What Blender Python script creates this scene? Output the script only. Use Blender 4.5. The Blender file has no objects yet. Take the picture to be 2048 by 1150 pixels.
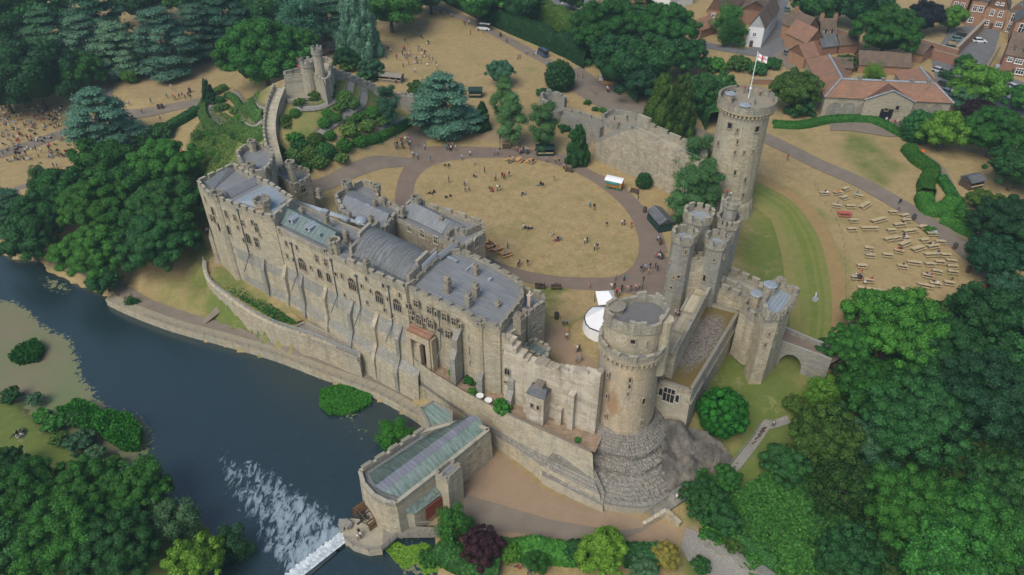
import bpy, bmesh, math, random
import numpy as np
from mathutils import Vector, Matrix, geometry
R = random.Random(7); NR = np.random.default_rng(5)
S = bpy.context.scene; COL = S.collection
# ---------------- camera ----------------
PITCH = math.radians(38.2); FOC = 1500.0; HC = 90.0
cd = bpy.data.cameras.new('camera'); cam = bpy.data.objects.new('camera', cd); COL.objects.link(cam)
cam.location = (0, 0, HC); cam.rotation_euler = (math.pi/2 - PITCH, 0, 0)
cd.sensor_width = 36; cd.lens = 36*FOC/2048; cd.clip_end = 6000; cd.clip_start = 1
S.camera = cam
# ---------------- light ----------------
SUN_EL, SUN_AZ = math.radians(52), math.radians(215)
w = bpy.data.worlds.new("World"); S.world = w; w.use_nodes = True
nt = w.node_tree; nt.nodes.clear()
sky = nt.nodes.new('ShaderNodeTexSky'); sky.sky_type = 'NISHITA'; sky.sun_disc = False
sky.sun_elevation = SUN_EL; sky.sun_rotation = SUN_AZ; sky.air_density = 1.0; sky.dust_density = 2.2; sky.ozone_density = 1.0
bg = nt.nodes.new('ShaderNodeBackground'); bg.inputs[1].default_value = 0.075
out = nt.nodes.new('ShaderNodeOutputWorld'); nt.links.new(sky.outputs[0], bg.inputs[0]); nt.links.new(bg.outputs[0], out.inputs[0])
sl = bpy.data.lights.new('sun', 'SUN'); sl.energy = 1.5; sl.angle = math.radians(35); sl.color = (1, .93, .80)
so = bpy.data.objects.new('sun', sl); COL.objects.link(so)
d = Vector((math.cos(SUN_EL)*math.sin(SUN_AZ), math.cos(SUN_EL)*math.cos(SUN_AZ), math.sin(SUN_EL)))
so.rotation_euler = d.to_track_quat('Z', 'Y').to_euler(); so.location = (0, 0, 200)
S.view_settings.view_transform = 'Standard'; S.view_settings.look = 'None'; S.view_settings.exposure = 0.82; S.view_settings.gamma = 1
S.view_settings.use_curve_mapping = False
# ---------------- pixel helpers (survey of the photograph: pixel + known height -> place) ----------------
SP, CP = math.sin(PITCH), math.cos(PITCH)
def ray(px, py):
    u = (px-1024)/FOC; v = (575-py)/FOC
    return Vector((u, CP + v*SP, -SP + v*CP))
def P(px, py, z=0.0):
    r = ray(px, py); t = (z-HC)/r.z
    return Vector((r.x*t, r.y*t, z))
def PP(pts, z=None):
    return [P(p[0], p[1], p[2] if len(p) > 2 else z) for p in pts]
def onwall(px, py, A, B):
    r = ray(px, py); n = Vector((B.y-A.y, -(B.x-A.x), 0)); t = (A.x*n.x + A.y*n.y)/(r.x*n.x + r.y*n.y)
    return Vector((r.x*t, r.y*t, HC + r.z*t))
def mpp(pt):                      # metres per (2048-wide) pixel at a world point
    return (pt.y*CP + (HC-pt.z)*SP)/FOC
# ---------------- tagging ----------------
def tag(o, label=None, cat=None, group=None, kind=None):
    if label: o['label'] = label
    if cat: o['category'] = cat
    if group: o['group'] = group
    if kind: o['kind'] = kind
    return o
def empty(name, loc=(0, 0, 0), rz=0, label=None, cat=None, group=None):
    o = bpy.data.objects.new(name, None); COL.objects.link(o); o.location = loc; o.rotation_euler = (0, 0, rz); o.empty_display_size = .5
    return tag(o, label, cat, group)
class MB:
    def __init__(s): s.v = []; s.f = []; s.m = []
    def add(s, vs, fs, mi=0):
        b = len(s.v); s.v += [tuple(x) for x in vs]; s.f += [tuple(b+i for i in f) for f in fs]; s.m += [mi]*len(fs); return s
    def box(s, c, sx, sy, sz, rz=0, mi=0):          # c = centre of the base
        ca, sa = math.cos(rz), math.sin(rz); vs = []
        for z in (0, sz):
            for x, y in ((-1, -1), (1, -1), (1, 1), (-1, 1)):
                X, Y = x*sx/2, y*sy/2; vs.append((c[0]+X*ca-Y*sa, c[1]+X*sa+Y*ca, c[2]+z))
        return s.add(vs, [(3, 2, 1, 0), (4, 5, 6, 7), (0, 1, 5, 4), (1, 2, 6, 5), (2, 3, 7, 6), (3, 0, 4, 7)], mi)
    def prism(s, poly, z0, z1, mi=0, cap=True, bot=False, top=None):   # top: other outline (batter)
        top = top or poly; n = len(poly)
        vs = [(p[0], p[1], z0) for p in poly] + [(p[0], p[1], z1) for p in top]
        fs = [(i, (i+1) % n, n+(i+1) % n, n+i) for i in range(n)]
        if cap: fs.append(tuple(range(n, 2*n)))
        if bot: fs.append(tuple(range(n-1, -1, -1)))
        return s.add(vs, fs, mi)
    def tube(s, a, b, r0, r1=None, n=8, mi=0, cap=True):
        a = Vector(a); b = Vector(b); r1 = r0 if r1 is None else r1
        d = (b-a).normalized(); u = d.cross(Vector((0, 0, 1)) if abs(d.z) < .9 else Vector((1, 0, 0))).normalized(); v = d.cross(u)
        vs = [a+(u*math.cos(t)+v*math.sin(t))*r0 for t in [i*2*math.pi/n for i in range(n)]] + [b+(u*math.cos(t)+v*math.sin(t))*r1 for t in [i*2*math.pi/n for i in range(n)]]
        fs = [(i, (i+1) % n, n+(i+1) % n, n+i) for i in range(n)]
        if cap: fs += [tuple(range(n, 2*n)), tuple(range(n-1, -1, -1))]
        return s.add(vs, fs, mi)
    def wallseg(s, a, b, t, z0, z1, mi=0, z1b=None, z0b=None):     # wall with thickness t centred on a-b
        a = Vector((a[0], a[1])); b = Vector((b[0], b[1])); d = b-a; L = d.length
        if L < 1e-4: return s
        n = Vector((-d.y, d.x))/L*t/2; z1b = z1 if z1b is None else z1b; z0b = z0 if z0b is None else z0b
        vs = [(*(a-n), z0), (*(b-n), z0b), (*(b+n), z0b), (*(a+n), z0), (*(a-n), z1), (*(b-n), z1b), (*(b+n), z1b), (*(a+n), z1)]
        return s.add(vs, [(3, 2, 1, 0), (4, 5, 6, 7), (0, 1, 5, 4), (1, 2, 6, 5), (2, 3, 7, 6), (3, 0, 4, 7)], mi)
    def build(s, name, mats, parent=None, smooth=False, loc=None):
        me = bpy.data.meshes.new(name); me.from_pydata(s.v, [], s.f); me.update()
        for m in (mats if isinstance(mats, (list, tuple)) else [mats]): me.materials.append(m)
        if any(s.m): me.polygons.foreach_set('material_index', s.m)
        if smooth: me.polygons.foreach_set('use_smooth', [True]*len(me.polygons))
        o = bpy.data.objects.new(name, me); COL.objects.link(o)
        if parent: o.parent = parent; o.matrix_parent_inverse = Matrix.LocRotScale(parent.location, parent.rotation_euler, parent.scale).inverted()
        if loc: o.location = loc
        return o
def dup(o, loc=None, rz=None, sc=None, parent=None):
    c = o.copy(); COL.objects.link(c)
    if parent: c.parent = parent
    if loc is not None: c.location = loc
    if rz is not None: c.rotation_euler = (0, 0, rz)
    if sc is not None: c.scale = sc
    return c
def dup_tree(o, loc, rz=0, sc=None, label=None, group=None):
    c = dup(o, loc, rz, sc)
    for ch in o.children:
        k = dup(ch, parent=c)
        for g in ch.children: dup(g, parent=k)
    return tag(c, label, None, group)
# ---------------- materials ----------------
def mat(name, rough=.85, spec=.3):
    m = bpy.data.materials.new(name); m.use_nodes = True; t = m.node_tree; b = t.nodes['Principled BSDF']
    b.inputs['Roughness'].default_value = rough; b.inputs['Specular IOR Level'].default_value = spec
    return m, t, b
def N(t, typ, **k):
    n = t.nodes.new(typ)
    for a, v in k.items():
        if a.startswith('i_'): n.inputs[int(a[2:])].default_value = v
        else: setattr(n, a, v)
    return n
def noise(t, vec, scale, detail=4, rough=.6):
    n = N(t, 'ShaderNodeTexNoise'); n.inputs['Scale'].default_value = scale; n.inputs['Detail'].default_value = detail; n.inputs['Roughness'].default_value = rough
    if vec: t.links.new(vec, n.inputs['Vector'])
    return n.outputs['Fac']
def ramp(t, fac, stops, interp='LINEAR'):
    n = N(t, 'ShaderNodeValToRGB'); e = n.color_ramp; e.interpolation = interp
    while len(e.elements) < len(stops): e.elements.new(.5)
    for el, (p, c) in zip(e.elements, stops): el.position = p; el.color = (*c, 1) if len(c) == 3 else c
    t.links.new(fac, n.inputs[0]); return n.outputs[0]
def mix(t, f, a, b, mode='MIX'):
    n = N(t, 'ShaderNodeMix', data_type='RGBA', blend_type=mode)
    for s, v in ((n.inputs[0], f), (n.inputs[6], a), (n.inputs[7], b)):
        if hasattr(v, 'links'): t.links.new(v, s)
        else: s.default_value = v if not isinstance(v, tuple) else ((*v, 1) if len(v) == 3 else v)
    return n.outputs[2]
def mth(t, op, a, b=0.0, clamp=False):
    n = N(t, 'ShaderNodeMath', operation=op, use_clamp=clamp)
    for s, v in ((n.inputs[0], a), (n.inputs[1], b)):
        if hasattr(v, 'links'): t.links.new(v, s)
        else: s.default_value = v
    return n.outputs[0]
def geo(t): return N(t, 'ShaderNodeNewGeometry')
def bump(t, b, h, st=.4, dist=.1):
    n = N(t, 'ShaderNodeBump'); n.inputs['Strength'].default_value = st; n.inputs['Distance'].default_value = dist
    t.links.new(h, n.inputs['Height']); t.links.new(n.outputs[0], b.inputs['Normal'])
def mapscale(t, vec, s):
    n = N(t, 'ShaderNodeMapping'); n.inputs['Scale'].default_value = s; t.links.new(vec, n.inputs[0]); return n.outputs[0]
def wallcoord(t, g):              # (distance along the wall, height) for any vertical-ish face
    c = N(t, 'ShaderNodeVectorMath', operation='CROSS_PRODUCT'); c.inputs[1].default_value = (0, 0, 1); t.links.new(g.outputs['True Normal'], c.inputs[0])
    nn = N(t, 'ShaderNodeVectorMath', operation='NORMALIZE'); t.links.new(c.outputs[0], nn.inputs[0])
    d = N(t, 'ShaderNodeVectorMath', operation='DOT_PRODUCT'); t.links.new(nn.outputs[0], d.inputs[0]); t.links.new(g.outputs['Position'], d.inputs[1])
    s = N(t, 'ShaderNodeSeparateXYZ'); t.links.new(g.outputs['Position'], s.inputs[0])
    k = N(t, 'ShaderNodeCombineXYZ'); t.links.new(d.outputs['Value'], k.inputs[0]); t.links.new(s.outputs[2], k.inputs[1])
    return k.outputs[0], s.outputs[2]
def stone(name, c1, c2, dark=(.10, .095, .085), rust=None, bw=.9, bh=.42, mort=.03, stain=.5, lichen=(.30, .31, .27), contrast=.5, bmp=.5, patch=.0):
    m, t, b = mat(name, .92, .2); g = geo(t); pos = g.outputs['Position']; wc, z = wallcoord(t, g)
    br = N(t, 'ShaderNodeTexBrick'); t.links.new(wc, br.inputs[0]); br.offset = .5
    for i, v in (('Scale', 1.0), ('Mortar Size', mort), ('Mortar Smooth', .3), ('Bias', -.1), ('Brick Width', bw), ('Row Height', bh)): br.inputs[i].default_value = v
    br.inputs['Color1'].default_value = (0, 0, 0, 1); br.inputs['Color2'].default_value = (1, 1, 1, 1); br.inputs['Mortar'].default_value = (.35, .35, .35, 1)
    bsep = N(t, 'ShaderNodeSeparateColor'); t.links.new(br.outputs['Color'], bsep.inputs[0])
    big = noise(t, pos, .12, 5, .65); med = noise(t, mapscale(t, pos, (1, 1, .35)), .9, 5, .7); fine = noise(t, pos, 5, 3, .6)
    f = mth(t, 'ADD', mth(t, 'MULTIPLY', bsep.outputs[0], contrast), mth(t, 'MULTIPLY', big, 1-contrast*.5))
    base = mix(t, ramp(t, f, [(.25, (0,)*3), (.95, (1,)*3)]), c1, c2)
    base = mix(t, ramp(t, big, [(.45, (0,)*3), (.62, (1,)*3)]), base, mix(t, .5, base, lichen))
    if patch:
        pn = noise(t, mapscale(t, pos, (.5, .5, 1.3)), .55, 6, .7); base = mix(t, mth(t, 'MULTIPLY', ramp(t, pn, [(.49, (0,)*3), (.54, (1,)*3)]), patch), base, lichen)
    och = noise(t, mapscale(t, pos, (.8, .8, 1.6)), .33, 7, .75); base = mix(t, mth(t, 'MULTIPLY', ramp(t, och, [(.52, (0,)*3), (.62, (1,)*3)]), .38), base, tuple(min(.8, x*k) for x, k in zip(c2, (1.02, .86, .68))))
    streak = noise(t, mapscale(t, pos, (1, 1, .12)), .75, 5, .75)
    base = mix(t, mth(t, 'MULTIPLY', ramp(t, streak, [(.50, (0,)*3), (.72, (1,)*3)]), stain), base, dark)
    base = mix(t, mth(t, 'MULTIPLY', ramp(t, med, [(.35, (1,)*3), (.5, (0,)*3)]), .35), base, tuple(x*.62 for x in c1))
    base = mix(t, mth(t, 'MULTIPLY', br.outputs['Fac'], .55), base, tuple(x*.45 for x in c1))
    if rust:
        dd_ = N(t, 'ShaderNodeVectorMath', operation='DISTANCE'); mp_ = mapscale(t, pos, (1, 1, .62)); t.links.new(mp_, dd_.inputs[0]); dd_.inputs[1].default_value = (rust[0], rust[1], rust[2]*.62)
        rf_ = ramp(t, mth(t, 'MULTIPLY', mth(t, 'ADD', dd_.outputs['Value'], mth(t, 'MULTIPLY', mth(t, 'SUBTRACT', med, .5), 2.4)), .3333), [(.9/3, (1,)*3), (1.9/3, (0,)*3)]); base = mix(t, mth(t, 'MULTIPLY', rf_, .75), base, (.33, .17, .06))
    base = mix(t, .22, base, ramp(t, fine, [(.3, (.06,)*3), (.7, (.5, .48, .42))]))
    t.links.new(base, b.inputs['Base Color'])
    bump(t, b, mth(t, 'ADD', mth(t, 'MULTIPLY', fine, .6), mth(t, 'SUBTRACT', 1.0, br.outputs['Fac'])), bmp, .08)
    return m
def flat(name, c, rough=.8, spec=.3, var=.25, sc=1.5, metal=0):
    m, t, b = mat(name, rough, spec); g = geo(t); n = noise(t, g.outputs['Position'], sc, 5, .65)
    t.links.new(mix(t, ramp(t, n, [(.3, (0,)*3), (.7, (1,)*3)]), tuple(x*(1-var) for x in c), tuple(min(1, x*(1+var)) for x in c)), b.inputs['Base Color'])
    b.inputs['Metallic'].default_value = metal
    return m
def seamed(name, ang, c1, c2, c3=None, pitch=.62, rough=.55, seam=.12, streaks=.5):   # sheet roof, seams run along direction ang
    m, t, b = mat(name, rough, .35); g = geo(t); pos = g.outputs['Position']
    r = N(t, 'ShaderNodeMapping'); r.inputs['Rotation'].default_value = (0, 0, -ang); t.links.new(pos, r.inputs[0])
    s = N(t, 'ShaderNodeSeparateXYZ'); t.links.new(r.outputs[0], s.inputs[0])
    fr = mth(t, 'FRACT', mth(t, 'DIVIDE', s.outputs[1], pitch)); line = mth(t, 'LESS_THAN', fr, seam)
    cell = N(t, 'ShaderNodeTexWhiteNoise', noise_dimensions='2D'); k = N(t, 'ShaderNodeCombineXYZ')
    t.links.new(mth(t, 'FLOOR', mth(t, 'DIVIDE', s.outputs[1], pitch)), k.inputs[0]); t.links.new(mth(t, 'FLOOR', mth(t, 'DIVIDE', s.outputs[0], 2.6)), k.inputs[1]); t.links.new(k.outputs[0], cell.inputs[0])
    st = noise(t, mapscale(t, r.outputs[0], (.25, 2.2, 1)), 1.0, 5, .7); big = noise(t, pos, .22, 4, .6)
    base = mix(t, mth(t, 'MULTIPLY', cell.outputs['Value'], .6), c1, c2)
    base = mix(t, mth(t, 'MULTIPLY', ramp(t, st, [(.45, (0,)*3), (.62, (1,)*3)]), streaks), base, c3 or tuple(x*.5 for x in c1))
    base = mix(t, mth(t, 'MULTIPLY', ramp(t, big, [(.4, (0,)*3), (.65, (1,)*3)]), .45), base, tuple(x*.65 for x in c2))
    base = mix(t, mth(t, 'MULTIPLY', line, .7), base, tuple(x*.42 for x in c1))
    t.links.new(base, b.inputs['Base Color']); bump(t, b, line, .5, .06)
    return m
def tiles(name, c1, c2, c3, bw=.3, bh=.25):
    m, t, b = mat(name, .85, .25); g = geo(t); wc, z = wallcoord(t, g)
    br = N(t, 'ShaderNodeTexBrick'); t.links.new(wc, br.inputs[0]); br.offset = .5
    for i, v in (('Scale', 1.0), ('Mortar Size', .02), ('Brick Width', bw), ('Row Height', bh)): br.inputs[i].default_value = v
    br.inputs['Color1'].default_value = (*c1, 1); br.inputs['Color2'].default_value = (*c2, 1); br.inputs['Mortar'].default_value = (*[x*.4 for x in c1], 1)
    big = noise(t, mapscale(t, g.outputs['Position'], (1, 1, .4)), .5, 5, .7)
    t.links.new(mix(t, ramp(t, big, [(.42, (0,)*3), (.65, (1,)*3)]), br.outputs['Color'], c3), b.inputs['Base Color']); bump(t, b, br.outputs['Fac'], .4, .04)
    return m
M = {}
M['stone'] = stone('sandstone_wall', (.40, .345, .225), (.62, .545, .395), stain=.5, lichen=(.36, .365, .30), contrast=.7)
M['stone_top'] = stone('weathered_parapet', (.29, .265, .205), (.48, .44, .34), stain=.7)
M['stone_warm'] = stone('golden_stone', (.45, .355, .22), (.64, .53, .37), stain=.35)
M['stone_pink'] = stone('patched_pink_stone', (.40, .345, .245), (.56, .49, .37), stain=.55, bw=1.6, bh=.45, mort=.012, contrast=.35, lichen=(.66, .60, .50), patch=.85)
M['stone_dark'] = stone('dark_rubble_plinth', (.15, .135, .12), (.31, .28, .24), stain=.55, bw=.7, bh=.35, mort=.05, contrast=.9, lichen=(.22, .23, .19))
M['stone_grey'] = stone('grey_weathered_stone', (.22, .215, .19), (.37, .36, .32), stain=.5, contrast=.6)
M['stone_plain'] = stone('plain_ashlar', (.37, .33, .24), (.52, .475, .36), stain=.4, bw=1.0, bh=.42, mort=.015, contrast=.5)
M['rubble_brown'] = stone('brown_rubble', (.20, .155, .105), (.42, .34, .24), stain=.6, bw=.6, bh=.35, contrast=.9)
M['chimney'] = stone('sooty_chimney_stone', (.23, .20, .15), (.38, .335, .25), stain=.6)
M['brick'] = stone('red_brick', (.30, .125, .07), (.42, .19, .11), bw=.45, bh=.15, mort=.02, stain=.3, contrast=.5, lichen=(.30, .17, .11))
M['brick_orange'] = stone('orange_brick', (.40, .19, .09), (.50, .26, .13), bw=.45, bh=.15, mort=.02, stain=.25, contrast=.5, lichen=(.42, .24, .13))
M['white'] = flat('white_render', (.72, .74, .74), .8, var=.06, sc=.6)
M['cream'] = flat('cream_render', (.55, .44, .33), .85, var=.1)
M['glass'] = flat('dark_window_glass', (.018, .02, .026), .25, .5, var=.3)
M['frame'] = flat('pale_window_stone', (.40, .37, .30), .9, var=.2, sc=3)
M['frame_dark'] = flat('sandstone_dressing', (.30, .26, .19), .9, var=.25, sc=3)
M['wframe'] = flat('white_window_frame', (.75, .76, .76), .6, var=.05)
M['wood_dark'] = flat('dark_timber', (.09, .065, .045), .8, var=.4, sc=3)
M['wood'] = flat('pale_pine_planks', (.46, .37, .22), .8, var=.25, sc=2)
M['wood_grey'] = flat('weathered_planks', (.23, .21, .18), .85, var=.25, sc=2)
M['iron'] = flat('black_iron', (.03, .03, .033), .5, .4)
M['rail'] = flat('galvanised_railing', (.36, .38, .40), .5, .5, metal=.3)
M['lead_pipe'] = flat('lead_downpipe', (.09, .11, .13), .6, .4)
M['tile_red'] = tiles('red_clay_tiles', (.30, .155, .10), (.38, .21, .14), (.20, .13, .09))
M['tile_brown'] = tiles('brown_clay_tiles', (.17, .115, .085), (.23, .16, .12), (.10, .085, .065))
M['slate'] = tiles('slate_tiles', (.13, .14, .155), (.19, .20, .22), (.09, .10, .10))
M['asphalt'] = flat('asphalt', (.15, .15, .155), .9, var=.15, sc=.4)
M['path'] = flat('tan_path_surface', (.20, .168, .135), .92, var=.13, sc=.35)
M['path_red'] = flat('pinkish_path_surface', (.195, .15, .12), .92, var=.12, sc=.3)
M['gravelpath'] = flat('grey_gravel', (.24, .23, .21), .95, var=.35, sc=5)
M['curb'] = flat('stone_kerb', (.33, .31, .27), .9, var=.2, sc=2)
M['paint'] = flat('road_paint', (.6, .52, .25), .8, var=.2)
# ================= terrain =================
def catmull(pts, k=6, closed=False):
    n = len(pts); out = []
    g_ = (lambda i: pts[i % n]) if closed else (lambda i: pts[max(0, min(n-1, i))])
    for i in range(n if closed else n-1):
        a, b, c, d_ = g_(i-1), g_(i), g_(i+1), g_(i+2)
        for q in range(k):
            t = q/k; out.append(.5*((2*b)+(c-a)*t+(2*a-5*b+4*c-d_)*t*t+(3*b-a-3*c+d_)*t**3))
    if not closed: out.append(pts[-1])
    return out
def inpoly(X, Y, poly):
    ins = np.zeros(X.shape, bool); n = len(poly)
    for i in range(n):
        x1, y1 = poly[i][0], poly[i][1]; x2, y2 = poly[(i+1) % n][0], poly[(i+1) % n][1]
        if y1 == y2: continue
        c = ((y1 > Y) != (y2 > Y)) & (X < (x2-x1)*(Y-y1)/(y2-y1)+x1); ins ^= c
    return ins
ST = 1.5
xs = np.arange(-260, 320, ST); ys = np.arange(28, 345, ST)
ext = [30*1.5**i for i in range(11)]
X1 = np.concatenate([[xs[0]-e for e in ext[::-1]], xs, [xs[-1]+e for e in ext]])
Y1 = np.concatenate([[ys[0]-e for e in ext[::-1]], ys, [ys[-1]+e for e in ext]])
GX, GY = np.meshgrid(X1, Y1)
H = np.full(GX.shape, np.nan); fixed = np.zeros(GX.shape, bool)
WZ, PZ = -13.0, -11.5
def fixpoly(pts, z=None):
    w_ = PP(pts, z); m = inpoly(GX, GY, w_)
    if z is None:          # best plane through the pts
        A = np.array([[p.x, p.y, 1] for p in w_]); c, *_ = np.linalg.lstsq(A, np.array([p.z for p in w_]), rcond=None)
        H[m] = (c[0]*GX+c[1]*GY+c[2])[m]
    else: H[m] = z
    fixed[m] = True
def fixline(pts, wd=1.6):
    w_ = PP(pts)
    for a, b in zip(w_[:-1], w_[1:]):
        L = max((b-a).length, .01); dx, dy = (b.x-a.x), (b.y-a.y); q = dx*dx+dy*dy
        t = np.clip(((GX-a.x)*dx+(GY-a.y)*dy)/q, 0, 1); dd = np.hypot(GX-(a.x+t*dx), GY-(a.y+t*dy)); m = dd < wd
        H[m] = (a.z+(b.z-a.z)*t)[m]; fixed[m] = True
# flat high ground: courtyard, back lawn, town
fixpoly([(650,352),(700,325),(800,285),(840,262),(950,255),(1100,300),(1185,318),(1340,385),(1345,470),(1335,600),(1200,735),(1110,725),(960,560),(760,470),(640,400)], 0)
fixpoly([(715,140),(700,100),(840,20),(900,-120),(2600,-120),(2600,330),(2048,420),(1960,600),(1830,640),(1700,650),(1690,560),(1650,440),(1580,350),(1520,320),(1430,300),(1250,235),(1060,190),(900,175),(800,180)], 0)
# ditch
fixpoly([(1512,420),(1545,470),(1580,560),(1560,600),(1500,520),(1480,450)], -2.5)
fixline([(1690,560,-.4),(1692,690,-.4)], 1.5)
fixpoly([(1440,690),(1545,722),(1620,735),(1560,800),(1490,820),(1400,820)], -4.5)
fixline([(1500,880,-7.5),(1570,850,-7)], 2)
fixline([(1440,950,-8.5),(1360,1000,-9.5)], 2)
fixline([(1700,760,-5),(1800,780,-5)], 3)
fixline([(1700,900,-8),(1900,950,-8)], 3)
fixline([(2048,640,-1),(2200,800,-4)], 4)
fixline([(1500,1060,-8.5),(1700,1150,-8.5),(2100,1150,-8)], 4)
# mill yard, lower gardens
fixpoly([(925,915),(990,900),(1090,975),(1200,1035),(1290,1040),(1370,1060),(1330,1105),(1200,1090),(1000,1085),(890,1080),(880,1040)], -10.5)
fixpoly([(890,1100),(1340,1125),(1420,1090),(1540,1160),(1400,1400),(900,1400)], -11)
# river bed
river = [(-600,420),(0,515),(60,545),(150,585),(212,600),(262,632),(340,668),(430,690),(545,735),(660,783),(770,830),(835,860),(880,870),(760,930),(720,960),(735,1030),(690,1085),(760,1115),(800,1180),(700,1500),(-100,1500),(330,1180),(540,1120),(420,1000),(330,950),(270,930),(215,905),(110,860),(0,790),(-600,620)]
fixpoly(river, WZ-2.2)
fixpoly([(-800,600),(-60,745),(0,778),(60,815),(110,858),(190,925),(300,975),(400,1050),(440,1110),(300,1180),(-200,1500),(-1200,1400)], WZ+.8)
# river path + slope up to the castle
rp = [(120,520,PZ+.3),(215,560,PZ+.2),(275,600,PZ),(350,630,PZ),(450,661,PZ),(545,695,PZ),(640,731,PZ),(740,768,PZ),(818,806,PZ)]
fixline(rp, 2.6)
fixline([(735,755,PZ),(830,805,PZ)], 1.5)
fixline([(405,470,-6.5),(412,540,-7.5)], 3)
fixline([(423,540,-5.5),(470,585,-6),(540,635,-6.3),(590,655,-6.5)], 1.2)
fixline([(230,500,-10),(350,560,-9.5),(400,580,-9.5)], 3)
fixpoly([(830,745,-6),(1000,850,-6),(1190,925,-6),(1220,1020,-11),(1085,962,-11),(985,890,-11),(925,850,-11),(838,806,-11)], -11)
# west park
fixline([(0,470,-11.2),(60,500,-11.8)], 3)
fixpoly([(-400,420),(-600,260),(0,215),(190,250),(130,340),(60,380)], -8)
fixpoly([(240,170),(420,120),(430,185),(250,205)], -4)
fixline([(225,260,-6.5),(290,240,-5.5),(390,205,-4)], 2)
fixpoly([(-800,-150),(0,-150),(560,-150),(500,60),(200,110),(-600,120)], -3)
fixline([(380,330,-7),(390,400,-7)], 3); fixline([(170,400,-10),(330,440,-8.5)], 4)
# terrace below the range
# mound
rwp = catmull(PP([(212,600,PZ),(262,623,PZ),(340,652,PZ),(430,677,PZ),(545,710,PZ),(640,746,PZ),(745,784,PZ),(822,826,PZ),(868,862,PZ),(880,872,PZ)]), 5)
_m = inpoly(GX, GY, rwp+PP([(870,960,PZ),(760,1000,PZ),(400,1000,PZ),(0,750,PZ),(0,540,PZ)])) & (GY < 140); H[_m] = WZ-2.2; fixed[_m] = True
MC = P(612, 190, 12)
_rr = np.hypot(GX-MC.x, (GY-MC.y)); _m = _rr < 29
_zb = np.where(GX < MC.x, -3*np.clip((MC.x-GX)/26, 0, 1), 0)
_q = np.clip((_rr-9.5)/19.5, 0, 1); _h = 13.6*(1-_q*_q*(3-2*_q)*.55-_q*.45)
H[_m] = (_zb*np.clip(_rr/29,0,1) + _h)[_m]; fixed[_m] = True
near = ~fixed
known = np.argwhere(fixed)
H[near] = -4
H[GX > 330] = np.where(np.isnan(H[GX > 330]), 0, H[GX > 330])
def relax(H, fixed, it):
    for _ in range(it):
        Q = np.pad(H, 1, mode='edge'); Av = (Q[:-2, 1:-1]+Q[2:, 1:-1]+Q[1:-1, :-2]+Q[1:-1, 2:])/4
        H = np.where(fixed, H, Av)
    return H
k = 6                                              # coarse start
Hc = np.zeros((len(Y1)//k+1, len(X1)//k+1)); Fc = np.zeros(Hc.shape, bool)
for i in range(Hc.shape[0]):
    for j in range(Hc.shape[1]):
        m = fixed[i*k:(i+1)*k, j*k:(j+1)*k]
        if m.any(): Hc[i, j] = H[i*k:(i+1)*k, j*k:(j+1)*k][m].mean(); Fc[i, j] = True
        else: Hc[i, j] = -4
Hc = relax(Hc, Fc, 900)
H = np.where(fixed, H, np.kron(Hc, np.ones((k, k)))[:H.shape[0], :H.shape[1]])
H = relax(H, fixed, 350)
Hs = relax(H, np.zeros_like(fixed), 2); riverm = inpoly(GX, GY, PP(river, WZ)); H = np.where(fixed, H, Hs)
H = H + (~fixed)*(np.sin(GX*.35)*np.cos(GY*.31)*.12)
def TZ(x, y):
    i = int(np.clip(np.searchsorted(Y1, y)-1, 0, len(Y1)-2)); j = int(np.clip(np.searchsorted(X1, x)-1, 0, len(X1)-2))
    u = (x-X1[j])/(X1[j+1]-X1[j]); v = (y-Y1[i])/(Y1[i+1]-Y1[i]); a, b, c, d_ = H[i, j], H[i, j+1], H[i+1, j+1], H[i+1, j]
    return float(a*(1-u)*(1-v)+b*u*(1-v)+c*u*v+d_*(1-u)*v)
def G(px, py, dz=0.0, it=14):      # where the sight line of a pixel meets the terrain (raised by dz)
    r = ray(px, py); t0, t = 60/abs(r.z)*.85, None; step = .6; s = t0; prev = s
    while s < 900:
        z = HC+r.z*s
        if z < TZ(r.x*s, r.y*s)+dz: break
        prev = s; s += step
    a, b = prev, s
    for _ in range(it):
        m_ = (a+b)/2
        if HC+r.z*m_ < TZ(r.x*m_, r.y*m_)+dz: b = m_
        else: a = m_
    return Vector((r.x*b, r.y*b, TZ(r.x*b, r.y*b)))
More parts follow.
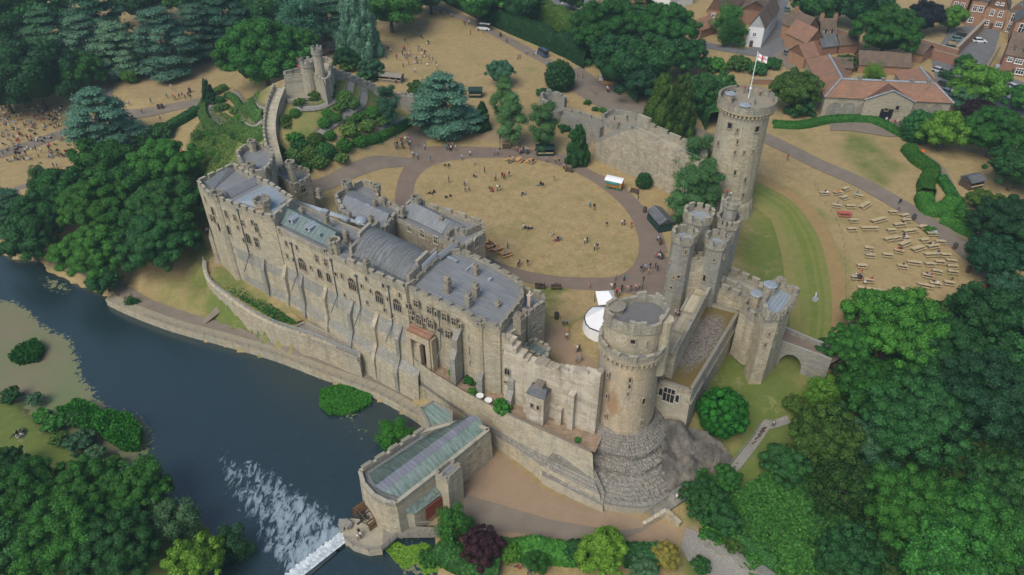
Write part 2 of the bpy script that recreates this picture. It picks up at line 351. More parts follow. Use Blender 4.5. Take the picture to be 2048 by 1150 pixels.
# colour zones painted as real ground cover: green grass / bare soil / duckweed
def zone(polys, soft=0):
    A = np.zeros(GX.shape)
    for pts, z, v in polys:
        A[inpoly(GX, GY, PP(pts, z))] = v
    for _ in range(2):
        Q = np.pad(A, 1, mode='edge'); A = (Q[:-2, 1:-1]+Q[2:, 1:-1]+Q[1:-1, :-2]+Q[1:-1, 2:]+A)/5
    return A
GRN = zone([([(-900,1500),(-900,560),(0,760),(60,800),(120,850),(190,915),(340,1000),(500,1100),(500,1600)], WZ, 0.90),
  ([(1500,360),(1560,380),(1640,440),(1690,560),(1690,700),(1540,700),(1470,560),(1475,440)], -2, 0.58),
  ([(1500,380),(1545,430),(1590,560),(1600,690),(1500,660),(1475,560)], -2.5, 0.73),
  ([(1600,430),(1625,500),(1655,600),(1660,660),(1630,660),(1610,560)], -2, 0.22),
  ([(1575,430),(1605,520),(1622,600),(1620,660),(1590,650),(1580,560),(1550,450)], -2, 0.90),
  ([(1440,690),(1640,740),(1600,860),(1440,960),(1380,860)], -5, 0.83),
  ([(1380,950),(1440,930),(1560,850),(1700,760),(2700,600),(2700,1500),(1500,1500),(1380,1080)], -7, 1.10),
  ([(380,420),(420,470),(425,620),(380,600)], -7, 0.73),([(430,605),(560,670),(520,700),(425,650)], -11, 1.03),([(560,685),(690,745),(600,740)], -11, 0.88),
  ([(420,540),(600,655),(600,640),(440,525)], -6, 0.78),([(250,590),(420,640),(400,560),(300,540)], -10, 0.35),
  ([(370,240),(550,240),(540,420),(400,420),(370,330)], -1, 0.90),([(555,330),(820,230),(830,270),(620,350)], 0, 0.63),
  ([(1080,570),(1130,570),(1130,640),(1090,640)], 0, 0.88),([(1140,640),(1200,640),(1210,720),(1150,690)], 0, 1.03),
  ([(1330,880),(1480,860),(1480,970),(1330,980)], -8, 0.58),([(1700,260),(1820,340),(1760,380),(1680,300)], 0, 0.58),
  ([(560,300),(700,180),(820,230),(620,340)], 3, 0.63)])
SOIL = zone([([(880,1000),(925,905),(990,900),(1100,985),(1380,1060),(1330,1105),(1000,1095),(900,1090)], -10.5, .8),
  ([(850,725),(905,745),(1010,805),(1190,880),(1190,920),(1050,850),(860,760)], -3.3, 1),
  ([(1110,600),(1330,600),(1330,560),(1200,590),(1110,580)], 0, .55),([(1095,640),(1200,700),(1200,740),(1110,730)], 0, 1),
  ([(1450,670),(1530,700),(1540,720),(1440,700)], -4, .9),([(940,240),(1110,290),(1090,300),(940,280)], 0, .6),
  ([(555,300),(580,260),(640,230),(690,190),(660,260),(600,330)], 6, .25),
  ([(300,120),(430,110),(440,190),(250,190)], -3.5, .35),([(600,60),(760,70),(690,130),(640,110)], 0, .5),
  ([(1160,120),(1330,260),(1420,310),(1420,260),(1270,180)], 0, .5),
  ([(1380,1040),(1500,1100),(1540,1150),(1400,1150)], -11, .7)])
me = bpy.data.meshes.new('ground'); ny, nx = GX.shape
me.vertices.add(nx*ny); me.vertices.foreach_set('co', np.stack([GX, GY, H], -1).astype(np.float32).ravel())
idx = np.arange(nx*ny).reshape(ny, nx); q = np.stack([idx[:-1, :-1], idx[:-1, 1:], idx[1:, 1:], idx[1:, :-1]], -1).reshape(-1)
nf = (nx-1)*(ny-1); me.loops.add(nf*4); me.loops.foreach_set('vertex_index', q.astype(np.int32)); me.polygons.add(nf); me.polygons.foreach_set('loop_start', np.arange(0, nf*4, 4, dtype=np.int32))
me.update(calc_edges=True); me.polygons.foreach_set('use_smooth', np.ones(nf, bool))
for nm, arr in (('green', GRN), ('soil', SOIL)):
    a = me.attributes.new(nm, 'FLOAT', 'POINT'); a.data.foreach_set('value', arr.astype(np.float32).ravel())
def grass_mat(name, gconst=None):
    m, t, b = mat(name, .95, .1); g = geo(t); pos = g.outputs['Position']
    def at(n): return N(t, 'ShaderNodeAttribute', attribute_name=n).outputs['Fac']
    n1 = noise(t, pos, .07, 6, .7); n2 = noise(t, pos, .55, 5, .7); n3 = noise(t, pos, 3.5, 4, .7)
    dry = mix(t, ramp(t, n2, [(.3, (0,)*3), (.7, (1,)*3)]), (.30, .222, .105), (.46, .352, .185))
    dry = mix(t, mth(t, 'MULTIPLY', ramp(t, n3, [(.35, (1,)*3), (.6, (0,)*3)]), .45), dry, (.22, .165, .075))
    grn = mix(t, n2, (.075, .135, .028), (.19, .225, .06)); grn = mix(t, mth(t, 'MULTIPLY', n3, .4), grn, (.06, .095, .02))
    soil = mix(t, n2, (.26, .18, .115), (.38, .28, .19)); soil = mix(t, mth(t, 'MULTIPLY', n3, .35), soil, (.22, .17, .13))
    gf = at('green') if gconst is None else None
    if gf is None: f = mth(t, 'MULTIPLY', ramp(t, n1, [(.5, (0,)*3), (.62, (1,)*3)]), gconst)
    else:
        f = mth(t, 'ADD', gf, mth(t, 'MULTIPLY', mth(t, 'SUBTRACT', n1, .47), 1.9)); f = mth(t, 'ADD', f, mth(t, 'MULTIPLY', mth(t, 'SUBTRACT', n2, .5), 1.0)); f = ramp(t, f, [(.12, (0,)*3), (.8, (1,)*3)])
    base = mix(t, f, dry, grn)
    n6 = noise(t, pos, 1.6, 8, .85); base = mix(t, mth(t, 'MULTIPLY', ramp(t, n6, [(.5, (0,)*3), (.6, (1,)*3)]), .35), base, (.17, .13, .06)); n7 = noise(t, pos, .23, 8, .8); base = mix(t, mth(t, 'MULTIPLY', ramp(t, n7, [(.55, (0,)*3), (.66, (1,)*3)]), .4), base, (.42, .34, .2))
    if gconst is None: base = mix(t, ramp(t, mth(t, 'ADD', at('soil'), mth(t, 'MULTIPLY', mth(t, 'SUBTRACT', n2, .5), .7)), [(.3, (0,)*3), (.6, (1,)*3)]), base, soil)
    t.links.new(base, b.inputs['Base Color']); bump(t, b, n3, .5, .15)
    return m
M['ground'] = grass_mat('parched_grass'); M['lawn'] = grass_mat('oval_lawn_grass', .3)
me.materials.append(M['ground']); gob = bpy.data.objects.new('ground', me); COL.objects.link(gob); tag(gob, kind='structure')
# -------- draped sheets --------
DZ = [0]
def sheet(name, wpts, m, dz=.06, step=2.0, kind='structure', zf=None, hole=None):
    if zf is None: DZ[0] += .004; dz += DZ[0]
    poly = []
    n = len(wpts)
    for i in range(n):
        a, b = wpts[i], wpts[(i+1) % n]; L = math.hypot(b[0]-a[0], b[1]-a[1]); k = max(1, int(L/step))
        for q in range(k): poly.append(Vector((a[0]+(b[0]-a[0])*q/k, a[1]+(b[1]-a[1])*q/k)))
    xs_ = [p.x for p in poly]; ys_ = [p.y for p in poly]; inner = []
    gx, gy = np.meshgrid(np.arange(min(xs_), max(xs_), step), np.arange(min(ys_), max(ys_), step)); ins = inpoly(gx, gy, poly)
    parr = np.array([(p.x, p.y) for p in poly])
    for x, y in zip(gx[ins], gy[ins]):
        if np.min(np.hypot(parr[:, 0]-x, parr[:, 1]-y)) > step*.45: inner.append(Vector((float(x), float(y))))
    np_ = len(poly); vs, es, fs, *_ = geometry.delaunay_2d_cdt(poly+inner, [(i, (i+1) % np_) for i in range(np_)], [list(range(np_))], 1, 1e-4)
    zf = zf or TZ
    mb = MB(); mb.add([(v.x, v.y, zf(v.x, v.y)+dz) for v in vs], [tuple(f) for f in fs]); o = mb.build(name, m, smooth=True)
    if o.data.polygons and sum(p.normal.z for p in o.data.polygons) < 0: o.data.flip_normals()
    if kind: tag(o, kind=kind)
    return o
def ribbon(pts, wd):
    L, Rr = [], []
    for i, p in enumerate(pts):
        a = pts[max(0, i-1)]; b = pts[min(len(pts)-1, i+1)]; d_ = Vector((b.x-a.x, b.y-a.y)).normalized(); n = Vector((-d_.y, d_.x)); h = (wd[i] if isinstance(wd, list) else wd)/2
        L.append(Vector((p.x+n.x*h, p.y+n.y*h))); Rr.append(Vector((p.x-n.x*h, p.y-n.y*h)))
    return L, Rr
def strip(name, pts, wd, m, dz=.07, k=5, kind='structure', curve=True):    # path following a centreline, several quads across
    DZ[0] += .004; dz += DZ[0]
    if curve: pts = catmull([Vector(p) for p in pts], k)
    L, Rr = ribbon(pts, wd); mb = MB(); nc = 4; vs = []
    for l, r_ in zip(L, Rr):
        for c in range(nc+1):
            p = l.lerp(r_, c/nc); vs.append((p.x, p.y, TZ(p.x, p.y)+dz))
    fs = [(i*(nc+1)+c, i*(nc+1)+c+1, (i+1)*(nc+1)+c+1, (i+1)*(nc+1)+c) for i in range(len(L)-1) for c in range(nc)]
    o = mb.add(vs, fs).build(name, m, smooth=True)
    if sum(p.normal.z for p in o.data.polygons) < 0: o.data.flip_normals()
    return tag(o, kind=kind) if kind else o
def gl(pts): return [G(*p) for p in pts]
oval = catmull(PP([(828,385),(840,350),(875,328),(940,318),(1010,317),(1080,322),(1150,345),(1215,385),(1258,430),(1277,480),(1270,525),(1235,552),(1170,556),(1090,550),(1010,530),(960,505),(900,462),(845,425)], 0), 5, True)
sheet('lawn', oval, M['lawn'], .10)
# courtyard drive (ring around the oval, as one sheet under the lawn)
ringo = catmull(PP([(790,400),(800,350),(820,320),(852,296),(900,292),(1000,296),(1090,302),(1140,318),(1190,345),(1235,365),(1270,395),(1315,450),(1335,500),(1345,560),(1330,600),(1260,588),(1200,582),(1140,578),(1060,568),(1000,545),(940,520),(880,480),(810,430)], 0), 4, True)
sheet('courtyard_drive', ringo, M['path_red'], .05)
strip('path', gl([(560,385),(640,372),(700,345),(760,325),(830,322)]), 3.2, M['path'])
strip('path', gl([(840,310),(835,275),(870,262)]), 4.5, M['path'])
strip('path', gl([(1130,315),(1160,300),(1175,270)]), 3.5, M['path'])
sheet('yard_lawn', catmull(PP([(1080,592),(1095,578),(1120,580),(1150,590),(1148,615),(1128,634),(1100,632),(1085,610)], 0), 4, True), grass_mat('yard_grass', .8), .03)
sheet('yard_lawn', catmull(PP([(1140,660),(1160,640),(1200,630),(1220,680),(1210,735),(1175,712),(1145,690)], 0), 4, True), grass_mat('marquee_grass', .95), .03)
NOP = lambda *a, **k: None
NOP('path', PP([(1085,650),(1105,600),(1130,585),(1200,585),(1330,590),(1330,650),(1200,690),(1200,745),(1110,728)], 0), M['path_red'], .035)
strip('path', gl([(1300,190),(1150,150),(1080,115),(1000,72),(930,38),(860,12)]), 4.0, M['path'])
strip('path', gl([(1130,140),(1200,190),(1290,235),(1370,270),(1450,300)]), [11.0]*21, M['path'])
strip('path', gl([(1500,262),(1560,290),(1640,330),(1720,365),(1800,410),(1870,455),(1930,500),(1990,560),(1960,640)]), 5.0, M['path'])
strip('path', gl([(1990,560),(1960,500),(1925,430),(1895,370),(1870,330),(1810,290)]), 3.0, M['path'])
strip('path', gl([(-40,320),(60,290),(190,240),(280,228),(360,212),(440,196)]), 5.0, M['path'])
strip('path', gl([(230,255),(215,200),(235,150),(280,110)]), 2.5, M['path'])
strip('path', gl([(-60,420),(100,360),(200,300),(240,250)]), 3.2, M['path'])
strip('river_path', PP(rp), 3.2, M['path'])
strip('path', PP([(405,640,-10.6),(437,620,-9.8)]), 1.2, M['path'], curve=False)
sheet('mill_yard_drive', PP([(915,985),(1000,1010),(1100,1040),(1230,1062),(1300,1055),(1210,1095),(1100,1075),(1000,1062),(900,1065)], -10.5), M['path'], .05)
sheet('gravel_path', PP([(1370,1062),(1430,1090),(1545,1160),(1400,1160),(1360,1100)], -11), M['gravelpath'], .12)
# mown stripes curving round the ditch
inn = catmull(PP([(1500,412),(1540,440),(1562,500),(1570,560),(1580,640),(1572,690)], -2), 4); ou = catmull(PP([(1512,352),(1600,400),(1655,465),(1682,540),(1690,610),(1688,690)], -1), 4)
def gm(name, a, b_, dark): 
    m, t, b = mat(name, .95, .1); g = geo(t); n2 = noise(t, g.outputs['Position'], .5, 6, .75); n3 = noise(t, g.outputs['Position'], 3.5, 4, .7)
    c = mix(t, ramp(t, n2, [(.32, (0,)*3), (.68, (1,)*3)]), a, b_); t.links.new(mix(t, mth(t, 'MULTIPLY', n3, .4), c, dark), b.inputs['Base Color']); return m
MG = [gm('mown_grass_pale', (.27,.22,.095), (.18,.20,.06), (.15,.15,.05)), gm('mown_grass_green', (.15,.195,.05), (.24,.22,.08), (.11,.14,.035)), gm('mown_grass_deep', (.12,.18,.04), (.20,.21,.06), (.08,.12,.03)), gm('mown_grass_straw', (.35,.24,.115), (.26,.19,.085), (.20,.15,.07))]
seq = [0, 0, 0, 1, 1, 1, 2, 2, 1, 2, 1, 1, 3, 3, 3, 3]
for k_, mi in enumerate(seq):
    mb = MB(); f0, f1 = k_/len(seq), (k_+1)/len(seq); fm = (f0+f1)/2; vs = []
    for a_, b_ in zip(inn, ou):
        for f in (f0, fm, f1): p = a_.lerp(b_, f); vs.append((p.x, p.y, TZ(p.x, p.y)+.09+.002*k_))
    n_ = len(inn); fs = [(i*3+j, i*3+j+1, (i+1)*3+j+1, (i+1)*3+j) for i in range(n_-1) for j in (0, 1)]
    o = mb.add(vs, fs).build('mown_grass', MG[mi], smooth=True)
    if sum(p.normal.z for p in o.data.polygons) < 0: o.data.flip_normals()
    tag(o, kind='structure')
# town roads and yards
sheet('road', PP([(1400,82),(1475,98),(1500,97),(1520,60),(1540,0),(1548,-60),(1590,-60),(1578,0),(1566,40),(1580,50),(1588,75),(1585,110),(1540,118),(1500,112),(1400,95)], 0), M['asphalt'], .05)
sheet('pavement', PP([(1545,112),(1572,95),(1566,62),(1562,30),(1590,30),(1600,60),(1604,130),(1575,140)], 0), M['path'], .07)
sheet('road', PP([(1090,-40),(1180,22),(1105,22),(1040,-20)], 0), M['asphalt'], .05)
sheet('parking_yard', PP([(1905,60),(1950,45),(2005,50),(1990,100),(1970,135),(1920,115)], 0), M['asphalt'], .05)
sheet('parking_yard', PP([(1860,105),(1920,125),(2048,165),(2080,260),(1900,200),(1870,160)], 0), M['asphalt'], .045)
sheet('parking_yard', PP([(1890,95),(1915,60),(1905,50),(1880,90)], 0), M['asphalt'], .052)
sheet('path', PP([(1660,235),(1820,240),(1830,270),(1780,275),(1700,262),(1660,262)], 0), M['path'], .055)
# ================= river =================
m, t, b = mat('river_water', .16, 1.0); g = geo(t); pos = g.outputs['Position']
fo = N(t, 'ShaderNodeAttribute', attribute_name='foam').outputs['Fac']; dw = N(t, 'ShaderNodeAttribute', attribute_name='weed').outputs['Fac']
n = noise(t, mapscale(t, pos, (1, 1.2, 1)), .35, 8, .72); n5 = noise(t, pos, 1.1, 6, .7)
nv = N(t, 'ShaderNodeTexNoise'); nv.inputs['Scale'].default_value = .85; nv.inputs['Detail'].default_value = 11; nv.inputs['Roughness'].default_value = .72; nv.inputs['Distortion'].default_value = .7; fm_ = N(t, 'ShaderNodeMapping'); _wd = P(700, 1082, WZ)-P(600, 1160, WZ); fm_.inputs['Rotation'].default_value = (0, 0, -math.atan2(_wd.y, _wd.x)); fm_.inputs['Scale'].default_value = (1.25, .55, 1); t.links.new(pos, fm_.inputs[0]); fm2 = fm_; t.links.new(fm_.outputs[0], nv.inputs[0])
ff = mth(t, 'MULTIPLY', ramp(t, mth(t, 'ADD', fo, mth(t, 'MULTIPLY', mth(t, 'SUBTRACT', nv.outputs['Fac'], .5), 2.5)), [(.46, (0,)*3), (.70, (.75,)*3), (.95, (1,)*3)]), .8)
ff = mth(t, 'MAXIMUM', ff, ramp(t, fo, [(.93, (0,)*3), (1, (1,)*3)]))
wf = mth(t, 'GREATER_THAN', mth(t, 'ADD', dw, mth(t, 'MULTIPLY', mth(t, 'SUBTRACT', n5, .5), 1.5)), .5)
wat = mix(t, n, (.011, .025, .031), (.020, .042, .050))
weed = mix(t, ramp(t, noise(t, pos, .09, 6, .7), [(.38, (0,)*3), (.62, (1,)*3)]), (.12, .15, .05), (.18, .14, .08)); weed = mix(t, ramp(t, n5, [(.4, (0,)*3), (.7, (.5,)*3)]), weed, (.10, .17, .07))
base = mix(t, wf, mix(t, ff, wat, (.34, .44, .52)), weed)
t.links.new(base, b.inputs['Base Color']); t.links.new(mth(t, 'ADD', mth(t, 'MULTIPLY', mth(t, 'MAXIMUM', wf, ff), .75), .07), b.inputs['Roughness'])
hb = noise(t, mapscale(t, pos, (1, 1.6, 1)), 2.4, 6, .75); bump(t, b, hb, .4, .1)
M['water'] = m
def water_sheet(name, poly, z, step, zones):
    w_ = PP(poly, z); o = sheet(name, w_, M['water'], 0, step, zf=lambda x, y: z)
    nv_ = len(o.data.vertices); co = np.zeros(nv_*3, np.float32); o.data.vertices.foreach_get('co', co); co = co.reshape(-1, 3)
    for nm in ('foam', 'weed'):
        A = np.zeros(nv_, np.float32)
        for pts, v in zones.get(nm, []): A[inpoly(co[:, 0], co[:, 1], PP(pts, z))] = v
        if nm == 'foam' and 'weir' in zones:        # foam fades away from the weir foot
            a, b_ = PP(zones['weir'], z); dx, dy = b_.x-a.x, b_.y-a.y; dd = np.abs((co[:, 0]-a.x)*dy-(co[:, 1]-a.y)*dx)/math.hypot(dx, dy)
            A = np.maximum(A, np.where(dd < 2.2, 1.0, 0)*(A > 0))
        ed = np.zeros(len(o.data.edges)*2, np.int32); o.data.edges.foreach_get('vertices', ed); ed = ed.reshape(-1, 2); dg_ = np.bincount(ed.ravel(), minlength=nv_)+1
        for _ in range(3 if nm == 'weed' else 2):
            Q = A.copy(); np.add.at(Q, ed[:, 0], A[ed[:, 1]]); np.add.at(Q, ed[:, 1], A[ed[:, 0]]); A = (Q/dg_).astype(np.float32)
        at = o.data.attributes.new(nm, 'FLOAT', 'POINT'); at.data.foreach_set('value', A)
    return o
wz = [(-600,380),(0,490),(100,500),(260,590),(450,660),(640,740),(850,840),(900,870),(990,900),(760,1000),(735,1040),(702,1082),(590,1175),(520,1400),(-200,1500),(-700,1300)]
water_sheet('river', wz, WZ, 1.4, {'foam': [([(420,905),(500,915),(560,945),(600,985),(650,1010),(690,1060),(700,1082),(600,1165),(520,1110),(500,1040),(460,1010),(440,960)], .50),
    ([(520,990),(590,985),(640,1030),(600,1060),(530,1040)], .68), ([(640,1025),(680,1060),(700,1082),(600,1170),(540,1110)], .62),([(560,1085),(640,1065),(690,1070),(700,1082),(590,1175)], .72), ([(690,1040),(705,1040),(720,1085),(690,1085)], .5)], 'weir': [(702,1080),(600,1160)],
  'weed': [([(-900,560),(0,597),(45,607),(80,645),(110,668),(135,672),(165,715),(160,745),(190,780),(215,820),(245,820),(270,828),(300,835),(305,880),(300,915),(280,930),(200,930),(0,900),(-900,900)], .85),
   ([(50,545),(130,560),(150,580),(125,592),(95,575)], .75), ([(638,790),(680,772),(740,785),(742,815),(700,832),(645,828)], .7), ([(700,845),(730,845),(745,880),(735,900),(700,870)], .72), ([(620,890),(640,878),(652,892),(632,908)], .8), ([(600,905),(618,902),(610,915)], .7), ([(560,780),(590,770),(612,790),(598,808),(570,800)], .62), ([(680,875),(700,850),(720,880),(700,895)], .5)]})
water_sheet('mill_pond', [(704,1084),(690,1068),(760,1060),(880,1050),(905,1095),(880,1180),(800,1400),(560,1400),(598,1172)], WZ+1.3, 1.6, {'weed': [([(760,1090),(800,1075),(870,1085),(900,1110),(870,1180),(790,1160),(770,1120)], .62), ([(800,1085),(850,1080),(860,1100),(810,1110)], .8)]})
# weir: sloping sill with white water
a, b2 = P(702,1083,WZ), P(560,1195,WZ); dn = Vector((-(b2.y-a.y), b2.x-a.x, 0)).normalized()
if dn.dot(Vector((-1, 1, 0))) < 0: dn = -dn
m, t, b = mat('falling_white_water', .5, .4); g = geo(t); nn = noise(t, g.outputs['Position'], 1.6, 6, .8)
t.links.new(ramp(t, nn, [(.35, (.32, .42, .50)), (.6, (.85, .9, .93))]), b.inputs['Base Color']); bump(t, b, nn, .8, .3); M['fall'] = m
mb = MB(); nseg = 60; rows = [(-.35, 1.33), (.1, 1.30), (.5, .8), (1.2, .12), (2.0, .10), (2.6, .03)]
for i in range(nseg+1):
    p = a.lerp(b2, i/nseg)
    for off, h in rows: q_ = p+dn*(off+(R.uniform(-.25, .25) if off > .2 else 0)); mb.v.append((q_.x, q_.y, WZ+h+(R.uniform(0, .12) if off > .2 else 0)))
nr = len(rows)
for i in range(nseg):
    for j in range(nr-1): mb.f.append((i*nr+j, i*nr+j+1, (i+1)*nr+j+1, (i+1)*nr+j)); mb.m.append(0)
o = mb.build('weir', M['fall'], smooth=True); tag(o, kind='structure')
# ================= castle =================
def crenel(mb, A, B, z, low=.6, mer=.75, t=.45, mw=1.5, gap=.75, mi=0, z2=None, start=.5):
    A = Vector((A[0], A[1])); B = Vector((B[0], B[1])); d = B-A; L = d.length; z2 = z if z2 is None else z2
    if L < .3: return
    mb.wallseg(A, B, t, z, z+low, mi, z1b=z2+low, z0b=z2)
    if mer <= 0: return
    n = max(1, round((L+gap*.6)/(mw+gap))); pit = L/n; u = d/L
    for i in range(n):
        s0 = i*pit+gap*.5*(pit/(mw+gap)); s1 = (i+1)*pit-gap*.5*(pit/(mw+gap)); za = z+(z2-z)*((s0+s1)/2/L)
        h = mer*R.uniform(.86, 1.08)
        mb.wallseg(A+u*s0, A+u*s1, t*1.0, za+low-.02, za+low+h, mi)
        mb.wallseg(A+u*(s0-.05), A+u*(s1+.05), t+.14, za+low+h-.02, za+low+h+.1, mi)
def ring(c, r, n, ph=0): return [Vector((c[0]+r*math.cos(ph+i*2*math.pi/n), c[1]+r*math.sin(ph+i*2*math.pi/n))) for i in range(n)]
def inset(poly, d):
    n = len(poly); area = sum(poly[i][0]*poly[(i+1) % n][1]-poly[(i+1) % n][0]*poly[i][1] for i in range(n)); s = 1 if area > 0 else -1; out = []
    for i in range(n):
        a, b, c = [Vector((poly[j % n][0], poly[j % n][1])) for j in (i-1, i, i+1)]
        u = (b-a).normalized(); v = (c-b).normalized(); n1 = Vector((-u.y, u.x))*s; n2 = Vector((-v.y, v.x))*s; m_ = (n1+n2); m_ = m_/max(.35, m_.dot(n1)); out.append(b+m_*d)
    return out
def ccw(poly):
    n = len(poly); a = sum(poly[i][0]*poly[(i+1) % n][1]-poly[(i+1) % n][0]*poly[i][1] for i in range(n)); return poly if a > 0 else poly[::-1]
def mass(par, px, z, zb, wm='stone', rm=None, pm='stone_top', drop=1.5, low=.7, mer=.7, edges=None, batter=0, t=.45, mw=1.5, gap=.75, ridge=None, plain=None):
    w0 = [Vector((p.x, p.y)) for p in (PP(px, z) if not isinstance(px[0], Vector) else px)]; w_ = ccw(w0)
    if plain is not None: edges = [i for i in range(len(w0)) if (i if w_ is w0 or w_ == w0 else (len(w0)-2-i) % len(w0)) not in plain]
    zr = z-drop; mb = MB(); bot = inset(w_, -batter) if batter else w_
    mb.prism(bot, zb, zr, top=w_, cap=False); mb.build('wall', M[wm], par)
    rf = MB(); rf.prism(inset(w_, t*.5), zr-.3, zr+.02); rf.build('roof', rm or M['lead'], par)
    pb = MB(); n = len(w_); wi = inset(w_, t*.5-.03)
    for i in range(n):
        if edges is not None and i not in edges: crenel(pb, wi[i], wi[(i+1) % n], zr, low=.35, mer=0, t=t)
        else: crenel(pb, wi[i], wi[(i+1) % n], zr, low=low, mer=mer, t=t, mw=mw, gap=gap)
    st = MB()                                                    # string course
    for i in range(n): st.wallseg(w_[i], w_[(i+1) % n], .22, zr-.32, zr-.12)
    pb.v += st.v and []; pb.add(st.v, st.f); pb.build('parapet', M[pm], par)
    return w_, zr
def gable(mb, q, z0, zr, hip=0.0, mi=0):        # q = 4 corners, ridge along q0-q1
    a, b, c, d_ = [Vector((p[0], p[1])) for p in q]; m1 = (a+d_)/2; m2 = (b+c)/2; u = (m2-m1)
    m1, m2 = m1+u*hip, m2-u*hip
    vs = [(*a, z0), (*b, z0), (*c, z0), (*d_, z0), (*m1, zr), (*m2, zr)]
    return mb.add(vs, [(0, 1, 5, 4), (2, 3, 4, 5), (1, 2, 5), (3, 0, 4)], mi)
LA = math.atan2(-46, 63)       # direction of the range
M['lead'] = seamed('lead_sheet_roof', LA+math.pi/2, (.215, .23, .245), (.29, .30, .315), (.14, .15, .155), rough=.45)
M['lead2'] = seamed('lead_sheet_roof_cross', LA, (.205, .22, .235), (.28, .29, .305), (.15, .155, .16), rough=.45)
M['lead_pale'] = seamed('pale_lead_roof', LA+math.pi/2, (.27, .33, .39), (.36, .42, .48), (.20, .24, .28), rough=.4)
M['lead_green'] = seamed('green_weathered_roof', LA+math.pi/2, (.14, .20, .195), (.20, .27, .26), (.10, .13, .135), pitch=1.1, streaks=.7)
M['hall_roof'] = seamed('great_hall_roof', LA+math.pi/2, (.15, .16, .165), (.21, .225, .23), (.085, .095, .10), pitch=.9, streaks=.95)
M['lead_small'] = seamed('small_lead_cap', .6, (.30, .35, .41), (.38, .43, .48), rough=.4, pitch=.5)
M['gravel_roof'] = None
def window(par, p, A, B, w_, h, kind='two', fm='frame_dark'):
    u = Vector((B.x-A.x, B.y-A.y, 0)).normalized(); n = Vector((u.y, -u.x, 0))
    if n.dot(Vector((p.x, p.y, 0))) > 0: n = -n                  # towards the open side
    def pt(x, z, o): return p+u*x+Vector((0, 0, z))+n*o
    def arch(W, Hh, k=7):
        if kind in ('slit', 'rect', 'two', 'grid'): return [(-W/2, -Hh/2), (W/2, -Hh/2), (W/2, Hh/2), (-W/2, Hh/2)]
        r = W/2; zs = Hh/2-r*1.1; return [(-W/2, -Hh/2), (W/2, -Hh/2)]+[(r*math.cos(t), zs+r*1.1*math.sin(t)) for t in [i*math.pi/k for i in range(k+1)]]
    o1, o2 = arch(w_, h), arch(w_+.34, h+.34); k = len(o1); mb = MB()
    vs = [pt(x, z, .13) for x, z in o1]+[pt(x, z, .13) for x, z in o2]+[pt(x, z, -.1) for x, z in o2]+[pt(x, z, -.05) for x, z in o1]
    fs = []
    for i in range(k):
        j = (i+1) % k; fs += [(i, j, k+j, k+i), (k+i, k+j, 2*k+j, 2*k+i), (3*k+i, 3*k+j, j, i)]
    mb.add(vs, fs)
    def bar(x0, z0, x1, z1, tt=.05):
        mb.add([pt(x0-tt, z0-tt, .11), pt(x1+tt, z0-tt, .11), pt(x1+tt, z1+tt, .11), pt(x0-tt, z1+tt, .11), pt(x0-tt, z0-tt, .03), pt(x1+tt, z0-tt, .03), pt(x1+tt, z1+tt, .03), pt(x0-tt, z1+tt, .03)], [(0, 1, 2, 3), (0, 4, 5, 1), (1, 5, 6, 2), (2, 6, 7, 3), (3, 7, 4, 0)])
    nl = {'four': 4, 'two': 2, 'arch2': 2, 'grid': 3, 'three': 3}.get(kind, 1)
    for i in range(1, nl): x = -w_/2+w_*i/nl; bar(x, -h/2, x, h/2-(.25*w_ if kind in ('four', 'arch2') else 0))
    if kind in ('four', 'grid', 'three', 'two') and h > .9: bar(-w_/2, h*.12, w_/2, h*.12)
    mb.box(tuple(pt(0, -h/2-.22, .06)), w_+.5, .3, .12, math.atan2(u.y, u.x))
    f = mb.build('window', M[fm], par)
    g_ = MB(); g_.add([pt(x, z, .035) for x, z in o1], [tuple(range(k))]); pn = g_.build('pane', M['glass'], f)
    pn.matrix_parent_inverse = (f.parent.matrix_local if False else Matrix()) if par is None else Matrix()
    return f
# (parts are stored in world coordinates under things placed at their bases)
def chimney(par, px, py, z0, h, w_=1.0, d_=.8, pots=0):
    c = P(px, py, z0); mb = MB(); a = LA
    mb.box(c, w_, d_, h*.8, a); mb.box(c+Vector((0, 0, h*.78)), w_+.24, d_+.24, .18, a); mb.box(c+Vector((0, 0, h*.78+.16)), w_*.85, d_*.85, h*.2, a)
    mb.box(c, w_+.3, d_+.3, .35, a)
    for i in range(2): mb.tube(c+Vector(((i-.5)*w_*.45*math.cos(a), (i-.5)*w_*.45*math.sin(a), h*.9)), c+Vector(((i-.5)*w_*.45*math.cos(a), (i-.5)*w_*.45*math.sin(a), h+.35)), .17, .13, 7)
    return mb.build('chimney', M['chimney'], par)
CR = empty('castle_range', P(700, 560, 0), 0, 'long sandstone castle range with lead roofs standing above the river', 'castle')
# ---- south facade ----
ZF = 13.0
T0 = [P(392,359,14.5), P(417,386,14.5), P(464,404,14.5), P(509,421,14.5)]
T1 = [P(544,441,ZF), P(621,480,ZF), P(690,514,ZF), P(810,569,ZF), P(928,620,ZF)]
TL = T0+T1
BL = PP([(427,522,-6),(454,540,-7),(495,583,-8.5),(560,628,-9.5),(603,650,-10),(660,695,-11),(722,742,-11.6),(780,778,-11.6),(838,806,-11.6)])
def near_on(line, p):
    best = None
    for a, b in zip(line[:-1], line[1:]):
        d_ = Vector((b.x-a.x, b.y-a.y)); t = max(0, min(1, ((p.x-a.x)*d_.x+(p.y-a.y)*d_.y)/d_.length_squared)); q_ = Vector((a.x+d_.x*t, a.y+d_.y*t)); dd = (q_.x-p.x)**2+(q_.y-p.y)**2
        if best is None or dd < best[0]: best = (dd, q_)
    return best[1]
prof = [(-.03, 3.0, 0), (.36, .2, 1), (.42, -3.6, 0), (.82, -5.4, 1), (1.0, None, 0)]
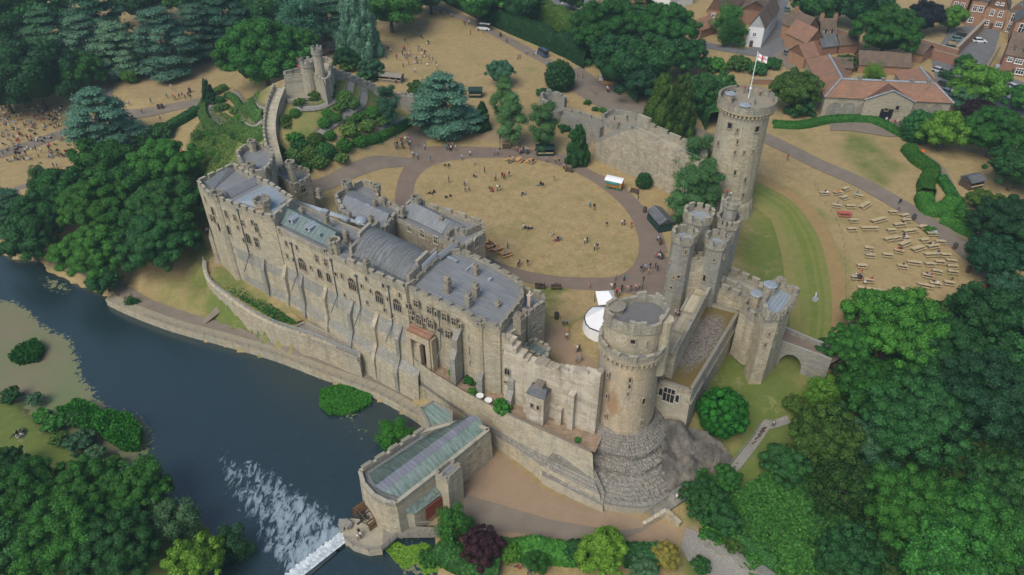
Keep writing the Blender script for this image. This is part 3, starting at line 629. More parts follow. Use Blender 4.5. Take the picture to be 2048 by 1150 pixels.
Bs = catmull(BL, 4); Bs[0] = BL[0]; lo = MB(); lg = MB(); lg2 = MB(); prev = None
for p in Bs:
    q_ = near_on(TL, p); row = []
    for f, z, _ in prof:
        f2 = f; c = Vector((q_.x+(p.x-q_.x)*f2, q_.y+(p.y-q_.y)*f2, p.z-.6 if z is None else max(z, p.z))); row.append(c)
    if prev:
        for j in range(len(prof)-1):
            (lg if j == 0 else lg2 if j == 2 else lo).add([prev[j], row[j], row[j+1], prev[j+1]], [(0, 3, 2, 1)])
    prev = row
lo.build('plinth', M['stone'], CR); lg.build('plinth_weathering', M['stone_grey'], CR); lg2.build('plinth_weathering', M['stone_grey'], CR)
for k in range(2, len(Bs)-2, 3):                                  # buttresses on the plinth
    p = Bs[k]; q_ = near_on(TL, p); d_ = Vector((p.x-q_.x, p.y-q_.y)); L = d_.length; d_ /= L; s = Vector((-d_.y, d_.x)); mb = MB()
    a0, a1 = q_+d_*(L*-.02), q_+d_*(L*.36+.6); b1 = q_+d_*(L*.9+.35); hw = .42
    def cs(o, z): return [(*(o-s*hw), z), (*(o+s*hw), z)]
    v = cs(a0, 3.4)+cs(a1, .9)+cs(a1, -3.2)+cs(b1, -6.2)+cs(b1, p.z-.5)+cs(a0, p.z-.5)
    mb.add(v, [(0, 2, 3, 1), (2, 4, 5, 3), (4, 6, 7, 5), (6, 8, 9, 7), (0, 10, 8, 6, 4, 2), (1, 3, 5, 7, 9, 11)]); mb.build('buttress', M['stone_grey'] if k % 2 else M['stone'], CR)
# ---- masses of the range ----
mass(CR, [(392,359),(417,386),(464,404),(509,421),(545,431),(588,394),(540,362),(500,345),(466,324)], 14.5, -9, rm=M['lead'])
mass(CR, [(544,441),(621,480),(690,514),(702,503),(700,465),(640,432),(575,402)], ZF, -6, rm=M['lead2'], edges=[0,1,2,3,4,5,6], mer=0, low=.5)
mass(CR, [(588,394),(668,428),(745,458),(701,505),(692,470),(640,438),(572,402)], 12.2, -2, rm=M['lead'], low=.35, mer=0)
w1, zr1 = mass(CR, [(690,514),(810,569),(820,563),(874,508),(757,450),(700,500)], ZF, -6, rm=M['hall_roof'], edges=[0,1], mer=.55)
mass(CR, [(668,386),(724,357),(748,364),(757,392),(800,412),(768,457),(690,428)], 11, -2, 'rubble_brown', rm=M['lead2'])
wU, zU = mass(CR, [(790,426),(826,396),(967,440),(969,462),(928,492),(885,471)], 11, -1, 'rubble_brown', rm=M['lead2'], mw=2.2, gap=1.1, mer=.9, plain=[4,5])
mass(CR, [(886,470),(905,452),(930,458),(968,441),(970,463),(930,493)], 11.5, -1, 'stone_warm', rm=M['lead'], mw=.8, gap=.5)
mass(CR, [(812,570),(874,512),(893,498),(925,496),(985,524),(1042,558),(1048,590),(1000,650),(962,645),(928,620)], 12.3, -4, rm=M['lead2'], drop=1.0, low=.5, mer=.4)
mass(CR, [(1016,600),(1042,572),(1087,583),(1091,600),(1056,624)], 11, -1, 'stone_plain', rm=M['lead'], mw=1.1, gap=.6)
mass(CR, [(932,640),(975,605),(1020,599),(1054,625),(1047,646),(1012,668),(963,645)], 10.6, -4.5, 'stone_warm', rm=M['lead'], drop=.9, low=.5, mer=0)
mass(CR, [(1042,690),(1066,672),(1101,690),(1094,716),(1070,706)], 5.5, -1, 'stone_warm', rm=M['lead_green'], mw=.8, gap=.5, drop=1.1, low=.5, mer=.4)
# pitched roofs sitting inside the parapets
def proof(px, z0, zr, m, hip=0, name='roof'):
    mb = MB(); gable(mb, PP(px, z0), z0, zr, hip); return mb.build(name, m, CR)
proof([(425,380),(478,334),(468,326),(404,366)], 13.1, 14.2, M['lead2'])
proof([(462,396),(532,360),(520,350),(448,384)], 13.1, 14.2, M['lead2'])
proof([(470,402),(536,366),(583,391),(540,424)], 13.1, 13.9, M['lead_pale'], .12)
proof([(548,441),(664,497),(692,468),(568,404)], 11.9, 13.7, M['lead_green'], .03)
proof([(585,399),(672,430),(742,455),(640,425)], 11.2, 11.9, M['lead_pale'], .1)
proof([(676,420),(768,456),(796,424),(704,378)], 10.0, 11.2, M['lead'], .03)
proof([(795,425),(884,468),(930,452),(836,402)], 9.8, 11.6, M['lead'], .12)
hq = PP([(703,506),(818,562),(872,509),(757,453)], 12.0); mb = MB()
a_, b_, c_, d_ = [Vector((p.x, p.y)) for p in hq]                 # barrel-shaped great hall roof
NSEG = 10; vs = []
for e0, e1 in ((a_, d_), (b_, c_)):
    for i in range(NSEG+1):
        t = i/NSEG; q_ = e0.lerp(e1, t); vs.append((q_.x, q_.y, 11.7+2.3*math.sin(math.pi*t)**.8 if 0 < t < 1 else 11.7))
n1 = NSEG+1; mb.add(vs, [(i, n1+i, n1+i+1, i+1) for i in range(NSEG)]+[tuple(range(NSEG, -1, -1)), tuple(range(n1, 2*n1))]); mb.build('hall_roof', M['hall_roof'], CR)
gb = MB(); gb.wallseg(b_.lerp(c_, -.02), b_.lerp(c_, 1.02), .6, 10, 13.4); gb.wallseg(b_.lerp(c_, .3), b_.lerp(c_, .7), .62, 13.4, 14.5); gb.build('gable_wall', M['stone_top'], CR); gb = MB(); gb.wallseg(a_.lerp(d_, -.02), a_.lerp(d_, 1.02), .6, 10, 13.3); gb.wallseg(a_.lerp(d_, .3), a_.lerp(d_, .7), .62, 13.3, 14.5); gb.build('gable_wall', M['stone_top'], CR)
u_ = (c_-b_).normalized(); nn_ = Vector((u_.y, -u_.x)); nn_ = nn_ if nn_.x > 0 else -nn_; wb = MB()
wb.wallseg(b_.lerp(c_, .42)+nn_*.4, b_.lerp(c_, .97)+nn_*.4, .1, 10.9, 13.2); wb.build('white_panel', M['white'], CR)
wb = MB(); p0 = b_.lerp(c_, .95)+nn_*.7; wb.tube((*p0, 11.9), (*(p0+nn_*1.0+u_*4.5), 11.9), .75, .75, 12); wb.build('barrel_dormer', M['lead'], CR)
for px, py in ((558,428), (588,443), (622,459)):                # white-framed dormers on the green roof
    c = P(px, py, 12.5); mb = MB(); mb.box(c, 1.5, 1.6, 1.0, LA); gable(mb, [c+Vector((x*math.cos(LA)-y*math.sin(LA), x*math.sin(LA)+y*math.cos(LA), 0)) for x, y in ((.9, -1), (.9, 1), (-.9, 1), (-.9, -1))], 13.5, 14.0)
    d1 = mb.build('dormer', M['lead_pale'], CR); mb = MB(); n = Vector((math.sin(LA), -math.cos(LA), 0)); n = n if n.y < 0 else -n
    mb.box(c+n*.85+Vector((0, 0, .2)), 1.0, .06, .7, LA); mb.build('window', M['wframe'], CR); mb = MB(); mb.box(c+n*.9+Vector((0, 0, .28)), .75, .06, .5, LA); mb.build('pane', M['glass'], CR)
for a in [(896,588,10.9,3.6,1.1,.9),(952,553,10.9,2.4),(938,617,10.9,3.2,1.0,.9),(952,597,10.9,3.2,1.1,.9),(996,621,10.3,1.9,.8,.7),(1038,662,9.5,3.6,1.5,1.2),(665,505,12,3.0,.9,.9),(735,542,12,2.4,.9,.9),(744,452,11,2.2,.8,.8),(806,432,10,1.8,.8,.8),(884,446,10.5,1.6,.9,.7),(606,432,12,1.8),(655,448,11.8,2.2,.8,.8),(694,482,12,2.2),(640,395,10,2.0),(700,440,11,1.7,.7,.7),(752,420,9.8,2.2,.8,.8),(770,412,9.8,1.8,.8,.8),(430,392,13.2,1.6,.8,.8)]: chimney(CR, *a)
c = P(1059, 612, 9.8); mb = MB(); mb.box(c, .6, .6, 2.4, LA); mb.box(c+Vector((0, 0, 2.3)), .8, .8, .2, LA); mb.tube(c+Vector((0, 0, 2.4)), c+Vector((0, 0, 3.2)), .22, .16); mb.build('chimney', flat('pale_chimney_brick', (.55,.45,.38)), CR)
mb = MB(); c = P(722, 442, 11.2); vs = []; fs = []                # glazed dome
for j in range(5):
    for i in range(12): t = i*math.pi/6; ph = j*math.pi/8; vs.append((c.x+1.3*math.cos(t)*math.cos(ph), c.y+1.3*math.sin(t)*math.cos(ph), c.z+1.0*math.sin(ph)))
for j in range(4):
    for i in range(12): fs.append((j*12+i, j*12+(i+1) % 12, (j+1)*12+(i+1) % 12, (j+1)*12+i))
mb.add(vs, fs); mb.build('roof_dome', M['lead_small'], CR)
# skylights, hatches, walk boards on the leads
for px, py, z, a, b, h in [(690,440,11.4,1.6,.8,.4),(650,425,11.6,1.4,1,.5),(712,402,10.9,.9,.5,.3),(736,412,10.9,.9,.5,.3),(760,425,10.9,.8,.5,.3),(905,520,11.5,2.2,.5,.35),(980,560,11.4,.6,.6,.4),(870,590,11.4,3,.25,.2),(640,470,13,.5,.5,.4),(590,415,11.5,1.2,.8,.5),(940,535,11.4,.4,2.5,.2)]: mb = MB(); mb.box(P(px, py, z), a, b, h, LA); mb.build('rooflight', M['lead_small'], CR)
# octagonal stair turrets
def turret(par, px, py, z, r, zb, wm='stone', n=8, corb=.25, mw=.7, gap=.45, rm=None, h=.8, name='turret', ph=.39):
    c = P(px, py, z); o = MB(); w_ = ring(c, r, n, ph); o.prism(w_, zb, z-1.1, cap=False); o.prism(ring(c, r+corb, n, ph), z-1.3, z-1.05, bot=True); o.build(name, M[wm], par)
    r_ = MB(); r_.prism(ring(c, r-.1, n, ph), z-1.5, z-1.02); r_.build('roof', rm or M['lead'], par)
    pb = MB(); wo = ring(c, r+corb-.2, n, ph)
    for i in range(n): crenel(pb, wo[i], wo[(i+1) % n], z-1.05, low=.5, mer=.55*h, t=.32, mw=mw, gap=gap)
    pb.build('parapet', M['stone_top'], par); return c
turret(CR, 522, 396, 15.6, 1.5, -7, corb=.2)
turret(CR, 432, 384, 15.0, 1.1, -8, 'stone')
turret(CR, 668, 478, 14.6, .9, -6)
turret(CR, 960, 640, 12.4, .75, -4, 'stone_warm')
turret(CR, 692, 362, 12.3, .9, -1, 'rubble_brown'); turret(CR, 752, 368, 12.6, .7, -1, 'rubble_brown'); turret(CR, 832, 392, 12.6, .9, -1, 'rubble_brown')
# facade above terrace, east of the porch
EA, EB = P(928,620,ZF), P(1012,668,11)
# windows on the facade
segs = [(410, T0[0], T0[1]), (418, T0[0], T0[1]), (470, T0[1], T0[2]), (530, T0[2], T0[3]), (621, T1[0], T1[1]), (690, T1[1], T1[2]), (812, T1[2], T1[3]), (927, T1[3], T1[4]), (1100, P(932,640,10.6), P(1012,668,10.6))]
def seg(px):
    for lim, a, b in segs:
        if px <= lim+0: return a, b
    return segs[-1][1:]
WIN = [(555,503,19,24,'four'),(605,528,19,24,'four'),(705,568,18,24,'four'),(759,594,18,24,'four'),(795,610,18,24,'four'),(640,547,10,18,'arch2'),(658,555,10,18,'arch2'),
 (513,455,8,18,'two'),(514,485,9,19,'two'),(497,477,10,20,'arch2'),(554,536,9,12,'two'),(597,557,9,12,'two'),(619,569,9,13,'two'),(651,586,8,11,'two'),(634,517,7,14,'two'),(652,525,7,14,'two'),(549,473,11,9,'two'),(573,487,4,11,'slit'),(594,495,4,9,'slit'),(503,512,6,9,'two'),(530,522,4,7,'slit'),
 (733,557,4,9,'arch'),(800,590,4,9,'arch'),(767,571,5,9,'arch'),(707,605,8,10,'two'),(724,617,4,8,'slit'),(832,607,9,12,'two'),(859,620,9,12,'two'),(838,639,11,20,'three'),(862,648,12,16,'three'),(889,634,9,13,'two'),(908,643,9,13,'two'),(896,669,9,14,'two'),
 (945,675,14,12,'four'),(944,701,10,16,'arch2'),(959,703,6,14,'arch'),(944,726,8,8,'two'),(990,685,8,10,'two'),(993,714,9,14,'two'),(994,740,6,8,'two'),
 (411,398,5,12,'rect'),(426,422,5,16,'arch'),(435,426,5,16,'arch'),(424,436,6,13,'two'),(439,454,5,17,'arch'),(447,458,5,17,'arch'),(458,460,6,19,'arch'),(453,428,6,15,'arch2'),(470,435,6,11,'two'),(486,446,6,12,'two')]
def mets(px, py, w_, h, p):
    m_ = mpp(p); D_ = p.y; Zd = p.y*CP+(HC-p.z)*SP; return w_*m_*1.12, h*Zd*Zd/(FOC*D_)
for px, py, w_, h, k in WIN:
    A, B = seg(px); p = onwall(px, py, A, B); ww, hh = mets(px, py, w_, h, p); window(CR, p, A, B, ww, hh, k)
for px, py in [(743,628),(758,633),(801,651),(770,640),(985,662),(985,675),(985,690),(987,707),(1003,700),(988,700),(822,625)]:
    A, B = seg(px); p = onwall(px, py, A, B); window(CR, p, A, B, .25, .7 if px < 900 else .35, 'slit')
for px, py in [(575,512),(588,520),(622,535),(672,548),(684,552),(724,572),(742,582),(776,598),(815,612),(826,636),(850,640),(872,628),(878,660),(920,652),(915,668),(538,500),(566,540),(583,548),(634,572),(668,588),(690,590),(735,605),(520,470),(488,480),(505,445),(476,455),(540,455),(560,462),(650,502),(770,620),(785,630),(725,650),(765,655)]:
    A, B = seg(px); p = onwall(px, py, A, B)
    if p.z > 3.1: window(CR, p, A, B, R.uniform(.3, .6), R.uniform(.7, 1.1), R.choice(['slit', 'arch', 'rect']))
# windows of the upper block and small tower
for A, B, L in [(P(790,426,11), P(885,471,11), [(819,456,8,12,'three'),(845,467,10,14,'three'),(872,480,8,13,'two')]), (P(886,470,11.5), P(930,493,11.5), [(904,496,6,9,'arch')]), (P(930,493,11.5), P(970,463,11.5), [(952,485,9,19,'three'),(925,510,4,8,'arch')]),
    (P(1056,624,11), P(1091,600,11), [(1068,652,7,11,'two'),(1080,656,4,10,'arch')])]:
    for px, py, w_, h, k in L:
        p = onwall(px, py, A, B); ww, hh = mets(px, py, w_, h, p); window(CR, p, A, B, ww, hh, k, 'frame')
# drain pipes with hopper heads
for px, y0, y1 in [(583,487,590),(663,520,620),(713,552,640),(777,573,650),(878,623,700),(476,420,500)]:
    A, B = seg(px); n = Vector((B.y-A.y, -(B.x-A.x), 0)).normalized(); n = n if n.y < 0 else -n; a = onwall(px, y0, A, B)+n*.15; mb = MB(); b_ = Vector((a.x, a.y, 2.6)); c = Vector((a.x, a.y, 0))+n*2.2; c.z = -.2
    mb.tube(a, b_, .1, .1, 6); mb.tube(b_, c, .1, .1, 6); mb.box(a+Vector((0, 0, -.1)), .5, .35, .4, LA); mb.build('drainpipe', M['lead_pipe'], CR)
# porch with red tiled roof and tall arches
A, B = seg(850); p0 = onwall(822, 646, A, B); p1 = onwall(868, 668, A, B); n = Vector((B.y-A.y, -(B.x-A.x), 0)).normalized(); n = n if n.y < 0 else -n; zt = (p0.z+p1.z)/2-.6; mb = MB(); D_ = 1.1
q_ = [p0, p1, p1+n*D_, p0+n*D_]; u = (p1-p0); u.z = 0; L = u.length; u /= L
mb.wallseg(q_[3], q_[3]+u*.9, .9, -4, zt); mb.wallseg(q_[3]+u*(L-.9), q_[2], .9, -4, zt); mb.wallseg(q_[3]+u*(L*.5-.35), q_[3]+u*(L*.5+.35), .9, -4, zt-2)
mb.wallseg(q_[3]-u*.001, q_[2]+u*.001, .96, zt-1.3, zt+.1); mb.wallseg(q_[0], q_[3]+n*.2, .7, -4, zt); mb.wallseg(q_[1], q_[2]+n*.2, .7, -4, zt); mb.build('porch', M['stone_warm'], CR)
mb = MB(); mb.add([p0+Vector((0, 0, zt-p0.z+.6)), p1+Vector((0, 0, zt-p1.z+.6)), q_[2]+n*.5+Vector((0, 0, zt-p1.z+.15)), q_[3]+n*.5+Vector((0, 0, zt-p0.z+.15))], [(0, 3, 2, 1)]); mb.build('porch_roof', M['tile_red'], CR)
# tall buttresses of the east facade
for px, y0 in ((915,660),(968,700),(1027,742)):
    A, B = (seg(px) if px < 1013 else (P(1012,668,11), P(1205,738,10.5))); p = onwall(px, y0, A, B); n = Vector((B.y-A.y, -(B.x-A.x), 0)).normalized(); n = n if n.y < 0 else -n; s = Vector((-n.y, n.x, 0))*.55; mb = MB()
    a0, a1, a2 = Vector((p.x, p.y, 0))-n*.2, Vector((p.x, p.y, 0))+n*1.1, Vector((p.x, p.y, 0))+n*2.0; z = p.z
    v = []
    for o, zz in ((a0, z), (a1, z-1.4), (a1, z-3.5), (a2, z-5), (a2, -4.5), (a0, -4.5)): v += [(o.x-s.x, o.y-s.y, zz), (o.x+s.x, o.y+s.y, zz)]
    mb.add(v, [(0, 2, 3, 1), (2, 4, 5, 3), (4, 6, 7, 5), (6, 8, 9, 7), (0, 10, 8, 6, 4, 2), (1, 3, 5, 7, 9, 11)]); mb.build('buttress', M['stone_grey'], CR)
# ---- west towers ----
W1 = empty('polygonal_tower', P(512,318,0), 0, 'low many-sided tower with grey roof where the mound wall meets the range', 'tower')
mass(W1, [(471,303),(482,290),(505,282),(530,286),(546,300),(543,322),(528,338),(505,342),(482,326)], 15.5, -4, rm=M['lead'], mw=1, gap=.6); turret(W1, 502, 280, 16.6, .7, 8)
for px, py in ((534,342),(541,346)):
    A, B = P(543,322,15.5), P(528,338,15.5); p = onwall(px, py, A, B); window(W1, p, A, B, .3, 1.6, 'slit')
W2 = empty('gate_tower', P(590,375,0), 0, 'square castle tower with a slender turret beside the curving path', 'tower')
w2, z2 = mass(W2, [(546,342),(573,323),(617,336),(620,353),(584,369)], 10, -2, rm=M['lead'], mw=1, gap=.6); turret(W2, 579, 322, 13.5, .8, 6); turret(W2, 500, 326, 15.8, .8, 6)
for px, py, w_, h, A, B in [(592,390,5,10,P(546,342,10),P(584,369,10)),(606,378,9,12,P(584,369,10),P(620,353,10))]:
    p = onwall(px, py, A, B); window(W2, p, A, B, w_*mpp(p), h*mpp(p)*1.3, 'two')
# ---- curtain wall, broken, pinkish ----
CU = empty('curtain_wall', P(1120,850,-3), 0, 'patched pinkish curtain wall with worn battlements left of the great round tower', 'wall')
A, B = P(1012,668,10.8), P(1206,738,10.6); tops = [onwall(x, y, A, B) for x, y in [(1012,668),(1030,676),(1038,694),(1052,700),(1060,712),(1085,716),(1108,726),(1150,734),(1206,740)]]
uu = (B-A); uu.z = 0; uu.normalize(); nn = Vector((uu.y, -uu.x, 0)); nn = nn if nn.y < 0 else -nn; mb = MB()
for a, b in zip(tops[:-1], tops[1:]):
    L = (Vector((b.x-a.x, b.y-a.y))).length; k = max(1, int(L/.8))
    for i in range(k):
        s0, s1 = a.lerp(b, i/k), a.lerp(b, (i+1)/k); z = (s0.z+s1.z)/2+R.uniform(-.25, .2)-.6; mb.wallseg(s0, s1, 1.8, -4.5, z)
mb.build('wall', M['stone_pink'], CU); mb = MB()
for a, b in ((1086, 1100), (1113, 1121), (1128, 1141), (1163, 1180), (1187, 1206)):
    pa, pb_ = onwall(a, 727+(a-1086)*.13, A, B), onwall(b, 727+(b-1086)*.13, A, B); pa += nn*.6; pb_ += nn*.6; z = (pa.z+pb_.z)/2; mb.wallseg(pa, pb_, .55, z-2.2, z+R.uniform(.0, .5))
mb.build('battlement', M['stone_pink'], CU)
mb = MB()
for px in (1062, 1152, 1128):
    p = onwall(px, 780, A, B); mb.box((p.x+nn.x*1.2, p.y+nn.y*1.2, -4.2), 1.0, 1.3, 4.5 if px != 1152 else 9, math.atan2(uu.y, uu.x))
mb.build('buttress', M['stone_pink'], CU)
p = onwall(1088, 790, A, B)+nn*2.0; mb = MB(); ang = math.atan2(uu.y, uu.x)                     # small projecting bay
mb.box((p.x, p.y, -4.2), 3.0, 2.6, 7.4, ang); bay = mb.build('garderobe_bay', M['stone_pink'], CU); mb = MB(); gable(mb, [p+uu*a+nn*b for a, b in ((-1.7, 1.5), (1.7, 1.5), (1.7, -1.5), (-1.7, -1.5))], 3.2, 4.1, .1); mb.build('bay_roof', M['slate'], CU)
mb = MB(); mb.box((p.x-nn.x*.5, p.y-nn.y*.5, 3.1), 1.4, 1.6, 1.6, ang); mb.build('bay_stack', M['stone_dark'], CU)
for x, y in ((1020,736),(1017,757),(1026,759)):
    q_ = onwall(x, y, A, B)+nn*.9; window(CU, q_, A, B, .5 if y > 740 else .9, .4 if y > 740 else 1.5, 'arch2' if y < 740 else 'slit')
for x in (1082, 1094): q_ = p+uu*((x-1088)*.09)+nn*1.3; q_.z = .8; window(CU, q_, A, B, .4, .9, 'slit')
# ---- great round (clover) tower ----
CT = empty('round_tower', (18.35, 84.6, -3), 0, 'huge clover-shaped stone tower on a sloping plinth, nearest the camera', 'tower')
cc = (18.35, 84.6)
def lobed(c, r, n=48, k=.045, ph=-math.pi/2):
    return [Vector((c[0]+r*(1+k*math.cos(3*(i*2*math.pi/n-ph)))*math.cos(i*2*math.pi/n), c[1]+r*(1+k*math.cos(3*(i*2*math.pi/n-ph)))*math.sin(i*2*math.pi/n))) for i in range(n)]
mb = MB(); lv = [(-2.2, 5.1), (0, 4.95), (12.2, 4.55)]
for (z0, r0), (z1, r1) in zip(lv[:-1], lv[1:]): mb.prism(lobed(cc, r0), z0, z1, top=lobed(cc, r1), cap=False)
_rp = onwall(1228, 812, Vector((0, 80.2, 0)), Vector((30, 80.2, 0))); ct_w = mb.build('shaft', stone('stained_golden_stone', (.46, .365, .23), (.64, .53, .38), stain=.35, rust=(_rp.x-.3, _rp.y+.5, _rp.z)), CT)
mb = MB(); nC = 40
for i in range(nC):                                              # corbels under the wall-walk
    t = i*2*math.pi/nC; mb.box((cc[0]+4.85*math.cos(t), cc[1]+4.85*math.sin(t), 12.0), .7, .28, .7, t)
mb.prism(ring(cc, 5.15, 48), 12.6, 12.95, bot=True, cap=True); mb.prism(ring(cc, 5.22, 48), 12.9, 13.1, bot=True); mb.build('corbel_table', M['stone'], CT)
pb = MB(); wo = ring(cc, 4.95, 24)
for i in range(24): crenel(pb, wo[i], wo[(i+1) % 24], 13.05, low=.75, mer=.55 if i % 2 else .12, t=.4, mw=1.4, gap=.1)
pb.build('parapet', M['stone_top'], CT); mb = MB(); mb.prism(ring(cc, 4.8, 40), 12.9, 13.12); mb.build('wall_walk', M['lead2'], CT)
dr = ccw([Vector((p.x, p.y)) for p in PP([(1213,607),(1231,597),(1274,586),(1294,585),(1313,587),(1331,599),(1339,617),(1323,642),(1294,648),(1258,646),(1225,634),(1211,619)], 19.3)])
dc = sum(dr, Vector((0, 0)))/len(dr); sm = []
for i in range(len(dr)):
    a, b, c, d_ = dr[i-1], dr[i], dr[(i+1) % len(dr)], dr[(i+2) % len(dr)]
    for q2 in range(3):
        t = q2/3; sm.append(.5*((2*b)+(c-a)*t+(2*a-5*b+4*c-d_)*t*t+(3*b-a-3*c+d_)*t**3))
base = [cc2*.97+dc*.03 for cc2 in sm]
mb = MB(); mb.prism(base, 12.5, 18.2, top=[dc+(p-dc)*.985 for p in sm], cap=False); mb.build('upper_drum', M['stone'], CT)
mb = MB(); mb.prism([dc+(p-dc)*1.03 for p in sm], 17.2, 17.5, bot=True); mb.build('string_course', M['stone_top'], CT)
mb = MB(); mb.prism([dc+(p-dc)*.9 for p in sm], 17.3, 17.75); mb.build('roof', M['asphalt'], CT)
pb = MB()
for i in range(len(sm)):
    a, b = dc+(sm[i]-dc)*.97, dc+(sm[(i+1) % len(sm)]-dc)*.97
    h = 1.6 if i % 6 in (0, 1, 2) else 1.0; pb.wallseg(a, b, .45, 17.5, 17.9+h+R.uniform(-.12, .12))
pb.build('parapet', M['stone_top'], CT)
c = P(1232, 612, 18.6); mb = MB(); mb.prism(ring(c, 1.3, 14), 15, 18.9); mb.prism(ring(c, 1.45, 14), 18.6, 18.8, bot=True); mb.build('stair_cap', M['stone_top'], CT)
mb = MB(); c = P(1333, 640, 18.5); mb.prism(ring(c, 1.1, 12), 8, 18.8); mb.build('stair_turret', M['stone'], CT)
def cwin(par, c, r, px, py, w_, h, kind, fm='frame_dark'):        # window on a round shaft
    rr = ray(px, py); a = rr.x**2+rr.y**2; b = -2*(rr.x*c[0]+rr.y*c[1]); k_ = c[0]**2+c[1]**2-r*r; D_ = b*b-4*a*k_
    if D_ < 0: return
    t = (-b-math.sqrt(D_))/(2*a); p = Vector((rr.x*t, rr.y*t, HC+rr.z*t)); n = Vector((p.x-c[0], p.y-c[1])).normalized(); A = Vector((p.x, p.y, 0)); B = A+Vector((-n.y, n.x, 0))
    ww, hh = mets(px, py, w_, h, p); return window(par, p, A, B, ww, hh, kind, fm)
for a in [(1260,760,3,9,'arch'),(1259,773,3,7,'slit'),(1287,802,5,12,'arch'),(1283,845,4,9,'two'),(1214,792,3,7,'slit'),(1216,750,2,8,'slit'),(1212,832,2,6,'slit'),(1256,788,2,8,'slit')]: cwin(CT, cc, 4.9 if a[1] < 800 else 5.1, *a)
for a in [(1219,672,7,8,'rect'),(1266,683,8,8,'rect'),(1298,686,7,7,'rect'),(1230,668,4,4,'slit')]: cwin(CT, (dc.x, dc.y), 3.95, *a)
# sloping plinth of the tower: stepped cone with a vertical outer wall
from mathutils import noise as mno
mb = MB(); lw = MB(); n = 110
profile = [(5.2, -1.9), (6.6, -3.5), (7.9, -4.5), (8.0, -5.7), (9.7, -6.3), (9.85, -7.0), (11.4, -7.6), (13.2, -8.7), (14.5, -9.2), (14.7, -11.2)]
fine_p = []
for (r0, z0), (r1, z1) in zip(profile[:-2], profile[1:-1]):
    for q in range(4): fine_p.append((r0+(r1-r0)*q/4, z0+(z1-z0)*q/4))
fine_p += profile[-2:]; NP = len(fine_p)
def plp(i, j):
    r, z = fine_p[j]; t = -math.pi*1.02+i*(math.pi*1.04)/n; f = j/(NP-1); sx = 1.0-.18*f; am = .2*math.sin(math.pi*min(1, f*1.05)) if j < NP-2 else 0
    q = Vector((r*math.cos(t)*.5, r*math.sin(t)*.5, z*1.1)); nz = mno.fractal(q, .7, 2.1, 4); r2 = r*(1+.02*math.sin(t*5+1)*f)+nz*am+R.uniform(-.1, .1)*(am > .03)
    return Vector((cc[0]+r2*math.cos(t)*sx, cc[1]+.2+r2*math.sin(t), z+nz*am*.8+R.uniform(-.1, .1)*(am > .03)))
rows = [[plp(i, j) for i in range(n+1)] for j in range(NP)]
for j in range(NP-1):
    for i in range(n): (mb if j < NP-2 else lw).add([rows[j][i], rows[j][i+1], rows[j+1][i+1], rows[j+1][i]], [(0, 3, 2, 1)])
mb.build('sloping_plinth', M['stone_dark'], CT); lw.build('plinth_wall', M['stone_plain'], CT)
# ---- terrace wall ----
sheet('terrace_ground', [Vector((p.x, p.y)) for p in PP([(828,722,-3.3),(870,752,-3.3),(930,790,-3.3),(1000,826,-3.3),(1060,853,-3.3),(1130,885,-3.3),(1190,905,-3.3),(1215,850,-3.3),(1010,790,-3.3),(930,720,-3.3),(860,690,-3.3),(830,690,-3.3)])], flat('terrace_earth', (.27, .20, .14), .95, var=.35, sc=.9), 0, zf=lambda x, y: -3.3)
TW = empty('terrace_wall', P(1000,880,-9), 0, 'long pale retaining wall of the terrace between the river path and mill yard', 'wall')
tt = PP([(826,716,-2.2),(870,748,-2.2),(930,785,-2.2),(1000,822,-2.2),(1060,850,-2.2),(1130,882,-2.2),(1185,908,-2.2)]); tb_ = PP([(838,806,-11.6),(850,800,-11.4),(945,865,-11),(985,892,-10.9),(1035,925,-10.9),(1085,965,-10.9),(1205,1028,-10.9)])
mb = MB(); cp = MB(); NT = 40
def samp(line, f):
    Ls = [(b-a).length for a, b in zip(line[:-1], line[1:])]; s = f*sum(Ls)
    for a, b, L in zip(line[:-1], line[1:], Ls):
        if s <= L: return a.lerp(b, s/L)
        s -= L
    return line[-1].copy()
prevr = None
for i in range(NT+1):
    a, b = samp(tt, i/NT), samp(tb_, i/NT); inn = Vector((b.x-a.x, b.y-a.y, 0)).normalized()*-.8
    m1 = a.lerp(b, .25); m1.z = -7.0; m2 = a.lerp(b, .72); m2.z = -8.0 if i > NT*.45 else -8.0; row = [a+inn+Vector((0, 0, -1.3)), a+inn, a, m1, m2, a.lerp(b, .8)+Vector((0, 0, -10-(a.z+(b.z-a.z)*.8)+.5)), b]
    row[5].z = -9.4
    if prevr:
        for j in range(6): mb.add([prevr[j], row[j], row[j+1], prevr[j+1]], [(0, 3, 2, 1)], 1 if j == 3 else 0)
        cp.add([prevr[1]+Vector((0, 0, .05)), row[1]+Vector((0, 0, .05)), row[2]+Vector((0, 0, .05)), prevr[2]+Vector((0, 0, .05))], [(0, 3, 2, 1)])
    prevr = row
mb.build('wall', [M['stone'], M['stone_dark']], TW); cp.build('coping', M['path'], TW)
mb = MB(); a, b = samp(tt, 0), samp(tb_, 0); mb.add([a, a+Vector((.8, 1.2, 0)), (b.x+1, b.y+2, b.z), b], [(0, 1, 2, 3), (3, 2, 1, 0)]); mb.build('end_face', M['stone'], TW)
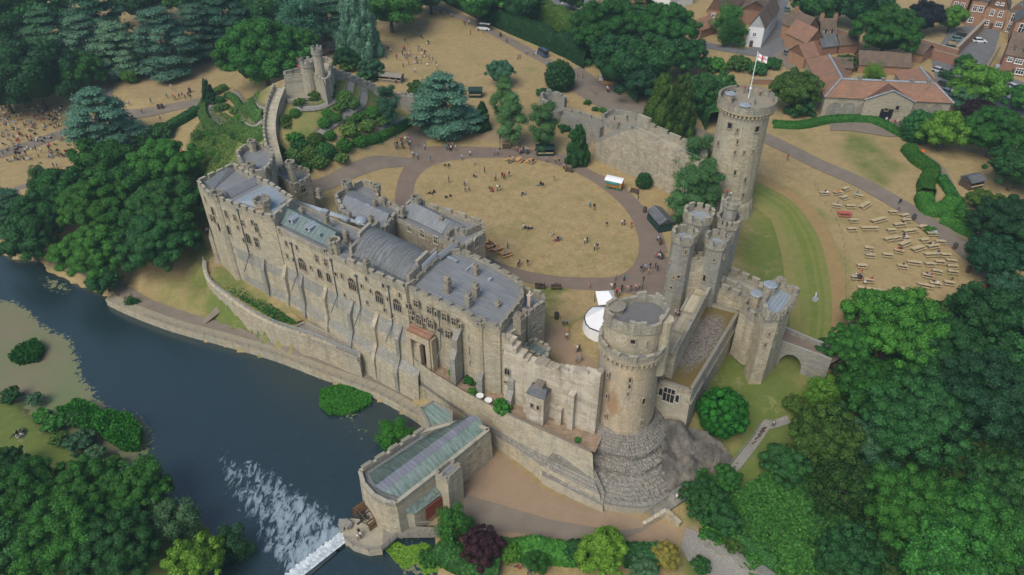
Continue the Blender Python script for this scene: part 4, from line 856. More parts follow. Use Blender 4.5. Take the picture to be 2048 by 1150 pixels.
# lower stepped bastion in front of the terrace wall
mb = MB(); q_ = PP([(1088,925,-8.2),(1210,985,-8.2),(1235,1020,-10.2),(1083,965,-10.2)]); t_ = PP([(1105,905,-5.5),(1190,940,-5.5)])
mb.add([t_[0], t_[1], q_[1], q_[0]], [(0, 3, 2, 1)]); e0, e1 = P(1083,950,-9.2), P(1205,1012,-9.2); g0, g1 = P(1083,970,-11), P(1207,1032,-11)
mb.add([q_[0], q_[1], e1, e0], [(0, 3, 2, 1)]); mb.add([e0, e1, g1, g0], [(0, 3, 2, 1)], 1); mb.add([t_[0], q_[0], e0, g0, P(1090,930,-11)], [(0, 1, 2, 3, 4)], 1); mb.build('stepped_plinth', [M['stone_dark'], M['stone_plain']], TW)
# ---- river lawn retaining wall and annex ----
RW = empty('retaining_wall', P(480,640,-9), 0, 'curving pale retaining wall with railing around the grass terrace at the west end', 'wall')
ta = catmull(PP([(409,524,-6),(412,548,-6),(425,570,-6),(450,590,-6),(480,612,-6),(515,634,-6),(548,650,-6),(575,660,-6),(600,668,-6.2),(640,682,-7),(680,700,-7.5),(720,716,-7.5)]), 3); mb = MB(); rl = MB()
for a, b in zip(ta[:-1], ta[1:]):
    mb.wallseg(a, b, .8, -12.2, a.z+.35, z1b=b.z+.35, z0b=-12.2)
    for zz in (.75, 1.15, 1.5): rl.tube(a+Vector((0, 0, zz)), b+Vector((0, 0, zz)), .045, n=5)
    rl.tube(a+Vector((0, 0, .3)), a+Vector((0, 0, 1.5)), .05, n=5)
mb.build('wall', M['stone'], RW); rl.build('railing', M['rail'], RW)
sheet('terrace_grass', [Vector((p.x, p.y)) for p in PP([(411,526,-6.3),(414,550,-6.3),(428,574,-6.3),(452,594,-6.3),(480,613,-6.3),(515,636,-6.3),(548,652,-6.3),(580,648,-6.3),(604,640,-6.3),(560,606,-6.3),(500,560,-6.3),(455,520,-6.3),(430,510,-6.3)])], grass_mat('terrace_grass', .95), 0, zf=lambda x, y: -6.3)
AN = empty('annex_building', P(650,720,-11), 0, 'low stone annex with a railed roof walk below the middle of the facade', 'building')
mass(AN, [(575,655),(600,668),(718,718),(722,700),(690,680),(610,640)], -6.4, -12, 'stone', rm=M['wood_grey'], drop=.7, low=.5, mer=0)
# river wall
RV = empty('river_wall', P(450,700,WZ), 0, 'low stone embankment wall along the river path', 'wall'); mb = MB(); rl = MB()
for a, b in zip(rwp[:-1], rwp[1:]):
    o_ = Vector((-(b.y-a.y), b.x-a.x, 0)).normalized()*.95; mb.wallseg(a+o_, b+o_, 2.1, WZ-1, PZ+.28)
    if a.x > P(280,640,PZ).x and a.x < P(822,846,PZ).x:
        for zz in (.7, 1.15): rl.tube((a.x, a.y, PZ+zz), (b.x, b.y, PZ+zz), .04, n=4)
        rl.tube((a.x, a.y, PZ), (a.x, a.y, PZ+1.2), .05, n=4)
mb.build('wall', M['stone'], RV); rl.build('railing', M['wood_grey'], RV)
# ---- east curtain, hall with gravel roof ----
EC = empty('curtain_wall', P(1370,640,0), 0, 'straight curtain wall with walkway from the gatehouse to the great round tower', 'wall')
a, b = P(1404,572,7.5), P(1334,700,9); u = (b-a); u.z = 0; u.normalize(); n = Vector((-u.y, u.x, 0)); n = n if n.x > 0 else -n; mb = MB(); mb.wallseg(a, b, 3.0, -5, 6.6, z1b=8.0, z0b=-5); mb.build('wall', M['stone'], EC)
pb = MB(); crenel(pb, a+n*1.3, b+n*1.3, 6.6, low=.9, mer=.25, t=.5, mw=2.4, gap=.5, z2=8.0); crenel(pb, a-n*1.35, b-n*1.35, 6.6, low=.3, mer=0, t=.3, z2=8.0); pb.build('parapet', M['stone_top'], EC)
HB = empty('hall_building', P(1400,720,-3), 0, 'long hall with a flat gravel-covered roof beside the curtain wall', 'building')
m, t, bs = mat('gravel_and_moss_roof', .95, .1); g = geo(t); pos = g.outputs['Position']; c1 = noise(t, pos, .16, 5, .7); vo = N(t, 'ShaderNodeTexVoronoi'); vo.inputs['Scale'].default_value = 4.5; t.links.new(pos, vo.inputs[0])
pale = ramp(t, vo.outputs['Color'], [(.2, (.11, .095, .085)), (.8, (.28, .26, .25))]); moss = mix(t, noise(t, pos, .8, 5, .7), (.17, .105, .05), (.14, .13, .04))
cen = (P(1400,600,3.5)+P(1476,619,3.5)+P(1378,768,3.5)+P(1324,742,3.5))/4; dirv = (P(1378,768,3.5)-P(1476,619,3.5)); mp = N(t, 'ShaderNodeMapping'); mp.vector_type = 'TEXTURE'; mp.inputs['Location'].default_value = (cen.x+.6, cen.y, 0); mp.inputs['Rotation'].default_value = (0, 0, math.atan2(dirv.y, dirv.x)); mp.inputs['Scale'].default_value = (9.6, 3.1, 1); t.links.new(pos, mp.inputs[0])
sq = N(t, 'ShaderNodeVectorMath', operation='LENGTH'); fl = N(t, 'ShaderNodeVectorMath', operation='MULTIPLY'); fl.inputs[1].default_value = (1, 1, 0); t.links.new(mp.outputs[0], fl.inputs[0]); t.links.new(fl.outputs[0], sq.inputs[0])
fac = ramp(t, mth(t, 'ADD', sq.outputs['Value'], mth(t, 'MULTIPLY', mth(t, 'SUBTRACT', noise(t, pos, .9, 6, .8), .5), 1.3)), [(.7, (1,)*3), (1.25, (0,)*3)])
t.links.new(mix(t, mth(t, 'MULTIPLY', fac, .8), moss, pale), bs.inputs['Base Color']); M['gravel_roof'] = m
wH, zH = mass(HB, [(1402,596),(1482,617),(1384,778),(1318,756)], 4.2, -6.5, 'stone_plain', rm=M['gravel_roof'], drop=1.0, low=.6, mer=0, t=.55, batter=.35)
A, B = P(1318,756,4.2), P(1384,778,4.2); nwin = Vector((B.y-A.y, -(B.x-A.x), 0)).normalized(); nwin = nwin if nwin.y < 0 else -nwin
for px, py, w_, h, k in [(1338,789,20,26,'grid'),(1322,782,6,14,'arch'),(1355,796,6,14,'arch')]:
    p = onwall(px, py, A, B)+nwin*.1; ww, hh = mets(px, py, w_, h, p); window(HB, p, A, B, ww, hh, k, 'frame')
A, B = P(1384,778,4.2), P(1482,617,4.2); mb = MB(); mb.wallseg(A+(A-B).normalized()*.2, B, .8, 1.0, 1.25); mb.build('string_course', M['stone_top'], HB)
p = onwall(1398, 790, A, B); mb = MB(); mb.tube((p.x+.3, p.y-.3, 3), (p.x+.4, p.y-.4, -5), .12, n=6); mb.build('drainpipe', M['lead_pipe'], HB)
# ---- gatehouse ----
GH = empty('gatehouse', P(1410,560,0), 0, 'tall gatehouse with four slender crenellated towers', 'gatehouse')
def slim(px, py, z, rpx, zb=-2, n=8, mer=1.0, wm='stone_grey', rm=None):
    c = P(px, py, z-.8); r = rpx*mpp(c)*1.1; mb = MB(); w_ = ring(c, r, n, .39); mb.prism(ring(c, r*1.02, n, .39), zb, z-1.7, top=w_, cap=False); mb.build('tower', M[wm], GH)
    pb = MB(); wo = ring(c, r+.02, n, .39)
    for i in range(n): crenel(pb, wo[i], wo[(i+1) % n], z-1.7, low=.7, mer=mer, t=.4, mw=.8, gap=.5)
    pb.build('parapet', M['stone_top'], GH); rf = MB(); rf.prism(ring(c, r-.15, n, .39), z-2, z-1.55); rf.build('roof', rm or M['lead_small'], GH); return c, r
gA = slim(1369, 470, 18.5, 22); gB = slim(1434, 480, 17.5, 21); gC = slim(1398, 428, 19.5, 26, n=10); gD = slim(1458, 440, 18.0, 22, n=8)
mb = MB(); tcap = ring(P(1462, 418, 19.5), 1.2, 8); mb.prism(tcap, 14, 20.3); mb.build('turret', M['stone_grey'], GH); pb = MB(); tc = ring(P(1462, 418, 19.5), 1.35, 8)
for i in range(8): crenel(pb, tc[i], tc[(i+1) % 8], 20.2, low=.4, mer=.5, t=.3, mw=.5, gap=.35)
pb.build('parapet', M['stone_top'], GH)
mb = MB(); pb = MB()
for (c1, r1), (c2, r2), zt, tk in ((gA, gC, 15.2, 2.2), (gB, gD, 15.4, 3.0), (gA, gB, 13.4, 1.8), (gC, gD, 15.5, 2.2)):
    mb.wallseg(c1, c2, tk, -2, zt-1.2); u = (c2-c1); u.z = 0; u.normalize(); n = Vector((-u.y, u.x, 0))*tk*.42
    for s in (1, -1): crenel(pb, c1+n*s, c2+n*s, zt-1.25, low=.8, mer=.5, t=.35, mw=.9, gap=.5)
mb.build('wall', M['stone'], GH); pb.build('parapet', M['stone_top'], GH)
mb = MB(); mb.wallseg(gB[0].lerp(gD[0], .1), gB[0].lerp(gD[0], .9), 1.9, 14.1, 14.4); mb.build('roof', M['lead_small'], GH)
for (c, r), L in ((gA, [(1348,555,2,5),(1357,553,4,5),(1343,575,4,4),(1371,504,2,7),(1336,548,2,6),(1333,572,2,7),(1341,522,2,6)]), (gB, [(1409,556,5,12),(1438,570,2,5),(1428,520,2,6),(1449,513,2,5)]), (gD, [(1461,484,2,6),(1455,505,2,5)])):
    for a in L: cwin(GH, c, r*.95, *a, 'rect')
A, B = gA[0], gB[0]
for a in ((1387,529,2,6),(1382,557,2,5),(1378,577,3,4)): p = onwall(a[0], a[1], A, B); n = Vector((p.x-0, p.y, 0)).normalized()*-.85; window(GH, p+n, A, B, .25, .7, 'slit')
# ---- barbican ----
BB = empty('barbican', P(1530,680,-3), 0, 'ruined-topped barbican block at the castle end of the moat bridge', 'gatehouse')
mass(BB, [(1438,568),(1452,531),(1462,534),(1526,562),(1520,600),(1504,598)], 7.4, -4, rm=M['stone_grey'], mw=1.6, gap=.9, mer=.9, t=.6)
a, b = P(1448,556,7.4), P(1512,584,7.4); mb = MB(); crenel(mb, a, b, 5.8, low=1.2, mer=.7, t=.5, mw=2.2, gap=1); mb.build('inner_wall', M['stone_top'], BB)
mass(BB, [(1484,606),(1500,588),(1530,600),(1524,628),(1512,628)], 8.0, -4, rm=M['lead'], mw=1.2, gap=.7)
wB, zB = mass(BB, [(1524,604),(1540,572),(1560,560),(1594,577),(1588,600),(1562,628),(1536,628)], 11.6, -5.5, rm=M['lead_pale'], mw=.8, gap=.7, mer=.8)
mb = MB()
for i in range(26):                                               # crumbling masonry round the roof
    k = i/26*len(wB); a = wB[int(k)].lerp(wB[(int(k)+1) % len(wB)], k-int(k)); q_ = dc; mb.box((a.x, a.y, zB+.3), R.uniform(.4, .9), R.uniform(.4, .8), R.uniform(.8, 2.1), R.uniform(0, 3))
mb.build('broken_masonry', M['stone_top'], BB)
for px, py, z in ((1515,584,9.5),(1542,566,12.4)):
    c = P(px, py, z); mb = MB(); mb.prism(ring(c, 1.0, 8), z-3, z-.3); mb.build('stair_turret', M['stone'], BB); mb = MB(); mb.prism(ring(c, 1.25, 8), z-.3, z-.1, top=ring(c, .9, 8), bot=True); mb.build('turret_cap', M['lead_small'], BB)
A, B = wB[0], wB[1]
for A, B, L in ((P(1484,606,8), P(1524,628,8), [(1502,634,2,11),(1488,665,5,8)]), (P(1536,628,11.6), P(1562,628,11.6), [(1530,690,2,8),(1538,668,2,6)]), (P(1562,628,11.6), P(1588,600,11.6), [(1555,660,4,5),(1548,688,4,5),(1561,641,2,4)])):
    for a in L: p = onwall(a[0], a[1], A, B); ww, hh = mets(*a, p); window(BB, p, A, B, ww, hh, 'rect')
# ---- bridge over the moat ----
BR = empty('stone_bridge', P(1610,700,-3), 0, 'stone bridge with parapets and one arch leading to the barbican', 'bridge')
n0, n1 = P(1556,690,0), P(1660,728,0); f0, f1 = P(1568,660,0), P(1650,690,0); mb = MB(); mb.add([n0, n1, P(1700,705,0), f1, f0], [(0, 1, 2, 3, 4)]); mb.build('deck', M['path_red'], BR)
mb = MB(); u = (n1-n0).normalized(); L = (n1-n0).length; vsn = [(0, -5.2), (1.0, -5.2)]+[(1.0+1.9*(1-math.cos(t)), -3.6+2.6*math.sin(t)) for t in [i*math.pi/10 for i in range(11)]]+[(4.8, -5.2), (L, -5.2), (L, 1.0), (0, 1.0)]
k = len(vsn); nrm = Vector((u.y, -u.x, 0)); nrm = nrm if nrm.y < 0 else -nrm; fr = [n0+u*x+Vector((0, 0, z)) for x, z in vsn]; bk = [p-nrm*.5 for p in fr]
mb.add(fr+bk, [tuple(range(k)), tuple(range(2*k-1, k-1, -1))]+[(i, (i+1) % k, k+(i+1) % k, k+i) for i in range(k)]); mb.build('near_parapet', M['stone_grey'], BR)
arch = MB(); A_ = [n0+u*x+Vector((0, 0, z))-nrm*.5 for x, z in vsn[2:13]]; Bk = [p-nrm*3.2 for p in A_]; arch.add(A_+Bk, [(i, i+1, 11+i+1, 11+i) for i in range(10)]); arch.build('arch_vault', M['stone_dark'], BR)
mb = MB(); pts = catmull(PP([(1568,662,0),(1600,676,0),(1640,692,0),(1668,696,0),(1680,688,0)]), 4)
for a, b in zip(pts[:-1], pts[1:]): mb.wallseg(a, b, .5, -4, 1.0)
mb.build('far_parapet', M['stone_grey'], BR)
# ---- tall round tower with flag ----
GT = empty('round_tower', (49, 147, 0), 0, 'tall round tower with a flagpole and visitors on its roof', 'tower'); gc = (49, 147)
mb = MB(); n = 24; lv = [(-3, 6.3), (1.0, 5.6), (1.6, 5.3), (23.0, 5.15)]
for (z0, r0), (z1, r1) in zip(lv[:-1], lv[1:]): mb.prism(ring(gc, r0, n), z0, z1, top=ring(gc, r1, n), cap=False)
mb.build('shaft', M['stone'], GT); mb = MB()
for i in range(44): t = i*2*math.pi/44; mb.box((gc[0]+5.45*math.cos(t), gc[1]+5.45*math.sin(t), 22.3), .8, .32, .75, t)
mb.prism(ring(gc, 5.95, 48), 23, 23.3, bot=True); mb.build('corbel_table', M['stone_warm'], GT)
mb = MB(); mb.prism(ring(gc, 5.7, 48), 23.2, 23.45); mb.build('roof', M['stone_plain'], GT); pb = MB(); wo = ring(gc, 5.75, 36)
for i in range(36): pb.wallseg(wo[i], wo[(i+1) % 36], .4, 23.3, 24.75 if i % 9 else 24.3); pb.wallseg(wo[i], wo[(i+1) % 36], .5, 24.74, 24.86) if i % 9 else None
pb.build('parapet', M['stone_top'], GT)
for a in [(1460,251,8,11,'rect'),(1514,258,8,11,'rect'),(1475,261,2,7,'slit'),(1475,283,2,8,'slit'),(1470,305,2,6,'slit'),(1488,305,2,6,'slit'),(1506,303,2,6,'slit'),(1437,287,3,9,'slit'),(1470,345,3,9,'slit'),(1490,360,3,9,'slit'),(1486,390,3,7,'slit')]: cwin(GT, gc, 5.22, *a)
for px, py in ((1461,186),(1490,209)):
    c = P(px, py+2, 25); mb = MB(); mb.prism(ring(c, .95, 8), 23.4, 25.2); mb.build('stair_hut', M['stone_plain'], GT); mb = MB(); mb.prism(ring(c, 1.25, 8), 25.15, 25.35, top=ring(c, .8, 8), bot=True); mb.build('hut_roof', M['lead_small'], GT)
A = P(1455, 372, 8); mb = MB()
FP = empty('flagpole', P(1497, 196, 23.45), 0, 'white flagpole flying a white flag with a red cross', 'flag'); p = P(1497, 196, 23.45); mb = MB(); mb.tube(p, p+Vector((0, 0, 9.8)), .13, .07, 8); mb.tube(p+Vector((0, 0, 2)), p+Vector((0, 0, 2.3)), .3, .3, 8); mb.tube(p+Vector((0, 0, 9.8)), p+Vector((0, 0, 10)), .15, .05, 8); mb.build('pole', M['white'], FP)
mb = MB(); W_, H_ = 15, 9; dd = Vector((.93, -.1, -.28)); top = p+Vector((.1, 0, 9.6)); vs = []
for i in range(W_+1):
    for j in range(H_+1): x = i/W_*2.2; y = j/H_*1.35; vs.append(top+dd*x+Vector((0, .16*math.sin(x*4+y), -y+.05*math.sin(x*5))))
fs = [(i*(H_+1)+j, i*(H_+1)+j+1, (i+1)*(H_+1)+j+1, (i+1)*(H_+1)+j) for i in range(W_) for j in range(H_)]
mb.add(vs, fs); mb.m = [1 if (j in (4,) or i in (6, 7)) else 0 for i in range(W_) for j in range(H_)]; mb.build('flag', [flat('flag_white', (.8, .8, .82), var=.03), flat('flag_red', (.62, .02, .04), var=.03)], FP, smooth=True)
# ramp wall from gatehouse to the tall tower
GW = empty('curtain_wall', P(1455,420,0), 0, 'short stepped wall joining the gatehouse to the tall round tower', 'wall'); mb = MB()
a, b = P(1466,405,8), P(1450,428,10); mb.wallseg(P(1458,398,6), P(1452,440,9), 3.0, -2, 5.5, z1b=9, z0b=-2); mb.build('wall', M['stone'], GW); pb = MB(); u = (P(1452,440,9)-P(1458,398,6)); u.z = 0; u.normalize(); n = Vector((-u.y, u.x, 0))
for s in (1.3, -1.3): crenel(pb, P(1458,398,6)+n*s, P(1452,440,9)+n*s, 5.5, low=.8, mer=.5, t=.4, z2=9)
pb.build('parapet', M['stone_top'], GW)
# ---- north-east rampart ----
NE = empty('rampart', P(1270,340,0), 0, 'broad high rampart wall with a stair up its left slope beside the tall tower', 'wall')
b0, b1, b2 = P(1187,318,0), P(1340,388,0), P(1440,425,0); u = (b1-b0).normalized(); n = Vector((-u.y, u.x, 0)); n = n if n.y > 0 else -n
s = lambda x, y: onwall(x, y, b0, b1)
k0, k1, k2 = s(1187,287), s(1262,258), s(1372,314); k3 = k2+(k2-k1)*.22; k3.z = k2.z; Lk = 3.2; mb = MB(); prof = [b0, Vector((k3.x, k3.y, -1)), k3, k1, k0]; prof[0] = Vector((b0.x, b0.y, -1))
fr = prof; bk = [p+n*Lk for p in prof]; mb.add(fr+bk, [(0, 1, 2, 3, 4), (9, 8, 7, 6, 5)]+[(i, (i+1) % 5, 5+(i+1) % 5, 5+i) for i in range(5)]); mb.build('wall', stone('rampart_stone', (.36, .32, .225), (.60, .53, .39), stain=.6, contrast=.75, patch=.35, lichen=(.27, .25, .19)), NE)
pb = MB(); o = n*(Lk-.2); crenel(pb, k1+o+u*1.2, k3+o, k1.z, low=1.0, mer=.7, t=.5, mw=2.8, gap=.5, z2=k3.z); pb.wallseg(k1+o-u*.5, k1+o+u*3, .8, k1.z, k1.z+2.6); pb.build('parapet', M['stone_top'], NE)
pb = MB(); nst = 18
for i in range(nst): q_ = k0.lerp(k1, i/nst); pb.box((q_+n*1.6+Vector((0, 0, .05))), .75, 2.4, .3, math.atan2(u.y, u.x))
pb.wallseg(k0+n*.2, k1+n*.2, .35, k0.z, k0.z+.9, z1b=k1.z+.9, z0b=k1.z); pb.wallseg(k0+n*3, k1+n*3, .35, k0.z, k0.z+.9, z1b=k1.z+.9, z0b=k1.z); pb.build('stair', M['stone_grey'], NE)
rl = MB()
for i in range(16): q_ = k1.lerp(k3, i/15)+n*.1; rl.tube(q_, q_+Vector((0, 0, 1.1)), .04, n=4)
rl.tube(k1+n*.1+Vector((0, 0, 1.1)), k3+n*.1+Vector((0, 0, 1.1)), .04, n=4); rl.build('railing', M['rail'], NE)
BT = empty('ruined_tower', P(1235,250,0), 0, 'low round ruined tower with an open platform and steps', 'tower'); c = P(1240,243,4.2); mb = MB(); r = 36*mpp(c); mb.prism(ring(c, r, 24), -1, 4.2); mb.build('drum', M['stone_plain'], BT); pb = MB(); w_ = ring(c, r-.25, 24)
for i in range(24):
    if 0 <= i < 17: pb.wallseg(w_[i], w_[(i+1) % 24], .6, 4.1, 5.6+R.uniform(-.3, .3))
pb.build('parapet', M['stone_grey'], BT); mb = MB()
for i in range(7): mb.box(P(1205+i*3, 258-i*1.6, 0)+Vector((0, 0, 0)), 1.2, 1.5, .6+i*.55, .4)
mb.build('steps', M['stone_grey'], BT)
BW = empty('curtain_wall', P(1150,240,0), 0, 'worn curtain wall running left from the ruined tower past young pines', 'wall'); mb = MB(); pb = MB(); wl = PP([(1205,252,4),(1160,236,4),(1125,228,4)])
for a, b in zip(wl[:-1], wl[1:]): mb.wallseg(a, b, 2.2, -1, 3.8); crenel(pb, a+Vector((.3, .9, 0)), b+Vector((.3, .9, 0)), 3.8, low=.9, mer=.6, t=.5, mw=2.6, gap=.4)
mb.build('wall', M['stone_grey'], BW); pb.build('parapet', M['stone_grey'], BW)
BX = empty('ruined_tower', P(1105,230,0), 0, 'broken half-round tower stub at the far end of the worn wall', 'tower'); c = P(1106,212,3.5); mb = MB(); pb = MB(); r = 24*mpp(c); mb.prism(ring(c, r, 18), -1, 3.2); w_ = ring(c, r, 18)
for i in range(18):
    if not 12 <= i <= 15: pb.wallseg(w_[i], w_[(i+1) % 18], .8, 3, 6.2+R.uniform(-.7, .7))
mb.build('drum', M['stone_grey'], BX); pb.build('broken_wall', M['stone_grey'], BX)
# ---- mound wall and mound tower ----
MW = empty('mound_wall', P(545,250,3), 0, 'crenellated wall climbing the green mound from the castle range', 'wall'); mb = MB(); pb = MB()
pl = [P(556,338,8.5), P(546,300,9.5)]+[G(x_, y_, 3.2)+Vector((0, 0, 3.2)) for x_, y_ in ((540,268), (541,238), (548,206), (560,176))]; pl = catmull(pl, 4)
for a, b in zip(pl[:-1], pl[1:]):
    mb.wallseg(a, b, 2.8, min(TZ(a.x, a.y)-2, a.z-3), a.z, z1b=b.z, z0b=min(TZ(b.x, b.y)-2, b.z-3)); u = (b-a); u.z = 0; u.normalize(); n = Vector((-u.y, u.x, 0)); n = n if n.x < 0 else -n
    crenel(pb, a+n*1.2, b+n*1.2, a.z-.1, low=.8, mer=.6, t=.4, mw=.9, gap=.6, z2=b.z-.1); pb.wallseg(a-n*1.25, b-n*1.25, .3, a.z-.1, a.z+.35, z1b=b.z+.35, z0b=b.z-.1)
mb.build('wall', M['stone_plain'], MW); pb.build('parapet', M['stone_plain'], MW)
MT = empty('mound_tower', P(620,160,13), 0, 'ruined stone tower with a thin round turret crowning the mound', 'tower')
mass(MT, [(562,172),(568,158),(606,148),(648,150),(655,168),(640,185),(575,196)], 15.2, 8, 'stone_plain', rm=M['stone_plain'], drop=1.0, low=.3, mer=0)
mass(MT, [(567,150),(567,141),(604,134),(606,148)], 19.0, 12, 'stone_plain', rm=M['stone_plain'], mw=1.6, gap=.4)
def rt(px, py, z, rpx, zb, broken=0):
    c = P(px, py, z); r = rpx*mpp(c); mb = MB(); mb.prism(ring(c, r, 14), zb, z-1.1); mb.prism(ring(c, r+.25, 14), z-1.5, z-1.2, bot=True); mb.build('turret', M['stone_plain'], MT); pb = MB(); w_ = ring(c, r+.05, 14)
    for i in range(14): pb.wallseg(w_[i], w_[(i+1) % 14], .35, z-1.2, z-.5+(.6 if i % 2 else 0)+R.uniform(-.2, .2)*broken)
    pb.build('parapet', M['stone_grey'], MT)
rt(612, 118, 22.5, 14, 12, 1); rt(632, 94, 25.5, 10, 12)
mass(MT, [(622,142),(628,118),(650,112),(663,118),(660,150),(648,160)], 19.5, 10, 'stone_plain', rm=M['stone_plain'], mw=1, gap=.5)
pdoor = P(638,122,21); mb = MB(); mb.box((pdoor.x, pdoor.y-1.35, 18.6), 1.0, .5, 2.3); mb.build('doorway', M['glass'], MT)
mb = MB()
for i in range(10): mb.box(P(600+i*.5, 186-i*2.2, 12.6+i*.33), 1.9, .5, .35+i*.02, .2)
mb.build('steps', M['stone_grey'], MT)
MS = empty('stepped_wall', P(710,160,6), 0, 'crenellated wall stepping down the right side of the mound', 'wall'); mb = MB(); pl = [P(662,140,16.5), P(690,146,14.5), P(718,156,12), P(745,168,9.5), P(758,178,8), P(800,190,5), P(835,196,5)]
for a, b in zip(pl[:-1], pl[1:]):
    L = (b-a).length; k = max(2, int(L/2.2))
    for i in range(k): s0, s1 = a.lerp(b, i/k), a.lerp(b, (i+1)/k); mb.wallseg(s0, s1, 1.4, min(TZ(s0.x, s0.y)-2, s1.z-3), s1.z+.3); mb.wallseg(s0.lerp(s1, .15), s0.lerp(s1, .7), .7, s1.z+.2, s1.z+1.0)
mb.build('wall', M['stone_grey'], MS)
# ================= mill =================
ML = empty('watermill_building', P(850,960,-10.5), 0, 'stone mill building with a long green-grey roof standing over the river', 'mill')
wM = ccw([Vector((p.x, p.y)) for p in PP([(716,940),(836,862),(930,836),(981,857),(897,925),(793,1006),(772,1004),(745,990),(724,966)], -3.0)])
mb = MB(); mb.prism(inset(wM, -.25), -14, -3.9, top=wM, cap=False); mb.build('wall', M['stone'], ML)
mb = MB(); mb.prism(inset(wM, .3), -4.5, -4.0); mb.build('gutter', M['lead2'], ML); pb = MB(); wi = inset(wM, .22)
for i in range(len(wi)): pb.wallseg(wi[i], wi[(i+1) % len(wi)], .5, -4, -3.2); pb.wallseg(wi[i], wi[(i+1) % len(wi)], .62, -3.22, -3.08)
crenel(pb, P(720,940,-3), P(850,856,-3), -3.15, low=.1, mer=.4, t=.5, mw=1.6, gap=.8); pb.build('parapet', M['stone_top'], ML)
MA = math.atan2((P(940,833,-2)-P(748,978,-2)).y, (P(940,833,-2)-P(748,978,-2)).x)
mgreen = seamed('green_mill_roof', MA+math.pi/2, (.20, .29, .26), (.29, .37, .34), (.10, .14, .13), pitch=.8, streaks=.85); mgrey = seamed('purple_grey_ridge_lead', MA+math.pi/2, (.20, .215, .26), (.26, .27, .32), pitch=.7)
e = PP([(738,946),(880,853),(972,862),(800,995),(757,982)], -3.7); r_ = PP([(750,972),(944,829),(958,835),(768,984)], -2.5)
mb = MB(); mb.add([e[0], e[1], r_[1], r_[0]], [(0, 3, 2, 1), (0, 1, 2, 3)]); mb.add([r_[3], r_[2], e[2], e[3]], [(0, 3, 2, 1)]); mb.add([e[1], e[2], r_[2], r_[1]], [(0, 1, 2, 3)]); mb.add([e[3], e[4], e[0], r_[0], r_[3]], [(0, 1, 2, 3, 4)]); mb.build('roof', mgreen, ML)
mb = MB(); mb.add([p+Vector((0, 0, .03)) for p in r_], [(0, 1, 2, 3)]); mb.build('ridge_lead', mgrey, ML)
mass(ML, [(869,940),(899,917),(924,929),(895,956)], -1.9, -11, 'stone', rm=M['lead'], mw=.6, gap=.4, drop=.9, low=.4, mer=.35, t=.3)
A, B = P(895,956,-2.3), P(924,929,-2.3)
for x, y in ((882,958), (888,955), (894,951)): p = onwall(x+16, y, A, B); window(ML, p, A, B, .32, .8, 'slit')
for x, y in ((957,897), (940,912)): A2, B2 = P(897,925,-3), P(981,857,-3); p = onwall(x, y, A2, B2); window(ML, p, A2, B2, .3, .9, 'slit')
mb = MB(); q_ = PP([(873,962,-5.6),(889,984,-7.0),(829,1029,-7.0),(797,1020,-5.6)]); mb.add(q_, [(0, 1, 2, 3), (3, 2, 1, 0)]); mb.build('lean_to_roof', flat('mossy_slate', (.15, .20, .18), .8, var=.6, sc=2), ML)
mb = MB(); b_ = inset(ccw([Vector((p.x, p.y)) for p in q_]), .25); mb.prism(b_, -12, -7.1, cap=True); mb.build('lean_to_wall', M['stone'], ML)
A, B = q_[2].copy(), q_[1].copy(); p = onwall(866, 1003, A, B); d1 = (B-A).normalized(); n = Vector((d1.y, -d1.x, 0)); mb = MB(); mb.wallseg(p-d1*1.6+n*.05, p+d1*1.6+n*.05, .12, -10.4, -7.5); mb.build('red_door', flat('faded_red_door', (.24, .06, .045), .7), ML)
A, B = wM[0], wM[1]
for x, y, k in ((735,995,'slit'), (742,1000,'slit')):
    A2, B2 = P(716,940,-3), P(745,990,-3); p = onwall(x, y, A2, B2); window(ML, p, A2, B2, .5, .9, 'two')
for x, y in ((803,1030), (812,1030)): A2, B2 = P(793,1020,-7), P(829,1029,-7); p = onwall(x, y, A2, B2); window(ML, p, A2, B2, .35, .8, 'slit')
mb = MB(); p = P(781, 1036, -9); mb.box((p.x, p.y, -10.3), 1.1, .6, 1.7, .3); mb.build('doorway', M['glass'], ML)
mass(ML, [(838,812),(866,797),(905,818),(905,845),(858,852)], -4.0, -11, 'stone', rm=mgreen, drop=.6, low=.3, mer=0)
WW = empty('mill_platform', P(730,1060,-10.3), 0, 'stone and timber platform with railings beside the mill wheel', 'platform')
plat = PP([(684,1052),(701,1036),(767,1042),(792,1052),(880,1054),(880,1072),(795,1073),(764,1100),(737,1103),(706,1093),(688,1077)], -10.5)
mb = MB(); mb.prism(ccw(plat[:3]+plat[7:]), -13.5, -10.55); mb.build('stone_base', M['stone_plain'], WW)
mb = MB(); mb.prism(ccw(plat[2:8]), -10.9, -10.5, bot=True); mb.build('deck', M['wood_grey'], WW); rl = MB()
edge = plat[4:6]+plat[5:]+[plat[0]]
for a, b in zip(plat[5:-1], plat[6:]):
    for zz in (-10.1, -9.7, -9.35): rl.tube((a.x, a.y, zz), (b.x, b.y, zz), .05, n=4)
    k = max(1, int((b-a).length/1.5))
    for i in range(k): q_ = a.lerp(b, i/k); rl.tube((q_.x, q_.y, -10.5), (q_.x, q_.y, -9.3), .06, n=4)
a, b = P(795,1050,-10.5), P(880,1052,-10.5)
for zz in (-10.1, -9.7, -9.35): rl.tube((a.x, a.y, zz), (b.x, b.y, zz), .05, n=4)
rl.build('railing', M['wood_grey'], WW)
WH = empty('water_wheel', P(735,1035,-11), 0, 'dark timber water wheel in its pit under the mill wall', 'water wheel'); a, b = P(742,1012,-10.6), P(716,1031,-10.6); a, b = P(752,1022,-10.6), P(723,1043,-10.6); ax = (b-a).normalized(); mb = MB()
u = Vector((0, 0, 1)); v = ax.cross(u); nb = 22
